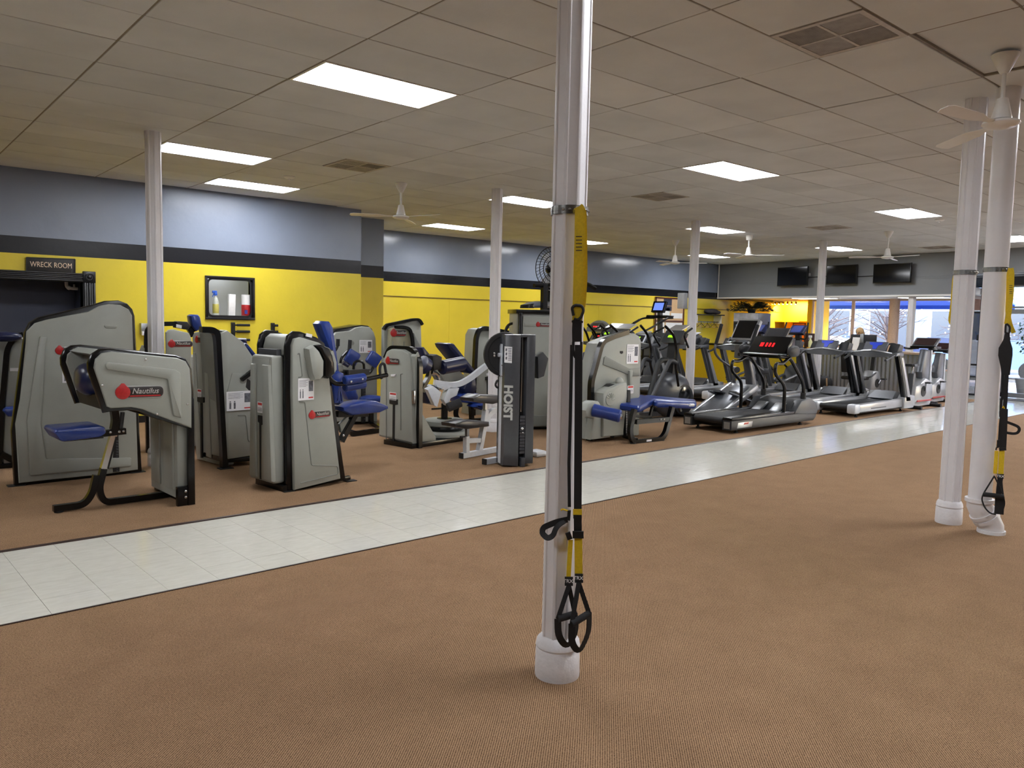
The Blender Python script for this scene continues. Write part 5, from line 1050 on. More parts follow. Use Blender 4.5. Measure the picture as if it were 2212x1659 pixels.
# ---- D: tower with blue recline pad
_e = FL(487, 1012); fr = Fr((_e.x, _e.y), (_e.x+.55*.993, _e.y+.55*.118)); t = mach('grey tower machine with a sloping blue pad and a wide placard, between two towers', fr.w(.3, 0, -.3))
bk = zC((790, 1580), (845, 1575), (780, 330), (770, 260), (740, 232), (700, 225), (660, 225))
po = fr.pxs(zC((850, 1490), (848, 1480), (785, 300), (785, 265), (850, 240), (1005, 355), (1155, 580), (1150, 1440)), .0); mb = MB(); slab(mb, fr, po, -.03, .02, .015); mb.build('side_panel', GREY, t)
mb = MB(); slab(mb, fr, inset(po, .02), -.5, -.03, .02); mb.build('rear_housing', GREYD, t)
mb = MB(); mb.rect(fillet(pp(fr, zC((825, 1578), (820, 1400), (760, 330), (745, 260), (700, 235), (600, 232)), -.02), .05), .06, .07, up=fr.n); mb.build('black_frame', BLK, t)
mb = MB(); slab(mb, fr, fr.pxs(zC((780, 235), (850, 240), (1010, 350), (1005, 372), (845, 262), (785, 262)), .0), -.48, .0, .02); mb.build('top_cover', GREYD, t)
mb = MB(); slab(mb, fr, fr.pxs(zC((840, 1525), (1180, 1500), (1180, 1455), (840, 1480)), 0), -.5, -.0, .005); mb.build('base_rail', BLK, t)
d0 = FL(423, 1000); fl_ = Fr(FL(416, 991), FL(482, 1010)); 
sh = fl_.pxs(zC((555, 1490), (530, 1000), (512, 300), (530, 258), (590, 250), (660, 255), (700, 290), (715, 340), (790, 1555), (720, 1535)), 0); mb = MB(); slab(mb, fl_, sh, -.16, .0, .02); mb.build('weight_shroud', GREY, t)
for pts in (((522, 455), (545, 460), (605, 1450), (555, 1440)), ((632, 475), (660, 475), (700, 1480), (650, 1460))): mb = MB(); mb.plate(fl_, fl_.pxs(zC(*pts), .01), -.005, .012, .006); mb.build('shroud_rib', GREY, t)
mb = MB(); mb.plate(fl_, fl_.pxs(zC((565, 885), (625, 890), (625, 940), (605, 945), (612, 1475), (597, 1475), (592, 940), (565, 930)), .016), .0, .016); mb.build('weight_slot', BLKM, t)
badge(fl_, zC((585, 333))[0], .17, .004, t, squash=.36, letters=False); sticker(fl_, zC((587, 850))[0], .09, .09, .008, t)
placard(fr, zC((980, 922))[0], .3, .2, .034, t)
mb = MB(); mb.plate(fr, fr.pxs(zC((855, 840), (905, 655), (1060, 655), (1040, 790), (1145, 900), (1145, 990), (880, 1015)), .03), .0, .03, .012); mb.build('placard_shelf', GREY, t)
groove(fr, zC((960, 1065), (1035, 1060), (1062, 1315), (1140, 1325)), .022, t)
mb = MB(); mb.plate(fr, fr.pxs(zC((925, 715), (1060, 712), (1150, 790), (1150, 860), (1000, 795), (940, 750)), .026), .0, .026); mb.build('arm_opening', BLKM, t)
mb = MB(); mb.rect(pp(fr, zC((990, 720), (1160, 590)), .04), .04, .05, up=fr.n); mb.build('arm_link', BLK, t)
mb = MB(); slab(mb, fr, fr.pxs(zC((1000, 375), (1030, 358), (1060, 370), (1200, 545), (1160, 580), (1140, 560)), -.1), -.4, -.08, .04); mb.build('back_pad', BLUE, t)
mb = MB(); slab(mb, fr, fr.pxs(zC((965, 320), (1055, 318), (1060, 370), (1000, 360)), -.35), -.55, -.35, .03); mb.build('head_pad', DBLUE, t)
mb = MB(); q_ = fr.w(0, 0, 0); foot(mb, q_, .07); mb.build('foot_plate', BLKM, t)
# ---- E: lateral raise tower in front
zE = Z(540, 690, 310, 1319); _e = FL(629, 1063); fr = Fr((_e.x, _e.y), (_e.x+.68*.993, _e.y+.68*.118)); t = mach('grey tower machine with blue arm rollers, seat and badge, facing the aisle', fr.w(.4, 0, -.25)); D_ = .5
out_ = zE((345, 1592), (330, 700), (328, 250), (350, 150), (400, 108), (470, 112), (620, 165), (690, 215), (740, 420), (765, 640), (885, 1472), (840, 1480), (405, 1592))
po = fr.pxs(out_, -.03)
for n in (-.03, -D_):
    mb = MB(); slab(mb, fr, po, n-.05, n+.0, .02); mb.build('black_frame', BLK, t)
pin = zE((412, 1570), (390, 700), (392, 240), (412, 178), (470, 165), (640, 215), (715, 270), (735, 560), (760, 830), (836, 1465))
mb = MB(); slab(mb, fr, fr.pxs(pin, .012), -.04, .015, .016, ); mb.build('side_panel', GREY, t)
groove(fr, zE((440, 320), (455, 308), (482, 528), (447, 532)), .016, t)
groove(fr, zE((455, 757), (505, 755), (565, 1340), (803, 1347), (812, 1420), (466, 1505)), .016, t)
mb = MB(); slab(mb, fr, inset(po, .045), -D_, -.05, .02); mb.build('core_housing', GREYD, t)
cap = fr.pxs(zE((342, 330), (342, 260), (362, 178), (405, 140), (480, 142), (480, 175), (410, 180), (385, 250), (385, 330)), -.05); mb = MB(); slab(mb, fr, cap, -D_+.03, -.06, .01); mb.build('top_cover', GREY, t)
aL = fr.px(*zE((345, 1592))[0], -.03)[0]; fl_ = Fr(fr.w(aL-.02, 0, -D_+.0)[:2], fr.w(aL-.02, 0, -.09)[:2])
sh = fl_.pxs(zE((80, 1430), (52, 1390), (77, 430), (122, 372), (300, 392), (340, 1500), (185, 1500)), .1)
L0 = fl_.len; mb = MB(); slab(mb, fl_, [(-.02, .07), (L0*.98, .07), (L0*.95, 1.235), (.03, 1.235)], -.04, .09, .03, .03); mb.build('weight_shroud', GREY, t)
for x0, x1, x2, x3 in ((.05, .13, .02, .14), (.25, .37, .27, .42)): mb = MB(); slab(mb, fl_, [(x2, .1), (x3, .1), (x1, 1.15), (x0, 1.15)], .06, .115, .02); mb.build('shroud_rib', GREY, t)
mb = MB(); slab(mb, fl_, [(.05, 1.23), (L0*.9, 1.23), (L0*.9, 1.29), (.05, 1.29)], -.02, .03, .006); mb.build('shroud_band', DGREY, t)
mb = MB(); mb.plate(fl_, [(.155, .68), (.235, .68), (.235, .6), (.21, .59), (.205, .09), (.18, .09), (.18, .61), (.155, .62)], .07, .094); mb.build('weight_slot', BLKM, t)
sticker(fl_, PX(fl_.w(.195, .755, .094))[:2], .085, .1, .094, t)
mb = MB(); slab(mb, fl_, [(-.03, .0), (L0+.05, 0), (L0+.05, .06), (-.03, .06)], -.05, .02, .006); mb.build('base_rail', BLK, t)
mb = MB(); slab(mb, fr, [(0, .015), (fr.len, .015), (fr.len, .05), (0, .05)], -.09, -.04, .004); mb.build('base_rail', BLK, t)
badge(fr, zE((643, 872))[0], .24, .016, t, tilt=.02); placard(fr, zE((515, 641))[0], .165, .2, .017, t)
mb = MB(); a_, z_ = fr.px(*zE((545, 148))[0], -.02); mb.plate(fr, fr.pxs(zE((520, 125), (572, 138), (568, 168), (516, 155)), -.01), -.02, -.008); mb.build('maker_plate', WHITE, t)
for q_ in (fr.w(0, 0, -.05), fr.w(fr.len, 0, -.05), fr.w(0, 0, -D_), fr.w(fr.len, 0, -D_)): mb = MB(); foot(mb, q_, .055); mb.build('foot_plate', BLKM, t)
# swing-arm pod (near side) and its far twin
for n, far in ((.1, 0), (-D_-.12, 1)):
    if far: continue
    mb = MB(); slab(mb, fr, fr.pxs(zE((540, 270), (600, 238), (650, 290), (692, 380), (690, 520), (655, 560), (600, 562), (575, 500)), n), n-.12, n, .04); mb.build('pivot_pod', GREY, t)
    mb = MB(); slab(mb, fr, fr.pxs(zE((610, 240), (660, 232), (740, 290), (775, 400), (780, 500), (720, 545), (690, 520), (690, 380), (650, 290)), n-.02), n-.11, n-.01, .02); mb.build('pivot_arm', BLK, t)
    mb = MB(); slab(mb, fr, fr.pxs(zE((690, 245), (740, 265), (775, 320), (790, 430), (785, 500), (765, 520), (765, 400), (735, 300)), n-.05), n-.15, n-.04, .03); mb.build('pod_cover', GREY, t)
def arm(n, dy, far=False):
    P_ = lambda x, y: fr.w(*fr.px(*zE((x, y+dy))[0], n), n)
    mb = MB(); mb.tube(fillet([P_(715, 470), P_(735, 550), P_(790, 595), P_(870, 590), P_(1260, 510)], .08), .022, 10); mb.build('swing_arm', BLK, t)
    for k, (y0, y1, nn) in enumerate(((560, 535, .045), (625, 590, -.03))):
        p0 = fr.w(*fr.px(*zE((865, y0+dy))[0], n+nn), n+nn); p1 = fr.w(*fr.px(*zE((1055, y1+dy))[0], n+nn), n+nn); mb = MB(); mb.tube([p0, p0.lerp(p1, .04), p0.lerp(p1, .96), p1], .045, 14, scale=[.75, 1, 1, .75]); mb.build('arm_roller', BLUE, t)
    mb = MB(); mb.tube(fillet([P_(1210, 545), P_(1190, 480), P_(1200, 410), P_(1235, 405), P_(1250, 490)], .05), .014, 8); mb.build('hand_grip', FOAM, t)
    bolts(fr, zE((930, 572), (1035, 550)), n+.09, t, .01)
arm(.0, 0)
n2 = -D_-.02
P_ = lambda x, y: fr.w(*fr.px(*zE((x, y))[0], n2), n2)
mb = MB(); mb.bar(P_(880, 490), P_(1075, 480), .1, .06); mb.build('far_arm_pad', BLKM, t)
mb = MB(); mb.tube(fillet([P_(950, 480), P_(955, 395), P_(1000, 378), P_(1045, 395), P_(1050, 480)], .05), .014, 8); mb.build('hand_grip', BLK, t)
mb = MB(); mb.tube(fillet([P_(760, 490), P_(830, 500), P_(880, 490)], .05), .022, 8); mb.build('swing_arm', BLK, t)
nm = -D_/2-.02
bp = fr.pxs(zE((612, 40), (640, 14), (710, 18), (740, 70), (770, 270), (838, 760), (800, 785), (770, 700), (700, 270)), nm); mb = MB(); slab(mb, fr, bp, nm-.1, nm+.06, .035); mb.build('backrest', BLUE, t)
mb = MB(); slab(mb, fr, fr.pxs(zE((760, 500), (830, 475), (880, 500), (860, 560), (830, 780), (780, 780)), nm+.1), nm-.1, nm+.1, .04); mb.build('side_bolster', BLUE, t)
mb = MB(); slab(mb, fr, fr.pxs(zE((808, 800), (900, 770), (1010, 745), (1120, 745), (1225, 790), (1228, 815), (1150, 850), (900, 875), (815, 835)), nm), nm-.13, nm+.09, .022); mb.build('seat', BLUE, t)
mb = MB(); mb.rect(pp(fr, zE((960, 880), (835, 1120)), nm), .05, .06, up=fr.n); mb.build('seat_strut', BLK, t); mb = MB(); mb.rect(pp(fr, zE((800, 870), (1080, 865)), nm), .06, .05, up=fr.n); mb.build('seat_rail', BLK, t); bolts(fr, zE((860, 1068),), nm+.03, t, .012)
mb = MB(); slab(mb, fr, fr.pxs(zE((815, 960), (890, 890), (900, 920), (830, 1040)), nm), nm-.02, nm+.02, .004); mb.build('gusset', GREYD, t)
# ---- F: machine near the stepped wall (abdominal / hip)
zF = Z(690, 680, 160, 948); fr = Fr((5.17, 10.3), (6.25, 10.28)); t = mach('grey side panel machine with upright handles and blue chest pads, below the stepped wall corner', (5.5, 10.1))
po = fr.pxs(zF((150, 250), (220, 190), (430, 155), (560, 132), (640, 140), (690, 180), (720, 250), (745, 700), (745, 1400), (150, 1400)), 0); mb = MB(); slab(mb, fr, po, -.45, -.03, .02); mb.build('black_frame', BLK, t)
mb = MB(); slab(mb, fr, fr.pxs(zF((160, 290), (215, 225), (400, 205), (470, 165), (560, 148), (650, 160), (700, 220), (725, 300), (742, 700), (745, 1370), (400, 1370), (160, 1370)), .02), -.05, .02, .02); mb.build('side_panel', GREY, t)
placard(fr, zF((593, 405))[0], .21, .19, .024, t)
mb = MB(); a_, z_ = fr.px(*zF((420, 362))[0], .02); mb.lathe([(.03, 0), (.03, .008), (.015, .01)], 14, fr.mat(a_, z_, .018)); mb.build('panel_boss', GREYD, t)
mb = MB(); slab(mb, fr, fr.pxs(zF((550, 905), (597, 905), (597, 1380), (550, 1380)), .06), .0, .05, .005); sl_ = mb.build('weight_slot', BLKM, t)
for k in range(12): mb = MB(); y = 930+k*36; mb.plate(fr, fr.pxs(zF((570, y), (590, y), (590, y+16), (570, y+16)), .055), .045, .056); mb.build('weight_number', DGREY, sl_)
n = .35
P_ = lambda x, y, nn=None: fr.w(*fr.px(*zF((x, y))[0], n if nn is None else nn), n if nn is None else nn)
for pts in (((238, 310), (235, 410), (190, 480)), ((393, 322), (385, 440), (280, 550), (268, 620))): mb = MB(); mb.tube(fillet([P_(*p) for p in pts], .06), .018, 8); g_ = mb.build('handle_bar', BLK, t); mb = MB(); mb.tube([P_(*pts[0]), P_(pts[1][0], pts[1][1]-10)], .027, 10); mb.build('grip', FOAM, g_)
for c0_, c1_ in (((455, 470), (375, 625)), ((735, 500), (650, 640))):
    p0, p1 = P_(*c0_), P_(*c1_); mb = MB(); ax = (p1-p0).normalized(); mb.sweep([p0, p0.lerp(p1, .08), p0.lerp(p1, .92), p1], roundpoly([(-.1, -.04), (.1, -.04), (.1, .04), (-.1, .04)], .03, 3), up=fr.n, scale=[.8, 1, 1, .8]); mb.build('chest_pad', BLUE, t)
mb = MB(); mb.tube(fillet([P_(740, 560), P_(680, 690), P_(640, 755), P_(560, 760)], .06), .02, 8); mb.build('pad_arm', BLK, t); mb = MB(); mb.tube([P_(390, 600), P_(360, 650), P_(300, 610)], .03, 8); mb.build('pad_arm', DBLUE, t)
mb = MB(); slab(mb, fr, fr.pxs(zF((190, 640), (240, 640), (300, 640), (330, 720), (190, 720)), .3), .1, .3, .02); mb.build('linkage_cover', GREY, t)
mb = MB(); mb.ball(fr.w(*fr.px(*zF((660, 1080))[0], .3), .3), .17, .15, .06, None, 14, 8, .8); mb.build('seat', BLUE, t)
sx, sz_ = fr.px(*zF((660, 1150))[0], .3); mb = MB(); mb.rect([fr.w(sx, .05, .3), fr.w(sx, sz_, .3)], .06, .06, up=fr.n); mb.build('seat_post', BLK, t)
b0 = FL(760, 943); b1 = FL(840, 932); mb = MB(); mb.rect([V((b0.x, b0.y, .035)), V((b1.x, b1.y, .035))], .06, .06); mb.build('base_rail', BLK, t); mb = MB(); mb.rect([V((b0.x+.05, b0.y, .035)), V((5.3, 10.2, .035))], .05, .06); mb.rect([V((b1.x-.1, b1.y, .035)), V((5.95, 10.2, .035))], .05, .06); mb.build('cross_rail', BLK, t)
mb = MB(); slab(mb, fr, fr.pxs(zF((330, 930), (470, 930), (510, 1060), (490, 1100), (370, 1090), (330, 1000)), .4), .25, .4, .03); mb.build('knee_pad', BLUE, t)
# ---- G: rotary torso machine
zG = Z(680, 640, 520, 2157); zH = Z(880, 700, 320, 1609)
p0, p1, p2 = FL(819, 956), FL(891, 969), FL(992, 946); fl_ = Fr(p0, p1); fr = Fr((p1.x, p1.y), (p1.x+1.02*.985, p1.y+1.02*.17)); t = mach('grey rotary machine with a round turntable base, left of the hoist machine', (p1.x+.4, p1.y+.35))
mb = MB(); sh = fl_.pxs(zG((568, 1255), (590, 620), (640, 490), (680, 472), (780, 478), (835, 510), (855, 560), (880, 1330)), 0); slab(mb, fl_, roundpoly(sh, .02, 3), -.14, .0, .025); mb.build('weight_shroud', GREY, t)
for pts in (((640, 700), (640, 1290)), ((785, 695), (768, 695), (770, 1200))): groove(fl_, zG(*pts), .004, t)
mb = MB(); mb.plate(fl_, fl_.pxs(zG((680, 700), (725, 698), (715, 720), (680, 720)), .012), .0, .012, .004); mb.build('shroud_boss', WHITE, t)
mb = MB(); mb.plate(fl_, fl_.pxs(zG((668, 920), (742, 925), (742, 970), (716, 975), (712, 1300), (694, 1295), (698, 970), (668, 962)), .006), -.01, .006); mb.build('weight_slot', BLKM, t)
badge(fl_, zG((698, 582))[0], .26, .004, t, squash=.3); sticker(fl_, zG((700, 897))[0], .13, .1, .004, t)
zt = fl_.px(*zG((780, 470))[0], 0)[1]; L0 = fl_.len; mb = MB(); mb.rect(fillet([fl_.w(L0+.02, .0, -.09), fl_.w(L0+.01, zt-.16, -.09), fl_.w(L0-.1, zt-.0, -.09), fl_.w(.1, zt-.0, -.09), fl_.w(.02, zt-.14, -.09)], .08), .06, .06, up=fl_.n); mb.build('black_frame', BLK, t)
mb = MB(); sp = fr.pxs(zG((908, 1310), (898, 540), (935, 500), (955, 560), (965, 1045), (1090, 1260), (1090, 1300)), 0); slab(mb, fr, sp, -.4, .0, .02); mb.build('side_panel', GREY, t)
mb = MB(); mb.plate(fr, fr.pxs(zG((885, 850), (905, 840), (905, 960), (890, 965)), .02), -.02, .02, .008); mb.build('latch', CHROME, t)
mb = MB(); slab(mb, fr, [(-.03, 0), (1.0, 0), (1.0, .06), (-.03, .06)], -.5, .02, .006); mb.build('base_rail', BLK, t)
bc = fr.px(*zG((1160, 1200))[0], -.25); c_ = fr.w(bc[0], 0, -.25); M_ = Matrix.Translation((c_.x, c_.y, 0)); zt = lambda y: fr.px(*zG((1160, y))[0], -.25)[1]
mb = MB(); mb.lathe([(.3, .06), (.33, .07), (.33, zt(1215)), (.3, zt(1195)), (.2, zt(1195))], 28, M_); mb.build('turntable_base', GREY, t)
mb = MB(); mb.lathe([(.24, zt(1195)), (.26, zt(1170)), (.25, zt(1150))], 28, M_); mb.build('turntable_bearing', BLK, t)
mb = MB(); mb.lathe([(.25, zt(1155)), (.27, zt(1145)), (.27, zt(1110)), (.25, zt(1100)), (.05, zt(1095))], 28, M_); mb.build('turntable_top', GREY, t)
mb = MB(); mb.lathe([(.1, zt(1100)), (.1, zt(1090)), (.045, zt(1088)), (.045, zt(960))], 16, M_); mb.build('pivot_post', BLK, t)
mb = MB(); mb.tube(pp(fr, zG((1050, 1010), (1130, 1005), (1200, 990)), -.25), .012, 6); mb.build('lever', BLK, t)
# seat, arm pads, curved arm
n = -.25
mb = MB(); slab(mb, fr, fr.pxs(zG((985, 860), (1000, 800), (1050, 790), (1110, 810), (1120, 870), (1100, 980), (1020, 960)), n), n-.16, n+.02, .03); mb.build('seat_housing', DBLUE, t)
mb = MB(); slab(mb, fr, fr.pxs(zG((935, 460), (960, 455), (1020, 530), (1015, 560), (960, 560)), n-.1), n-.2, n-.05, .02); mb.build('upper_pad', DBLUE, t)
mb = MB(); slab(mb, fr, fr.pxs(zG((1015, 530), (1060, 518), (1105, 540), (1100, 650), (1030, 665)), n), n-.08, n+.08, .02); mb.build('pad_bracket', BLKM, t)
for a_, b_ in (((955, 600), (1000, 630)), ((1130, 640), (1330, 600))):
    q0, q1 = pp(fr, zG(a_, b_), n+.05); mb = MB(); mb.tube([q0, q0.lerp(q1, .05), q0.lerp(q1, .95), q1], .095 if a_[0] > 1000 else .11, 14, scale=[.75, 1, 1, .75]); mb.build('roller_pad', DBLUE, t)
mb = MB(); mb.rect(fillet(pp(fr, zG((1030, 660), (1020, 720), (975, 800), (960, 860)), n), .1), .05, .06, up=fr.n); mb.build('arm_strut', BLK, t)
mb = MB(); mb.tube(fillet(pp(fr, zG((1045, 680), (1090, 690), (1115, 740), (1105, 830)), n+.02), .1), .03, 8); mb.build('arm_tube', CHROME, t)
# ---- H: taller tower behind it
fr = Fr((6.15, 10.05), (7.2, 10.02)); t = mach('two-tier grey tower machine standing behind the rotary machine', (6.4, 10.0))
mb = MB(); slab(mb, fr, fr.pxs(zG((620, 490), (622, 280), (660, 245), (880, 210), (930, 212), (955, 250), (962, 480), (965, 960), (622, 960)), -.1), -.2, -.1, .02); mb.build('rear_panel', GREY, t)
mb = MB(); mb.rect(fillet(pp(fr, zG((617, 300), (640, 258), (880, 208), (935, 208), (960, 255)), -.1), .06), .04, .06, up=fr.n); mb.build('black_frame', BLK, t)
mb = MB(); slab(mb, fr, fr.pxs(zG((675, 960), (690, 300), (720, 282), (820, 285), (858, 320), (875, 480), (880, 960)), .05), -.1, .05, .03); mb.build('weight_shroud', pm('shroud_olive_grey', (140, 136, 112), .45, var=.05), t)
mb = MB(); mb.rect(fillet(pp(fr, zG((885, 960), (875, 400), (850, 290), (790, 272), (720, 275)), .05), .06), .04, .06, up=fr.n); mb.build('shroud_frame', BLK, t)
badge(fr, zG((750, 330))[0], .27, .052, t, squash=.36)
mb = MB(); slab(mb, fr, fr.pxs(zG((890, 330), (955, 460), (965, 800), (895, 800)), .03), -.1, .03, .01); mb.build('brace_panel', GREYD, t)
groove(fr, zG((700, 405), (698, 460)), .054, t); groove(fr, zG((800, 405), (798, 460)), .054, t)
A0, _ = fr.px(*zG((622, 900))[0], 0); A1, _ = fr.px(*zG((965, 900))[0], 0)
mb = MB(); slab(mb, fr, [(A0+.1, 0), (A1, 0), (A1, .5), (A0+.1, .5)], -.2, -.02, .02); mb.build('base_housing', GREYD, t)
# ---- I: leg machine with big back pad
fr = Fr((7.25, 9.62), (8.6, 9.66)); t = mach('weight machine with a tall reclined blue backrest, behind the hoist machine', (7.5, 9.9)); n = 0
mb = MB(); slab(mb, fr, fr.pxs(zH((412, 215), (440, 205), (490, 212), (710, 490), (700, 540), (640, 520), (430, 260)), 0), -.3, .06, .04); mb.build('backrest', DBLUE, t)
mb = MB(); slab(mb, fr, fr.pxs(zH((360, 540), (400, 390), (480, 400), (640, 560), (660, 620), (520, 660), (420, 640)), -.1), -.4, -.12, .04); mb.build('side_cover', GREY, t)
mb = MB(); slab(mb, fr, fr.pxs(zH((640, 600), (720, 580), (740, 700), (700, 770), (620, 770), (600, 700)), .0), -.3, .05, .03); mb.build('lower_backrest', DBLUE, t)
mb = MB(); slab(mb, fr, fr.pxs(zH((520, 770), (620, 752), (740, 750), (900, 800), (880, 850), (740, 870), (560, 850)), .0), -.25, .08, .04); mb.build('seat', BLUE, t)
mb = MB(); slab(mb, fr, fr.pxs(zH((715, 900), (740, 870), (1010, 850), (1010, 920), (800, 935)), .15), -.05, .2, .04); mb.build('leg_pad', BLUE, t)
q = pp(fr, zH((690, 870), (700, 1020)), 0); mb = MB(); mb.rect([q[0], fr.w(fr.px(*zH((700, 1010))[0], 0)[0], .03, 0)], .06, .06, up=fr.n); mb.build('seat_post', BLK, t)
ax = lambda x, y: fr.px(*zH((x, y))[0], 0)[0]
mb = MB(); mb.rect(fillet([fr.w(*fr.px(*zH((540, 880))[0], 0), 0), fr.w(ax(520, 960), .12, 0), fr.w(ax(580, 1000), .03, 0), fr.w(ax(900, 1010), .03, 0)], .12), .05, .06, up=fr.n); mb.build('base_rail', BLK, t)
# ---- J: tower behind the column
fr = Fr((8.5, 10.3), (9.4, 10.26)); t = mach('rounded grey tower with black edge just behind the column, right of the reclined backrest', (8.7, 10.1))
mb = MB(); slab(mb, fr, fr.pxs(zH((725, 990), (770, 120), (800, 60), (850, 45), (960, 60), (1150, 105), (1180, 200), (1180, 990)), 0), -.4, .0, .03); mb.build('tower', GREY, t)
mb = MB(); mb.rect(fillet([fr.w(ax(712, 1020) if False else fr.px(*zH((712, 1015))[0], .02)[0], .0, .02)]+pp(fr, zH((715, 800), (745, 150), (775, 65), (830, 38), (1010, 75), (1150, 100)), .02), .06), .06, .07, up=fr.n); mb.build('black_frame', BLK, t)
mb = MB(); slab(mb, fr, fr.pxs(zH((850, 575), (890, 570), (890, 760), (870, 770), (870, 610), (850, 610)), .02), -.02, .02, .004); mb.build('weight_slot', BLKM, t)
mb = MB(); mb.plate(fr, fr.pxs(zH((862, 535), (892, 530), (892, 560), (862, 560)), .012), .0, .012); mb.build('warning_sticker', WHITE, t)
mb = MB(); mb.tube(fillet(pp(fr, zH((1065, 85), (1095, 25), (1160, 10)), .1), .05), .018, 8); mb.build('grab_handle', BLK, t)
A0, A1 = fr.px(*zH((730, 990))[0], 0)[0], fr.px(*zH((1180, 990))[0], 0)[0]; mb = MB(); slab(mb, fr, [(A0, 0), (A1, 0), (A1, .3), (A0, .3)], -.4, -.02, .02); mb.build('base_housing', GREYD, t)
# ---- K: wide tower mostly behind the strapped column
zK = Z(1080, 540, 220, 1825); p0 = FL(1112, 929); fr = Fr((p0.x, p0.y), (p0.x+.8, p0.y-.42)); t = mach('wide grey tower machine with a badge and flat black top, behind the hoist machine', fr.w(.4, 0, -.3))
pk = fr.pxs([(1111, 668), (1111, 925)], 0); H_ = pk[0][1]; LK = .95
mb = MB(); slab(mb, fr, [(.0, .03), (LK, .03), (LK, H_-.05), (0, H_-.05)], -.55, -.02, .03); mb.build('tower', GREY, t)
mb = MB(); slab(mb, fr, [(-.02, H_-.06), (LK+.02, H_-.06), (LK+.02, H_), (-.02, H_)], -.57, .02, .01); mb.build('black_top', BLK, t)
a0 = fr.px(*zK((330, 1300))[0], 0)[0]; a1 = fr.px(*zK((392, 1300))[0], 0)[0]; mb = MB(); slab(mb, fr, [(a0, 0), (a1, 0), (a1, H_-.04), (a0, H_-.04)], -.06, .02, .006); mb.build('black_post', BLK, t)
mb = MB(); slab(mb, fr, [(a1+.01, .08), (LK-.02, .08), (LK-.02, H_-.1), (a1+.01, H_-.1)], -.03, .03, .015); mb.build('front_panel', GREY, t)
mb = MB(); slab(mb, fr, [(a1+.01, .06), (LK-.02, .06), (LK-.02, .22), (a1+.01, .22)], .0, .05, .012); mb.build('kick_panel', GREYD, t)
mb = MB(); mb.plate(fr, roundpoly(fr.pxs(zK((440, 1305), (650, 1305), (650, 1370), (440, 1370)), .04), .01), .02, .04, .006); mb.build('panel_boss', GREY, t)
badge(fr, zK((775, 1338))[0], .22, .034, t)
mb = MB(); slab(mb, fr, [(-.02, 0), (LK, 0), (LK, .05), (-.02, .05)], -.55, -.03, .006); mb.build('base_rail', BLK, t)
mb = MB(); mb.tube(fillet(pp(fr, zK((95, 1470), (120, 1380), (170, 1330), (260, 1310)), -.3), .05), .02, 8); mb.build('grab_handle', BLK, t)
# climber / stepper with a fan behind it
fr = Fr((9.3, 11.25), (10.3, 11.15)); t = thing('pedestal_fan', 'black pedestal fan with a round wire guard standing behind the wide tower machine', 'fan', fr.w(.35, 0, 0)); 
c = fr.px(*zK((900, 345))[0], 0); R_ = .42
ctr = fr.w(*c, 0); mb = MB(); Mf = fr.mat(*c, .1)
for rr in (R_, R_*.8, R_*.6, R_*.42): mb.tube([Mf @ V((rr*math.cos(a*math.pi/16), rr*math.sin(a*math.pi/16), .05*(1-rr/R_))) for a in range(32)], .008, 5, closed=True)
mb.build('guard_ring', BLK, t)
mb = MB()
for k in range(40):
    a = k*2*math.pi/40; mb.tube([Mf @ V((.06*math.cos(a), .06*math.sin(a), .05)), Mf @ V((R_*.6*math.cos(a+.3), R_*.6*math.sin(a+.3), .03)), Mf @ V((R_*math.cos(a+.5), R_*math.sin(a+.5), 0))], .004, 4)
o = mb.build('guard_spokes', BLK, t); o['kind'] = 'stuff'
for k in range(3):
    a0 = k*2.094; mb = MB(); mb.add([Mf @ V((.05*math.cos(a0), .05*math.sin(a0), -.04)), Mf @ V((.34*math.cos(a0-.3), .34*math.sin(a0-.3), -.06)), Mf @ V((.36*math.cos(a0+.35), .36*math.sin(a0+.35), -.01)), Mf @ V((.05*math.cos(a0+.8), .05*math.sin(a0+.8), -.02))], [(0, 1, 2, 3)]); mb.build('fan_blade', LGREY, t)
mb = MB(); mb.lathe([(.02, -.16), (.09, -.14), (.1, -.06), (.04, -.02), (.03, .05)], 16, Mf); mb.build('motor', BLK, t)
mb = MB(); mb.tube([fr.w(c[0], .03, -.02), fr.w(c[0], c[1]-.1, -.02)], .03, 8); mb.build('pole', BLK, t); mb = MB(); mb.lathe([(.3, 0), (.3, .02), (.05, .05)], 20, Matrix.Translation(fr.w(c[0], 0, -.02))); mb.build('base', BLK, t)
fr = Fr((8.7, 9.75), (9.6, 9.66)); t = thing('stair_climber', 'stair climber console with black cross handles rising behind the wide tower machine', 'exercise machine', fr.w(.4, 0, -.1))
q = pp(fr, zK((795, 940), (795, 600)), 0); mb = MB(); mb.rect([fr.w(fr.px(*zK((795, 940))[0], 0)[0], .05, 0), q[1]], .09, .08, up=fr.n); mb.build('mast', BLK, t)
mb = MB(); mb.tube(fillet(pp(fr, zK((610, 640), (700, 640), (880, 625), (1100, 620), (1480, 610), (1580, 610), (1710, 690)), 0), .1), .035, 8); mb.build('handlebar', BLK, t)
mb = MB(); slab(mb, fr, fr.pxs(zK((540, 1040), (545, 990), (600, 950), (760, 915), (980, 930), (980, 1040)), -.05), -.3, -.05, .03); mb.build('console', DSILVER, t); mb = MB(); slab(mb, fr, fr.pxs(zK((535, 1045), (545, 985), (640, 955), (640, 1045)), .0), -.3, -.03, .02); mb.build('console_edge', BLK, t)
mb = MB(); b_ = fr.px(*zK((795, 940))[0], 0)[0]; slab(mb, fr, [(b_-.25, 0), (b_+.6, 0), (b_+.6, .5), (b_-.1, 1.2), (b_-.25, 1.2)], -.4, -.06, .04); mb.build('body', DGREY, t)
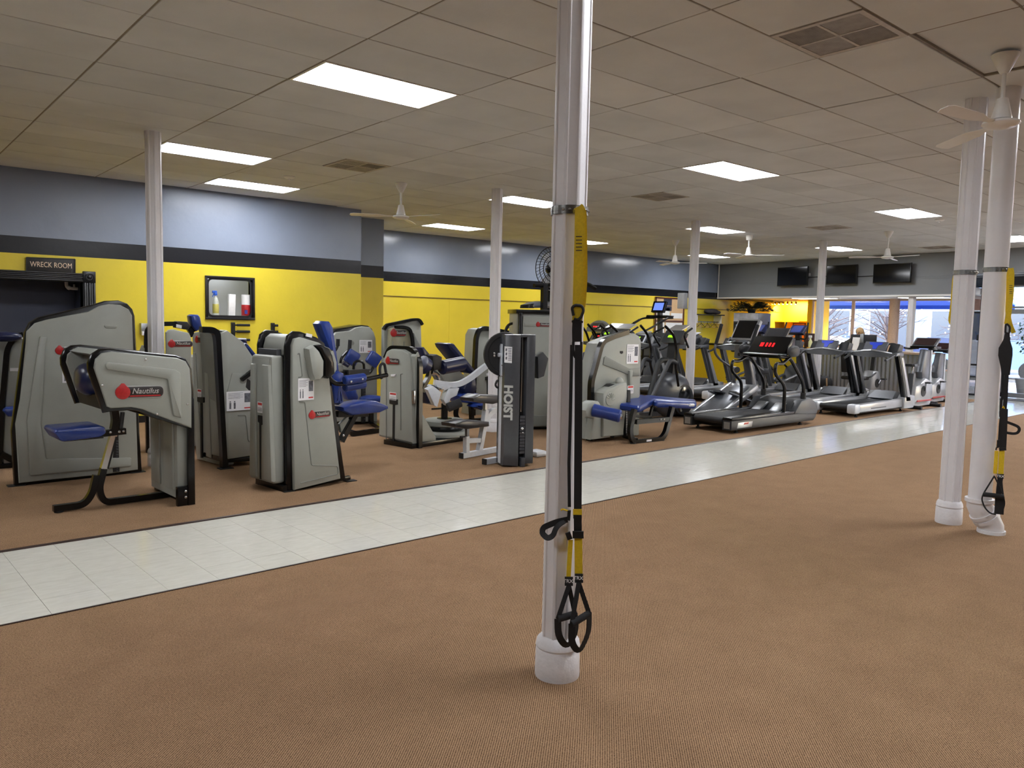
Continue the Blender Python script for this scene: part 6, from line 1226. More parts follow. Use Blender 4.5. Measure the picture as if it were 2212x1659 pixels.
# ---- hoist machine
t = thing('hoist_machine', 'dark upright hoist machine with silver arm, black seats and white lettering', 'exercise machine', (5.5, 6.6, 0))
p0, p1 = FL(1084, 1009), FL(1153, 1007); fr = Fr((5.40, 6.46), (5.76, 6.33))
zt = lambda x, y: fr.px(*zH((x, y))[0], 0)
H_ = zt(1060, 112)[1]; aR = zt(1365, 1500)[0]; aS = zt(1210, 1500)[0]
mb = MB(); slab(mb, fr, [(-.0, .02), (aS, .0), (aS, H_), (0, H_)], -.24, .0, .02); mb.build('cover', pm('hoist_charcoal_cover', (66, 68, 72), .25, var=.05), t)
mb = MB(); slab(mb, fr, [(aS+.0, .03), (aR, .03), (aR, H_-.01), (aS, H_-.01)], -.24, -.08, .01); mb.build('stack_channel', BLKM, t)
mb = MB(); slab(mb, fr, [(aR-.1, .03), (aR, .03), (aR+.0, H_), (aR-.1, H_)], -.24, .0, .01); mb.build('cover', MATS['hoist_charcoal_cover'], t)
mb = MB(); slab(mb, fr, [(aS, H_-.03), (aR-.08, H_-.03), (aR-.08, H_), (aS, H_)], -.24, .0, .006); mb.build('top_cap', MATS['hoist_charcoal_cover'], t)
mb = MB(); slab(mb, fr, [(aS+.02, 0), (aR-.1, 0), (aR-.1, .1), (aS+.02, .1)], -.1, .02, .01); mb.build('foot_block', DGREY, t)
for k in range(12): mb = MB(); z_ = .16+k*.035; mb.bar(fr.w(aS+.005, z_, -.06), fr.w(aR-.105, z_, -.06), .12, .03); mb.build('weight_plate', INK, t)
mb = MB(); mb.tube([fr.w(aS+.03, .6, -.05), fr.w(aS+.03, H_-.03, -.05)], .008, 6); mb.build('guide_rod', CHROME, t)
mb = MB(); mb.ball(fr.w(*zt(1245, 1135), .0), .02, seg=10, rg=6); mb.build('selector_pin', CHROME, t); mb = MB(); mb.ball(fr.w(*zt(1253, 1180), .0), .01, seg=8, rg=5); mb.build('pin_tip', CHROME, t)
a_, z_ = zt(1090, 850); text('lettering', 'HOIST', .135, pm('hoist_letter_grey', (176, 178, 176), .4), t, fr.mat(a_, z_, .001) @ Matrix.Rotation(-math.pi/2, 4, 'Z'), .001, bold=.006, sx=.98, shear=.05)
mb = MB(); mb.plate(fr, fr.pxs(zH((1058, 242), (1140, 248), (1135, 425), (1055, 418)), .004), -.004, .003); o = mb.build('instruction_placard', WHITE, t)
mb = MB()
for k in range(8):
    x0, x1 = (1095, 1132); y = 262+k*18; mb.plate(fr, fr.pxs(zH((x0, y), (x1, y), (x1, y+7), (x0, y+7)), .005), .002, .0045)
for y in (265, 310, 355): mb.plate(fr, fr.pxs(zH((1068, y), (1085, y), (1082, y+30), (1066, y+30)), .005), .002, .0045)
mb.build('placard_print', MATS['placard_grey_ink'], o)
# rear silver mast
fm = Fr(fr.w(-.05, 0, -.06)[:2], fr.w(.0, 0, -.06)[:2]) if False else fr
mb = MB(); slab(mb, fr, fr.pxs(zH((1000, 1510), (1022, 240), (1040, 180), (1056, 165), (1056, 1515)), -.1), -.16, -.08, .006); mb.build('mast', LGREY, t); bolts(fr, zH((1033, 445), (1030, 565)), -.078, t, .014)
c = fr.px(*zH((1010, 330))[0], -.14); Mw = fr.mat(c[0]+.06, c[1], -.17); mb = MB(); mb.lathe([(.24, -.02), (.245, 0), (.24, .02), (.2, .022), (.19, .014), (.05, .014), (.05, .03), (.02, .03)], 36, Mw); mb.build('cam_wheel', BLKM, t)
bolts(fr, zH((945, 318), (945, 344)), -.14, t, .012)
mb = MB(); mb.tube(pp(fr, zH((985, 335), (1050, 335)), -.12), .022, 10); mb.build('axle', LGREY, t)
mb = MB(); mb.tube(pp(fr, zH((965, 500), (1020, 590)), -.12), .005, 6); mb.build('cable', BLKM, t)
n = -.2
mb = MB(); mb.rect(fillet(pp(fr, zH((930, 405), (830, 470), (680, 590), (560, 655), (450, 660), (290, 632)), n), .12), .055, .075, up=fr.n); mb.build('press_arm', LGREY, t)
mb = MB(); slab(mb, fr, fr.pxs(zH((300, 650), (470, 665), (450, 690), (390, 720), (370, 700), (310, 680)), n), n-.05, n+.05, .006); mb.build('arm_bracket', LGREY, t); bolts(fr, zH((385, 705),), n+.05, t, .012)
for pts in (((205, 710), (270, 672), (355, 735), (310, 895), (280, 880)), ((378, 820), (430, 695), (548, 690), (520, 770), (455, 800), (430, 870), (415, 885))):
    mb = MB(); slab(mb, fr, fr.pxs(zH(*pts), n), n-.1, n+.06, .006); mb.build('thigh_plate', LGREY, t)
q0, q1 = pp(fr, zH((435, 910), (580, 850)), n+.08); mb = MB(); mb.tube([q0, q0.lerp(q1, .04), q0.lerp(q1, .96), q1], .05, 16, scale=[.85, 1, 1, .85]); mb.build('foam_roller', FOAM, t); mb = MB(); mb.tube([q1, q1+(q1-q0).normalized()*.006], .02, 10); mb.build('roller_cap', DGREY, t)
# seat bench
n = -.12; zz_ = lambda x, y: fr.px(*zH((x, y))[0], n)
def rbar(nm_, pts, w_=.055, m_=LGREY): mb = MB(); mb.rect([fr.w(*zz_(*p), n) for p in pts], w_, w_, up=fr.n); return mb.build(nm_, m_, t)
nb = n
bz = .04; bA = zz_(600, 1440)[0]
mb = MB(); mb.rect([fr.w(zz_(585, 1440)[0], zz_(585, 1440)[1], n), fr.w(zz_(1010, 1385)[0], zz_(1010, 1385)[1], n)], .06, .06, up=fr.n); 
mb = MB(); b0, b1 = FL(585, 0+700+1465*.1989) if False else FL(997, 991), FL(1082, 975); mb.rect([V((b0.x, b0.y, .035)), V((b1.x, b1.y, .035))], .06, .06); mb.build('base_rail', LGREY, t); d_ = (b0-b1).normalized(); mb = MB(); mb.rect([V((b0.x, b0.y, .035)), V((b0.x+d_.x*.012, b0.y+d_.y*.012, .035))], .063, .063); mb.build('rail_cap', BLKM, t)
c0_, c1_ = FL(1047, 1004), FL(1086, 997); mb = MB(); mb.rect([V((c0_.x, c0_.y, .035)), V((c1_.x, c1_.y, .035))], .06, .06); mb.build('stabilizer', LGREY, t); d_ = (c0_-c1_).normalized(); mb = MB(); mb.rect([V((c0_.x, c0_.y, .035)), V((c0_.x+d_.x*.012, c0_.y+d_.y*.012, .035))], .063, .063); mb.build('rail_cap', BLKM, t)
fb2 = Fr((b0.x, b0.y), (b1.x, b1.y)); bb = lambda x, y: fb2.px(*zH((x, y))[0], 0)
def rb(nm_, pts, w_=.055, m_=LGREY): mb = MB(); mb.rect([fb2.w(*bb(*p), 0) for p in pts], w_, w_, up=fb2.n); return mb.build(nm_, m_, t)
rb('front_post', [(640, 1395), (640, 1220)]); rb('seat_stem', [(648, 1225), (648, 1130)], .035, DSILVER); rb('cross_tube', [(640, 1270), (800, 1260)], .05); rb('slant_post', [(775, 1395), (800, 1270), (830, 1100), (850, 930)], .06); rb('seat_stem', [(842, 940), (845, 860)], .04, STEEL); mb = MB(); mb.rect(fillet([fb2.w(*bb(*p), 0) for p in ((855, 1100), (870, 990), (920, 945), (1015, 925))], .1), .06, .06, up=fb2.n); mb.build('back_tube', LGREY, t)
mb = MB(); slab(mb, fb2, [bb(460, 1075), bb(600, 1038), bb(835, 1055), bb(835, 1105), bb(600, 1135), bb(465, 1110)], -.14, .08, .014); mb.build('seat', pm('black_vinyl', (34, 35, 38), .3, var=.1), t)
mb = MB(); slab(mb, fb2, [bb(660, 800), bb(740, 760), bb(1015, 775), bb(1010, 830), bb(880, 865), bb(665, 835)], -.14, .08, .014); mb.build('upper_pad', MATS['black_vinyl'], t)
mb = MB(); mb.tube([fb2.w(*bb(575, 1225), 0), fb2.w(*bb(640, 1222), 0)], .01, 6); mb.build('adjust_knob', BLKM, t)
mb = MB(); slab(mb, fr, fr.pxs(zH((1380, 350), (1440, 300), (1498, 370), (1450, 560), (1385, 585)), -.15), -.2, -.05, .01); mb.build('side_shield', DGREY, t)
mb = MB(); q = pp(fr, zH((955, 660), (975, 610), (1010, 610), (1010, 700), (970, 690)), -.2); mb.tube(fillet(q+[q[0]], .03), .012, 6); mb.build('handle_loop', BLKM, t)
e = FL(1158, 985); mb = MB(); mb.box((e.x-.08, e.y-.1, 0), (e.x+.1, e.y+.1, .07), None, .03); mb.build('rear_foot', LGREY, t)
# ---- L: leg curl machine with the blue bench
zL = Z(1250, 700, 270, 1659); pL = FL(1271, 953); fr = Fr((pL.x, pL.y), (pL.x+.78, pL.y-.02)); t = mach('grey leg curl machine with a blue bench and roller, in front of the elliptical', fr.w(.5, 0, -.1))
pf = zL((105, 1530), (130, 760), (190, 560), (260, 260), (300, 230), (470, 170), (590, 140), (660, 120), (740, 125), (800, 160), (822, 220), (818, 560), (795, 1480), (600, 1490))
mb = MB(); slab(mb, fr, fr.pxs(pf, -.06), -.3, -.04, .03); mb.build('tower', GREY, t)
mb = MB(); slab(mb, fr, fr.pxs(zL((160, 1545), (190, 760), (250, 520), (320, 310), (350, 240), (470, 190), (600, 150), (650, 130), (740, 128), (800, 165), (820, 225), (815, 600), (800, 1300), (790, 1480), (520, 1490)), 0), -.05, .0, .02); mb.build('side_panel', GREY, t)
mb = MB(); mb.rect(fillet([fr.w(fr.px(*zL((140, 1545))[0], -.03)[0], 0, -.03)]+pp(fr, zL((150, 1300), (165, 760), (210, 600), (290, 290), (330, 225), (450, 170), (650, 105)), -.03), .08), .06, .07, up=fr.n); mb.build('black_frame', BLK, t)
mb = MB(); slab(mb, fr, fr.pxs(zL((330, 540), (345, 440), (370, 425), (680, 590), (820, 580), (815, 690), (690, 690), (610, 650)), .02), -.02, .02, .015); mb.build('panel_step', GREYD, t)
mb = MB(); slab(mb, fr, fr.pxs(zL((680, 620), (720, 605), (725, 620), (720, 830), (685, 830)), .05), -.01, .05, .02); mb.build('panel_rib', GREY, t)
placard(fr, zL((715, 398))[0], .235, .27, .004, t); sticker(fr, zL((686, 868))[0], .12, .11, .052, t)
mb = MB(); slab(mb, fr, fr.pxs(zL((550, 358), (590, 358), (592, 385), (570, 398), (550, 385)), .004), -.01, .004, .002); mb.build('vent_hole', BLKM, t)
n = .18
mb = MB(); slab(mb, fr, fr.pxs(zL((330, 1500), (330, 920), (370, 870), (560, 790), (630, 768), (652, 790), (652, 960), (600, 1480)), n), .0, n, .03); mb.build('lower_cover', GREY, t)
mb = MB(); slab(mb, fr, fr.pxs(zL((165, 1540), (200, 1230), (330, 1200), (610, 1120), (605, 1480)), n-.05), -.0, n-.05, .02); mb.build('base_cover', GREY, t)
c = fr.px(*zL((425, 1000))[0], n+.01); mb = MB(); Mw = fr.mat(c[0], c[1], n); mb.lathe([(.09, 0), (.085, .008), (.03, .012)], 20, Mw)
for k in range(7): a = -.3+k*.45; mb.tube([Mw @ V((.02*math.cos(a), .02*math.sin(a), .012)), Mw @ V((.05*math.cos(a+.25), .05*math.sin(a+.25), .016)), Mw @ V((.085*math.cos(a+.35), .085*math.sin(a+.35), .01))], .006, 5)
mb.build('shell_emblem', GREY, t)
mb = MB(); slab(mb, fr, fr.pxs(zL((350, 860), (430, 800), (560, 790), (520, 820), (400, 870), (310, 950), (290, 1000), (320, 930)), .1), -.0, .12, .01); mb.build('cam_gap', BLKM, t)
mb = MB(); mb.ball(fr.w(*fr.px(*zL((540, 765))[0], .1), .1), .07, .05, .06); mb.build('pivot_cap', GREY, t)
mb = MB(); slab(mb, fr, fr.pxs(zL((95, 1150), (130, 1060), (190, 1022), (280, 1025), (310, 1080), (310, 1180), (200, 1260), (110, 1240)), n+.05), n-.12, n+.05, .04); mb.build('lever_arm', GREY, t)
q0 = fr.w(*fr.px(*zL((185, 1140))[0], n+.04), n+.04); q1 = fr.w(*fr.px(*zL((560, 1225))[0], n+.35), n+.35); mb = MB(); mb.tube([q0, q0.lerp(q1, .03), q0.lerp(q1, .5), q0.lerp(q1, .95), q1], .085, 18, scale=[.8, 1, .92, 1, .8]); mb.build('leg_roller', BLUE, t); mb = MB(); mb.tube([q1, q1+(q1-q0).normalized()*.02], .035, 14); mb.build('roller_cap', CHROME, t); mb = MB(); mb.tube([q1, q1+(q1-q0).normalized()*.022], .02, 12); mb.build('roller_hole', INK, t)
# number strip
mb = MB(); slab(mb, fr, fr.pxs(zL((630, 1480), (650, 900), (690, 880), (690, 1400)), n), .0, n, .004); sl_ = mb.build('weight_slot', BLKM, t)
for k in range(14): mb = MB(); y = 1150+k*22; mb.plate(fr, fr.pxs(zL((632, y), (648, y), (648, y+12), (632, y+12)), n+.004), n-.002, n+.002); mb.build('weight_number', WHITE, sl_)
# bench
f0, f1 = FL(1371, 958), FL(1434, 951); fB = Fr((f0.x, f0.y), (f1.x, f1.y)); bb = lambda x, y, n=0: fB.px(*zL((x, y))[0], n)
def fp_(pts, n, r=.12, nm_='bench_frame', w_=.06): mb = MB(); mb.rect(fillet([fB.w(*bb(x, y), n) for x, y in pts], r), w_, w_, up=fB.n); return mb.build(nm_, BLK, t)
fp_(((740, 1130), (680, 1380), (690, 1500), (730, 1570), (1090, 1530), (1150, 1450), (1240, 1100)), 0); fp_(((660, 1140), (650, 1500), (700, 1530)), -.35)
fp_(((755, 1300), (1195, 1260)), 0, nm_='bench_strut'); mb = MB(); mb.rect([fB.w(*bb(760, 1220), -.1), fB.w(*bb(1030, 1260), -.1)], .04, .04, up=fB.n); mb.build('bench_strut', BLK, t); fp_(((1090, 1240), (1120, 1120), (1170, 1075), (1480, 1110), (1500, 1180)), -.2, .08, 'bench_bar', .03)
bolts(fB, zL((1090, 1268), (1135, 1265)), .032, t, .012)
mb = MB(); mb.plate(fB, fB.pxs(zL((905, 1537), (970, 1530), (968, 1555), (903, 1562)), .034), .028, .034); mb.build('maker_plate', WHITE, t)
mb = MB(); mb.rect([fB.w(.05, .04, -.02), V((pL.x+.6, pL.y-.1, .04))], .05, .05); mb.build('base_rail', BLK, t)
for p in ((720, 1590), (1100, 1550)): e = fB.w(bb(*p)[0], 0, 0); mb = MB(); mb.lathe([(.04, 0), (.04, .012), (.02, .015)], 12, Matrix.Translation(e)); mb.build('foot_pad', BLKM, t)
# thigh pad and chest pad, as tilted boards across the bench
cA = fB.w(*bb(690, 1000, .0), -.12)
def board(nm_, corners, th, m_):
    a, b, c, d = [V(x) for x in corners]; up = (b-a).cross(d-a).normalized(); up = up if up.z > 0 else -up; mb = MB()
    def rr(k, off): ce = (a+b+c+d)/4; return [ce+(x-ce)*k+up*off for x in roundpoly3([a, b, c, d])]
    mb.rings([rr(.93, -th), rr(1, -th*.75), rr(1, -th*.25), rr(.93, 0)]); return mb.build(nm_, m_, t)
def roundpoly3(q, r=.05, k=4):
    out = []; n_ = len(q)
    for i in range(n_):
        p0, p, p1 = q[i-1], q[i], q[(i+1) % n_]; A = p+(p0-p).normalized()*r; B_ = p+(p1-p).normalized()*r
        for j in range(k+1): s_ = j/k; out.append(A*(1-s_)**2+p*2*s_*(1-s_)+B_*s_*s_)
    return out
U_ = lambda x, y, z: AT(*zL((x, y))[0], z)
hz = fB.px(*zL((760, 1090))[0], .05)[1]
board('thigh_pad', [U_(535, 1055, hz-.0), U_(800, 1095, hz-.02), U_(1025, 985, hz+.06), U_(820, 930, hz+.06)], .09, BLUE)
board('chest_pad', [U_(1025, 1020, hz+.04), U_(1570, 1045, hz-.03), U_(1560, 1000, hz-.03), U_(860, 935, hz+.06)], .09, BLUE)
mb = MB(); mb.tube([fB.w(*bb(1430, 1070), .06), fB.w(*bb(1480, 1068), .06)], .02, 8); mb.build('grip_end', WHITE, t)
# ================================================================ cardio machines (modelled in their own frames, user faces +x)
def lthing(name, label, cat, loc, group, rz=0): return thing(name, label, cat, (loc[0], loc[1], 0), group, rz)
BLUED = pm('blue_console_print', (40, 70, 210), .4)
XZ = Fr((0, 0), (1, 0))          # local side plane: a = x, n = -y
def side(mb, pts, y0, y1, bev=.01, r=0): return slab(mb, XZ, pts, -y1, -y0, bev, r)
def mir(f):
    for s_ in (-1, 1): f(s_)
def treadmill(label, loc, kind='a'):
    t = lthing('treadmill', label, 'treadmill', loc, 'treadmills')
    mb = MB(); mb.box((-1.02, -.27, .13), (.75, .27, .205), None, .03); mb.build('running_belt', BELT, t)
    mb = MB(); mb.tube([(-1.03, -.29, .165), (-1.03, .29, .165)], .045, 12); mb.build('rear_roller', BELT, t)
    mb = MB(); mb.box((-.9, -.36, .06), (.95, .36, .13), None, .01); mb.build('deck_frame', CHAR, t)
    for s_ in (-1, 1):
        mb = MB(); side(mb, [(-1.0, .09), (.9, .09), (.9, .25), (-1.0, .225)], min(s_*.285, s_*.41), max(s_*.285, s_*.41), .02); rl = mb.build('side_rail', SILVER, t)
        mb = MB(); side(mb, [(-.5, .13), (.1, .13), (.1, .15), (-.5, .15)], min(s_*.405, s_*.4125), max(s_*.405, s_*.4125), .001); mb.build('rail_print', DGREY, rl)
        mb = MB(); mb.box((-1.14, min(s_*.27, s_*.43), .07), (-.94, max(s_*.27, s_*.43), .24), None, .03); mb.build('rail_end_cap', LGREY, t)
        mb = MB(); side(mb, [(.78, .06), (1.2, .06), (1.27, .14), (1.24, .3), (.86, .34), (.78, .26)], min(s_*.3, s_*.45), max(s_*.3, s_*.45), .03); mb.build('front_cover', SILVER, t)
        mb = MB(); side(mb, [(.86, .2), (1.06, .2), (.6, 1.1), (.44, 1.1)], min(s_*.40, s_*.45), max(s_*.40, s_*.45), .008); mb.build('upright', CHAR, t)
        mb = MB(); side(mb, [(.9, .28), (1.02, .28), (.62, 1.04), (.54, 1.04)], min(s_*.445, s_*.455), max(s_*.445, s_*.455), .003); mb.build('upright_trim', SILVER, t)
        mb = MB(); side(mb, [(.84, .2), (.88, .2), (.46, 1.08), (.42, 1.08)], min(s_*.36, s_*.44), max(s_*.36, s_*.44), .006); mb.build('upright_face', BLK if kind == 'a' else DSILVER, t)
        mb = MB(); mb.tube(fillet([(.56, s_*.43, 1.1), (.3, s_*.42, 1.1), (.12, s_*.40, 1.03), (-.02, s_*.40, 1.0)], .1), .022, 8); mb.build('handrail', CHAR, t)
        mb = MB(); side(mb, [(.3, 1.07), (.62, 1.07), (.62, 1.15), (.34, 1.13)], min(s_*.34, s_*.46), max(s_*.34, s_*.46), .02); mb.build('corner_block', DSILVER, t)
        mb = MB(); side(mb, [(.46, 1.14), (.68, 1.12), (.74, 1.27), (.58, 1.3)], min(s_*.2, s_*.4), max(s_*.2, s_*.4), .03); mb.build('storage_bin', CHAR, t)
        mb = MB(); mb.tube(fillet([(.26, 0, 1.17), (.28, s_*.2, 1.15), (.33, s_*.36, 1.12)], .1), .018, 8); mb.build('grip_bar', STEEL, t)
    mb = MB(); side(mb, [(.66, .2), (.74, .2), (1.0, .36), (1.2, .34), (1.24, .1), (.66, .1)], -.34, .34, .03); hd = mb.build('motor_hood', DGREY, t)
    mb = MB(); mb.rings([[V((.72, y*.24, .235)), V((.965, y*.2, .375)), V((.975, y*.2, .36)), V((.73, y*.24, .22))] for y in (-1, 1)]); mb.build('hood_panel', DSILVER, hd)
    n_ = 9; rs = []
    for k in range(n_):
        y = -.4+k*.1; h = math.cos(y/.4*1.57); rs.append([V((x, y, z)) for x, z in ((.3-.08*h, 1.06-.02*h), (.52, 1.05), (.58, 1.13), (.32-.06*h, 1.12+.03*h))])
    mb = MB(); mb.rings(rs); mb.build('console_tray', CHAR, t)
    mb = MB(); side(mb, [(.34, 1.14), (.4, 1.12), (.52, 1.31), (.47, 1.33)], -.22, .22, .012); cs = mb.build('console', DSILVER, t)
    u = V((.13, 0, .19)).normalized(); nn = V((-.19, 0, .13)).normalized(); o_ = V((.345, 0, 1.15))
    q = lambda y, d, h: o_+u*d+nn*h+V((0, y, 0))
    mb = MB()
    if kind == 'a':
        pts = [(-.13, .2), (.13, .2), (.11, .15), (.05, .13), (.035, .05), (-.035, .05), (-.05, .13), (-.11, .15)]
        mb.rings([[q(y, d, h) for y, d in pts] for h in (.002, .0075)]); mb.build('display_panel', BLUED, cs)
    else:
        mb.rings([[q(y, d, h) for y, d in ((-.17, .03), (.17, .03), (.17, .2), (-.17, .2))] for h in (.002, .0075)]); mb.build('display_panel', GLASSK, cs)
        mb = MB(); mb.rings([[q(y, d, h) for y, d in ((-.06, .12), (.04, .12), (.04, .15), (-.06, .15))] for h in (.007, .009)]); mb.build('digits', SCR_G if kind == 'b' else SCR_R, cs)
        mb = MB(); side(mb, [(.5, 1.0), (.72, 1.05), (.78, 1.2), (.72, 1.34), (.6, 1.38), (.5, 1.33)], -.2, .2, .04); mb.build('console_back', DGREY, t)
        mb = MB(); mb.rings([[V((x, y, z)) for x, z in ((.5, 1.34), (.7, 1.4), (.71, 1.41), (.5, 1.35))] for y in (-.16, .16)]); mb.build('reading_rack', SILVER, t)
    for x in (-.9, .9):
        for s_ in (-1, 1): mb = MB(); mb.lathe([(.03, 0), (.03, .02), (.018, .03), (.018, .07)], 10, Matrix.Translation((x, s_*.33, 0))); mb.build('foot', BLKM, t)
    return t
treadmill('silver treadmill with blue console print beside the vinyl aisle, in front of the exercise bike', (14.62, 6.95))
treadmill('silver treadmill with blue console print, second in the row counted from the aisle', (14.62, 7.93))
treadmill('silver treadmill with a grey backed console, third in the row counted from the aisle', (14.55, 8.94), 'c')
treadmill('dark silver treadmill with green digits, fourth in the row counted from the aisle', (14.45, 9.92), 'b')
treadmill('dark silver treadmill with red digits, fifth in the row counted from the aisle', (13.95, 10.86), 'c')
treadmill('dark silver treadmill, sixth in the row counted from the aisle', (13.4, 11.8), 'b')
# treadmill with the arched console
t = treadmill('treadmill with a tall arched grey console, last in the row near the back wall', (13.1, 12.75), 'c')
ar = [(-.36+.72*k/12, 1.36+.27*math.sin(math.pi*(.12+.76*k/12))) for k in range(13)]
YZ = lambda x, pts: [V((x+.12*(z-1.36), y, z)) for y, z in pts]
mb = MB(); mb.rings([YZ(.36, [(-.36, 1.36)]+ar+[(.36, 1.36)]), YZ(.46, [(-.36, 1.36)]+ar+[(.36, 1.36)])]); mb.build('arched_console', DSILVER, t)
mb = MB(); ir = [(-.22, 1.39), (.22, 1.39), (.22, 1.52), (.15, 1.57), (-.15, 1.57), (-.22, 1.52)]; mb.rings([YZ(.35, ir), YZ(.37, ir)]); o = mb.build('arched_screen', CHAR, t)
mb = MB(); mb.rings([YZ(.343, [(.02, 1.47), (.14, 1.47), (.14, 1.5), (.02, 1.5)]), YZ(.352, [(.02, 1.47), (.14, 1.47), (.14, 1.5), (.02, 1.5)])]); mb.build('digits', SCR_R, o)
mb = MB(); 
for k in range(3): mb.rings([YZ(.343, [(-.1+k*.06, 1.43), (-.07+k*.06, 1.43), (-.07+k*.06, 1.5), (-.1+k*.06, 1.5)]), YZ(.352, [(-.1+k*.06, 1.43), (-.07+k*.06, 1.43), (-.07+k*.06, 1.5), (-.1+k*.06, 1.5)])])
o2 = mb.build('key_row', WHITE, o); o2['kind'] = 'stuff'
# ---- black treadmill in front
t = lthing('treadmill', 'black treadmill with curved tube rails and a red number display beside the aisle', 'treadmill', (10.98, 6.97), 'treadmills')
mb = MB(); mb.box((-1.12, -.25, .15), (.45, .25, .235), None, .03); mb.build('running_belt', BELT, t); mb = MB(); mb.tube([(-1.14, -.25, .185), (-1.14, .25, .185)], .05, 12); mb.build('rear_roller', BELT, t)
mb = MB(); mb.box((-1.0, -.34, .07), (1.0, .34, .15), None, .01); mb.build('deck_frame', BLKM, t)
for s_ in (-1, 1):
    y0, y1 = min(s_*.27, s_*.43), max(s_*.27, s_*.43)
    mb = MB(); side(mb, [(-1.2, .06), (1.12, .06), (1.2, .12), (1.2, .2), (-1.2, .2)], y0, y1, .01); rl = mb.build('side_rail', CHAR, t)
    mb = MB(); mb.box((-1.2, y0, .2), (.6, y1, .245), None, .012); mb.build('foot_rail', BLK, t)
    mb = MB(); mb.box((-1.205, y0+.03, .08), (-1.19, y1-.03, .18)); mb.build('rail_end_cap', STEEL, t)
    mb = MB(); side(mb, [(-1.06, .085), (-.68, .085), (-.66, .165), (-1.04, .165)], min(s_*.425, s_*.4325), max(s_*.425, s_*.4325), .001); o = mb.build('brand_decal', STEEL, rl)
    mb = MB(); side(mb, [(-.9, .13), (-.78, .13), (-.76, .16), (-.88, .16)], min(s_*.43, s_*.434), max(s_*.43, s_*.434), .0008); mb.build('decal_accent', RED, o)
    mb = MB(); mb.tube(fillet([(.88, s_*.36, .3), (.88, s_*.36, .66), (.42, s_*.36, 1.1), (.1, s_*.36, 1.12)], .12), .027, 10); mb.build('front_post', BLK, t)
    mb = MB(); mb.tube([(.88, s_*.36, .28), (.88, s_*.36, .52)], .042, 12); mb.build('post_sleeve', BLKM, t)
    mb = MB(); mb.tube(fillet([(.26, s_*.39, .22), (.26, s_*.39, .66), (-.05, s_*.39, .86), (-.04, s_*.39, 1.02), (.16, s_*.39, 1.0), (.42, s_*.37, 1.12)], .1), .027, 10); mb.build('side_handle', BLK, t)
    mb = MB(); side(mb, [(.34, .235), (.42, .235), (.62, .35), (.54, .35)], min(s_*.08, s_*.24), max(s_*.08, s_*.24), .004); mb.build('step_plate', STEEL, t)
    mb = MB(); mb.ball((.38, s_*.44, 1.2), .16, .05, .09, None, 12, 8, .8); mb.build('console_wing', CHAR, t)
    for x in (-.95, .85): mb = MB(); mb.lathe([(.035, 0), (.035, .015), (.018, .025), (.018, .08)], 10, Matrix.Translation((x, s_*.34, 0))); mb.build('foot', BLKM, t)
mb = MB(); side(mb, [(.44, .16), (.62, .36), (.9, .42), (1.16, .36), (1.22, .2), (1.15, .12)], -.34, .34, .02); mb.build('motor_hood', CHAR, t)
mb = MB(); side(mb, [(.5, .2), (.7, .4), (.98, .44), (1.18, .35), (1.24, .22), (1.2, .16)], -.44, -.3, .02); mb.build('hood_side', DGREY, t); mb = MB(); side(mb, [(.5, .2), (.7, .4), (.98, .44), (1.18, .35), (1.24, .22), (1.2, .16)], .3, .44, .02); mb.build('hood_side', DGREY, t)
mb = MB(); side(mb, [(.28, 1.16), (.36, 1.12), (.62, 1.18), (.6, 1.4), (.52, 1.42)], -.34, .34, .03); cs = mb.build('console', BLK, t)
u = V((.24, 0, .26)).normalized(); nn = V((-.26, 0, .24)).normalized(); o_ = V((.285, 0, 1.17))
q = lambda y, d, h: o_+u*d+nn*h+V((0, y, 0))
for k, (y0, y1) in enumerate(((-.09, -.06), (-.03, 0), (.03, .06), (.1, .16))): mb = MB(); mb.rings([[q(y, d, h) for y, d in ((y0, .12), (y1, .12), (y1, .2), (y0, .2))] for h in (.001, .006)]); mb.build('digit', SCR_R, cs)
mb = MB(); mb.box((.2, -.36, 1.13), (.32, .36, 1.155), None, .01); mb.build('grip_tray', STEEL, t)
mb = MB(); mb.rings([[V((x, y, z)) for x, z in ((.52, 1.4), (.66, 1.56), (.68, 1.55), (.55, 1.38))] for y in (-.2, .2)]); rk = mb.build('reading_rack', DGREY, t); mb = MB(); mb.rings([[V((x, y, z)) for x, z in ((.53, 1.425), (.64, 1.55), (.643, 1.547), (.533, 1.422))] for y in (-.15, .15)]); mb.build('rack_face', INK, rk)
mb = MB(); mb.rect([(.42, -.36, 1.1), (.42, .36, 1.1)], .06, .05); mb.build('cross_bar', BLK, t)
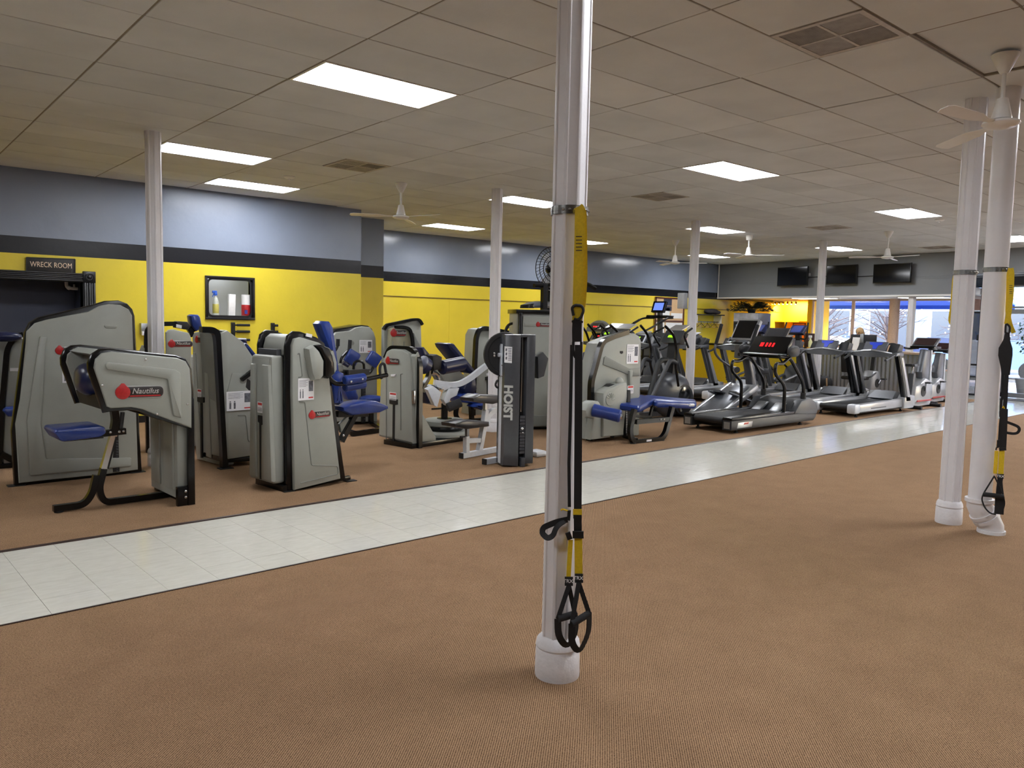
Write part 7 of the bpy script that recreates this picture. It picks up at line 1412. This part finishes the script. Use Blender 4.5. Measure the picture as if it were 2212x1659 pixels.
# ---- elliptical trainers with a domed flywheel cover
def dome_elliptical(label, loc):
    t = lthing('elliptical_trainer', label, 'elliptical trainer', loc, 'elliptical trainers')
    mb = MB(); mb.ball((.2, 0, .39), .5, .19, .38, None, 24, 14, .85); mb.build('flywheel_dome', pm('dome_charcoal', (70, 73, 80), .3, var=.04), t)
    mb = MB(); mb.lathe([(.26, -.18), (.27, 0), (.26, .18)], 26, Matrix.Translation((.38, 0, .3)) @ Matrix.Rotation(math.pi/2, 4, 'X')); mb.build('side_disc', CHAR, t)
    for s_ in (-1, 1):
        mb = MB(); mb.lathe([(.17, -.004), (.165, .004), (.12, .012)], 22, Matrix.Translation((.38, s_*.185, .36)) @ Matrix.Rotation(-s_*math.pi/2, 4, 'X')); mb.build('glossy_cap', GLASSK, t)
        mb = MB(); mb.tube(fillet([(.0, s_*.27, .95), (-.15, s_*.27, 1.0), (-.55, s_*.22, .35), (-.75, s_*.2, .2)], .15), .035, 10); mb.build('link_arm', DGREY, t)
        mb = MB(); mb.box((-.75, s_*.1 if s_ > 0 else s_*.28, .16), (-.3, s_*.28 if s_ > 0 else s_*.1, .24), Matrix.Rotation(-.12*s_, 4, 'Y'), .02); mb.build('pedal', CHAR, t)
        mb = MB(); mb.tube(fillet([(.12, s_*.25, .55), (-.02, s_*.27, .95), (.02, s_*.27, 1.15), (-.1, s_*.28, 1.42), (-.3, s_*.26, 1.55)], .1), .022, 8); mb.build('moving_handle', BLK, t)
        mb = MB(); mb.tube(fillet([(.28, s_*.3, 1.2), (.1, s_*.33, 1.42), (.36, s_*.3, 1.52)], .08), .018, 8); mb.build('fixed_handle', BLK, t)
    mb = MB(); mb.tube(fillet([(-.35, -.0, .3), (-.1, 0, .98), (.18, 0, .98), (.3, 0, .6)], .12), .045, 10); mb.build('frame_hoop', CHAR, t)
    mb = MB(); mb.rect([(.2, 0, .6), (.28, 0, 1.28)], .11, .16, up=(0, 1, 0)); mb.build('mast', BLKM, t)
    mb = MB(); side(mb, [(.15, 1.27), (.3, 1.24), (.42, 1.42), (.3, 1.48)], -.2, .2, .02); cs = mb.build('console', CHAR, t)
    mb = MB(); mb.rings([[V((x, y, z)) for x, z in ((.166, 1.36), (.20, 1.395), (.196, 1.4), (.162, 1.365))] for y in (-.06, .05)]); mb.build('digits', SCR_G, cs)
    mb = MB(); mb.rings([[V((x, y, z)) for x, z in ((.3, 1.48), (.5, 1.56), (.5, 1.575), (.3, 1.495))] for y in (-.15, .15)]); mb.build('reading_rack', SILVER, t)
    mb = MB(); mb.rect([(-1.0, 0, .08), (.6, 0, .08)], .1, .08); mb.build('base_beam', DGREY, t)
    for x in (-.95, .55): mb = MB(); mb.tube([(x, -.3, .04), (x, .3, .04)], .04, 10); mb.build('foot_bar', DSILVER, t)
dome_elliptical('dark elliptical trainer with a domed flywheel cover and green display, behind the blue bench', (10.52, 8.43)); dome_elliptical('dark elliptical trainer with green display just behind the leg curl tower', (10.15, 9.3)); dome_elliptical('dark elliptical trainer farthest behind the leg curl tower', (11.0, 10.35))
# ---- silver elliptical with ramp
t = lthing('elliptical_trainer', 'silver elliptical trainer with a steep ramp and a large dark console', 'elliptical trainer', (11.6, 7.8), 'elliptical trainers')
for s_ in (-1, 1):
    y0, y1 = min(s_*.08, s_*.24), max(s_*.08, s_*.24)
    mb = MB(); side(mb, [(-.8, .1), (-.68, .04), (.4, .5), (.34, .58)], min(s_*.22, s_*.3), max(s_*.22, s_*.3), .02); mb.build('ramp_rail', SILVER, t)
    mb = MB(); side(mb, [(-.2, .44), (.3, .28), (.32, .31), (-.18, .48)], y0, y1, .012); mb.build('pedal', CHAR, t)
    mb = MB(); mb.tube(fillet([(-.35, s_*.2, .46), (-.2, s_*.22, .42), (.55, s_*.26, .2)], .1), .022, 8); mb.build('pedal_arm', DSILVER, t)
    mb = MB(); mb.tube(fillet([(.52, s_*.3, .8), (.1, s_*.32, .98), (-.06, s_*.34, 1.12), (.06, s_*.36, 1.38), (.16, s_*.36, 1.6)], .12), .022, 8); mh = mb.build('moving_handle', DSILVER, t); mb = MB(); mb.tube([(.0, s_*.35, 1.24), (.16, s_*.36, 1.6)], .03, 10); mb.build('grip', FOAM, mh)
    mb = MB(); mb.rect([(.52, s_*.3, .8), (.5, s_*.28, .3)], .05, .04); mb.build('drop_link', DSILVER, t)
    mb = MB(); mb.tube([(.46, s_*.2, .8), (.56, s_*.36, .8)], .055, 12); mb.build('pivot_hub', DSILVER, t)
    mb = MB(); mb.tube(fillet([(.3, s_*.1, 1.34), (.2, s_*.2, 1.28), (.12, s_*.22, 1.3)], .06), .02, 8); mb.build('fixed_handle', STEEL, t)
mb = MB(); side(mb, [(-.75, .08), (-.6, .1), (.3, .5), (.25, .54), (-.7, .14)], -.22, .22, .02); mb.build('ramp_cover', DSILVER, t)
mb = MB(); side(mb, [(.22, .44), (.4, .5), (.36, .57), (.2, .52)], -.24, .24, .02); mb.build('ramp_top', SILVER, t)
mb = MB(); side(mb, [(.62, .0), (.86, .0), (.62, .75), (.4, 1.25), (.3, 1.22), (.5, .7)], -.07, .07, .02); mb.build('mast', DSILVER, t)
mb = MB(); side(mb, [(.26, 1.02), (.5, .98), (.52, 1.25), (.28, 1.25)], -.16, .16, .03); mb.build('mast_block', DSILVER, t)
mb = MB(); side(mb, [(.22, 1.34), (.32, 1.3), (.54, 1.66), (.46, 1.7)], -.23, .23, .04); cs = mb.build('console', SILVER, t); mb = MB(); mb.rings([[V((x, y, z)) for x, z in ((.232, 1.375), (.43, 1.675), (.44, 1.67), (.245, 1.37))] for y in (-.18, .18)]); mb.build('screen', GLASSK, cs)
mb = MB(); mb.rect([(-.8, 0, .05), (.9, 0, .05)], .3, .07); mb.build('base_beam', CHAR, t)
for x in (-.75, .85): mb = MB(); mb.tube([(x, -.33, .04), (x, .33, .04)], .035, 10); mb.build('foot_bar', CHAR, t)
# ---- slim ellipticals by the half wall
def slim(label, loc):
    t = lthing('elliptical_trainer', label, 'elliptical trainer', loc, 'elliptical trainers')
    mb = MB(); side(mb, [(-.2, .1), (.75, .1), (.7, .55), (.4, .7), (.1, .6)], -.2, .2, .06); mb.build('body', CHAR, t); mb = MB(); mb.rect([(.45, 0, .6), (.3, 0, 1.4)], .1, .12, up=(0, 1, 0)); mb.build('mast', CHAR, t)
    mb = MB(); side(mb, [(.12, 1.43), (.22, 1.38), (.4, 1.55), (.34, 1.62)], -.2, .2, .02); cs = mb.build('console', DBLUE, t); mb = MB(); mb.rings([[V((x, y, z)) for x, z in ((.14, 1.455), (.32, 1.605), (.325, 1.6), (.145, 1.45))] for y in (-.13, .13)]); mb.build('screen', pm('blue_grey_screen', (70, 84, 150), .2), cs)
    for s_ in (-1, 1):
        mb = MB(); mb.tube(fillet([(.3, s_*.06, 1.3), (.22, s_*.25, 1.28), (.16, s_*.3, 1.45), (.22, s_*.28, 1.68)], .1), .02, 8); mb.build('side_handle', BLKM, t); mb = MB(); mb.box((-.75, min(s_*.08, s_*.24), .28), (-.35, max(s_*.08, s_*.24), .34), None, .02); mb.build('pedal', CHAR, t); mb = MB(); mb.tube([(.3, s_*.16, .5), (-.8, s_*.16, .26)], .03, 8); mb.build('pedal_arm', DSILVER, t); mb = MB(); mb.tube(fillet([(.5, s_*.28, .5), (.1, s_*.3, .75), (-.2, s_*.3, 1.05)], .1), .022, 8); mb.build('moving_handle', BLKM, t)
    for x in (-.85, .6): mb = MB(); mb.tube([(x, -.28, .04), (x, .28, .04)], .04, 10); mb.build('foot_bar', CHAR, t)
    mb = MB(); mb.rect([(-.85, 0, .08), (.6, 0, .08)], .1, .07); mb.build('base_beam', CHAR, t)
slim('slim elliptical trainer with a blue console in front of the yellow half wall', (17.2, 11.0)); slim('slim elliptical trainer with a blue console nearest the reception desk', (17.1, 9.9))
# ---- stair climber by the bulletin board
t = lthing('stair_climber', 'tall stair climber with a lit tablet screen in front of the bulletin board', 'exercise machine', (15.7, 13.1), None)
mb = MB(); side(mb, [(-.6, 0), (.7, 0), (.7, 1.2), (.3, 1.35), (-.1, .7), (-.6, .3)], -.35, .35, .05); mb.build('body', DGREY, t)
for k in range(3): mb = MB(); mb.box((-.65+k*.22, -.26, .25+k*.24), (-.35+k*.22, .26, .29+k*.24), None, .01); mb.build('step', BLKM, t)
for s_ in (-1, 1):
    mb = MB(); mb.tube(fillet([(-.6, s_*.36, .3), (-.62, s_*.38, 1.38), (-.3, s_*.4, 1.5), (.25, s_*.4, 1.72), (.6, s_*.3, 1.73)], .12), .024, 8); mb.build('handrail', BLK, t)
    mb = MB(); mb.tube([(-.1, s_*.4, 1.58), (.12, s_*.4, 1.67)], .032, 8); mb.build('grip', FOAM, t)
mb = MB(); mb.rect([(.5, 0, 1.1), (.45, 0, 1.92)], .1, .1, up=(0, 1, 0)); mb.build('mast', DGREY, t)
mb = MB(); side(mb, [(.3, 1.72), (.55, 1.74), (.6, 1.79), (.34, 1.8)], -.36, .36, .02); mb.build('console_tray', BLK, t)
mb = MB(); side(mb, [(.34, 1.88), (.4, 1.86), (.5, 2.14), (.44, 2.16)], -.22, .22, .02); cs = mb.build('tablet', BLK, t); mb = MB(); mb.rings([[V((x, y, z)) for x, z in ((.352, 1.93), (.424, 2.12), (.43, 2.118), (.36, 1.928))] for y in (-.15, .15)]); mb.build('screen', SCR_B, cs)
# ---- bikes
def bike(label, loc, k=1.0):
    t = lthing('exercise_bike', label, 'exercise bike', loc, 'exercise bikes'); t.scale = (k, k, k)
    mb = MB(); side(mb, [(-.42, .12), (.38, .12), (.46, .3), (.42, .52), (.1, .6), (-.2, .48), (-.36, .45)], -.13, .13, .04); mb.build('body', SILVER, t)
    mb = MB(); side(mb, [(.1, .5), (.42, .5), (.38, 1.16), (.16, 1.18), (.0, .72)], -.07, .07, .03); mb.build('front_mast', DSILVER, t)
    mb = MB(); side(mb, [(.38, .14), (.46, .14), (.44, 1.16), (.38, 1.16)], -.08, .08, .01); mb.build('mast_edge', LGREY, t)
    mb = MB(); side(mb, [(-.42, .12), (-.3, .12), (-.24, .7), (-.34, .7)], -.06, .06, .02); mb.build('seat_tube', DGREY, t); mb = MB(); mb.tube([(-.3, 0, .68), (-.28, 0, .84)], .022, 10); mb.build('seat_post', CHROME, t)
    mb = MB(); mb.rings([[V((x, y*w_, z)) for y, z in ((-1, .84), (-.8, .89), (.8, .89), (1, .84))] for x, w_ in ((-.46, .07), (-.42, .11), (-.3, .1), (-.18, .045), (-.06, .03), (-.04, .015))]); mb.build('saddle', BLKM, t)
    mb = MB(); side(mb, [(.1, 1.2), (.44, 1.2), (.44, 1.24), (.1, 1.24)], -.24, .24, .01); mb.build('console_tray', BLK, t); mb = MB(); side(mb, [(.14, 1.25), (.2, 1.24), (.42, 1.38), (.38, 1.41)], -.24, .24, .012); cs = mb.build('console', DSILVER, t); mb = MB(); mb.rings([[V((x, y, z)) for x, z in ((.16, 1.272), (.37, 1.405), (.374, 1.4), (.165, 1.265))] for y in (-.2, .2)]); mb.build('screen', pm('dark_red_display', (36, 14, 16), .3, var=.5, scale=14), cs)
    mb = MB(); mb.lathe([(.03, -.15), (.11, -.14), (.11, .14), (.03, .15)], 20, Matrix.Translation((-.02, 0, .34)) @ Matrix.Rotation(math.pi/2, 4, 'X')); mb.build('crank_disc', BLKM, t)
    for s_ in (-1, 1):
        mb = MB(); mb.rect([(-.02, s_*.16, .34), (.02*s_, s_*.17, .34-s_*.16)], .02, .03); mb.build('crank', CHROME, t); mb = MB(); mb.box((-.07+.02*s_, min(s_*.17, s_*.28), .33-s_*.17), (.06+.02*s_, max(s_*.17, s_*.28), .36-s_*.17), None, .01); mb.build('pedal', BLKM, t)
        mb = MB(); mb.tube(fillet([(.2, s_*.1, 1.2), (.14, s_*.28, 1.18), (-.06, s_*.28, 1.2)], .06), .02, 8); mb.build('handlebar', BLKM, t)
    mb = MB(); mb.rect([(-.45, 0, .075), (.5, 0, .075)], .14, .08); mb.build('base_beam', LGREY, t)
    for x in (-.42, .5): mb = MB(); mb.tube([(x, -.28, .035), (x, .28, .035)], .035, 10); mb.build('foot_bar', BLKM, t)
    mb = MB(); side(mb, [(-.3, .13), (.4, .13), (.42, .16), (-.3, .17)], -.135, .135, .002); mb.build('red_accent', RED, t)
bike('silver upright exercise bike in front of the lobby column, beside the treadmill', (16.62, 6.78)); bike('silver upright exercise bike just beyond the other upright bike', (17.95, 7.0), .92)
t = lthing('exercise_bike', 'grey recumbent exercise bike with a black seat back, before the reception desk', 'exercise bike', (17.5, 8.3), 'exercise bikes')
mb = MB(); side(mb, [(-.7, .24), (-.62, .2), (.5, .02), (.6, .08), (-.6, .38)], -.08, .08, .02); mb.build('seat_rail', SILVER, t); mb = MB(); side(mb, [(.1, .12), (.6, .06), (.62, .4), (.45, .62), (.2, .62), (.1, .4)], -.12, .12, .05); mb.build('body', SILVER, t)
mb = MB(); mb.box((-.62, -.24, .44), (-.25, .24, .52), None, .03); mb.build('seat', BLKM, t); mb = MB(); side(mb, [(-.62, .6), (-.54, .6), (-.6, 1.06), (-.7, 1.06)], -.24, .24, .03); mb.build('seat_back', BLKM, t); mb = MB(); mb.rect([(-.55, 0, .36), (-.6, 0, .75)], .06, .06, up=(0, 1, 0)); mb.build('seat_post', BLKM, t)
mb = MB(); mb.rect([(.35, 0, .55), (.42, 0, 1.0)], .06, .08, up=(0, 1, 0)); mb.build('mast', BLKM, t); mb = MB(); side(mb, [(.28, 1.0), (.4, .98), (.46, 1.16), (.38, 1.18)], -.2, .2, .02); mb.build('console', CHAR, t)
mb = MB(); mb.lathe([(.03, -.14), (.1, -.13), (.1, .13), (.03, .14)], 20, Matrix.Translation((.38, 0, .34)) @ Matrix.Rotation(math.pi/2, 4, 'X')); mb.build('crank_disc', BLKM, t)
for s_ in (-1, 1):
    mb = MB(); mb.rect([(.38, s_*.15, .34), (.38-.1*s_, s_*.16, .34-.1*s_)], .02, .03); mb.build('crank', CHROME, t); mb = MB(); mb.box((.33-.1*s_, min(s_*.16, s_*.27), .32-.1*s_), (.45-.1*s_, max(s_*.16, s_*.27), .35-.1*s_), None, .01); mb.build('pedal', BLKM, t); mb = MB(); mb.tube(fillet([(-.45, s_*.2, .48), (-.3, s_*.3, .52), (-.1, s_*.3, .6)], .06), .018, 8); mb.build('side_handle', BLKM, t)
for x in (-.62, .55): mb = MB(); mb.tube([(x, -.26, .035), (x, .26, .035)], .035, 10); mb.build('foot_bar', BLKM, t)
mb = MB(); mb.rect([(-.62, 0, .05), (-.62, 0, .3)], .08, .06, up=(0, 1, 0)); mb.build('rear_leg', DSILVER, t)
# ---- small blue step box beyond the strapped column
e = FL(1256, 944); t = thing('storage_box', 'dark blue plastic box on the carpet behind the leg curl machine', 'box', (e.x, e.y+.2, 0)); mb = MB(); mb.box((e.x-.25, e.y, 0), (e.x+.12, e.y+.4, .34), None, .03); mb.build('body', DBLUE, t); mb = MB(); mb.box((e.x-.27, e.y-.02, .34), (e.x+.14, e.y+.42, .38), None, .015); mb.build('lid', BLUE, t)
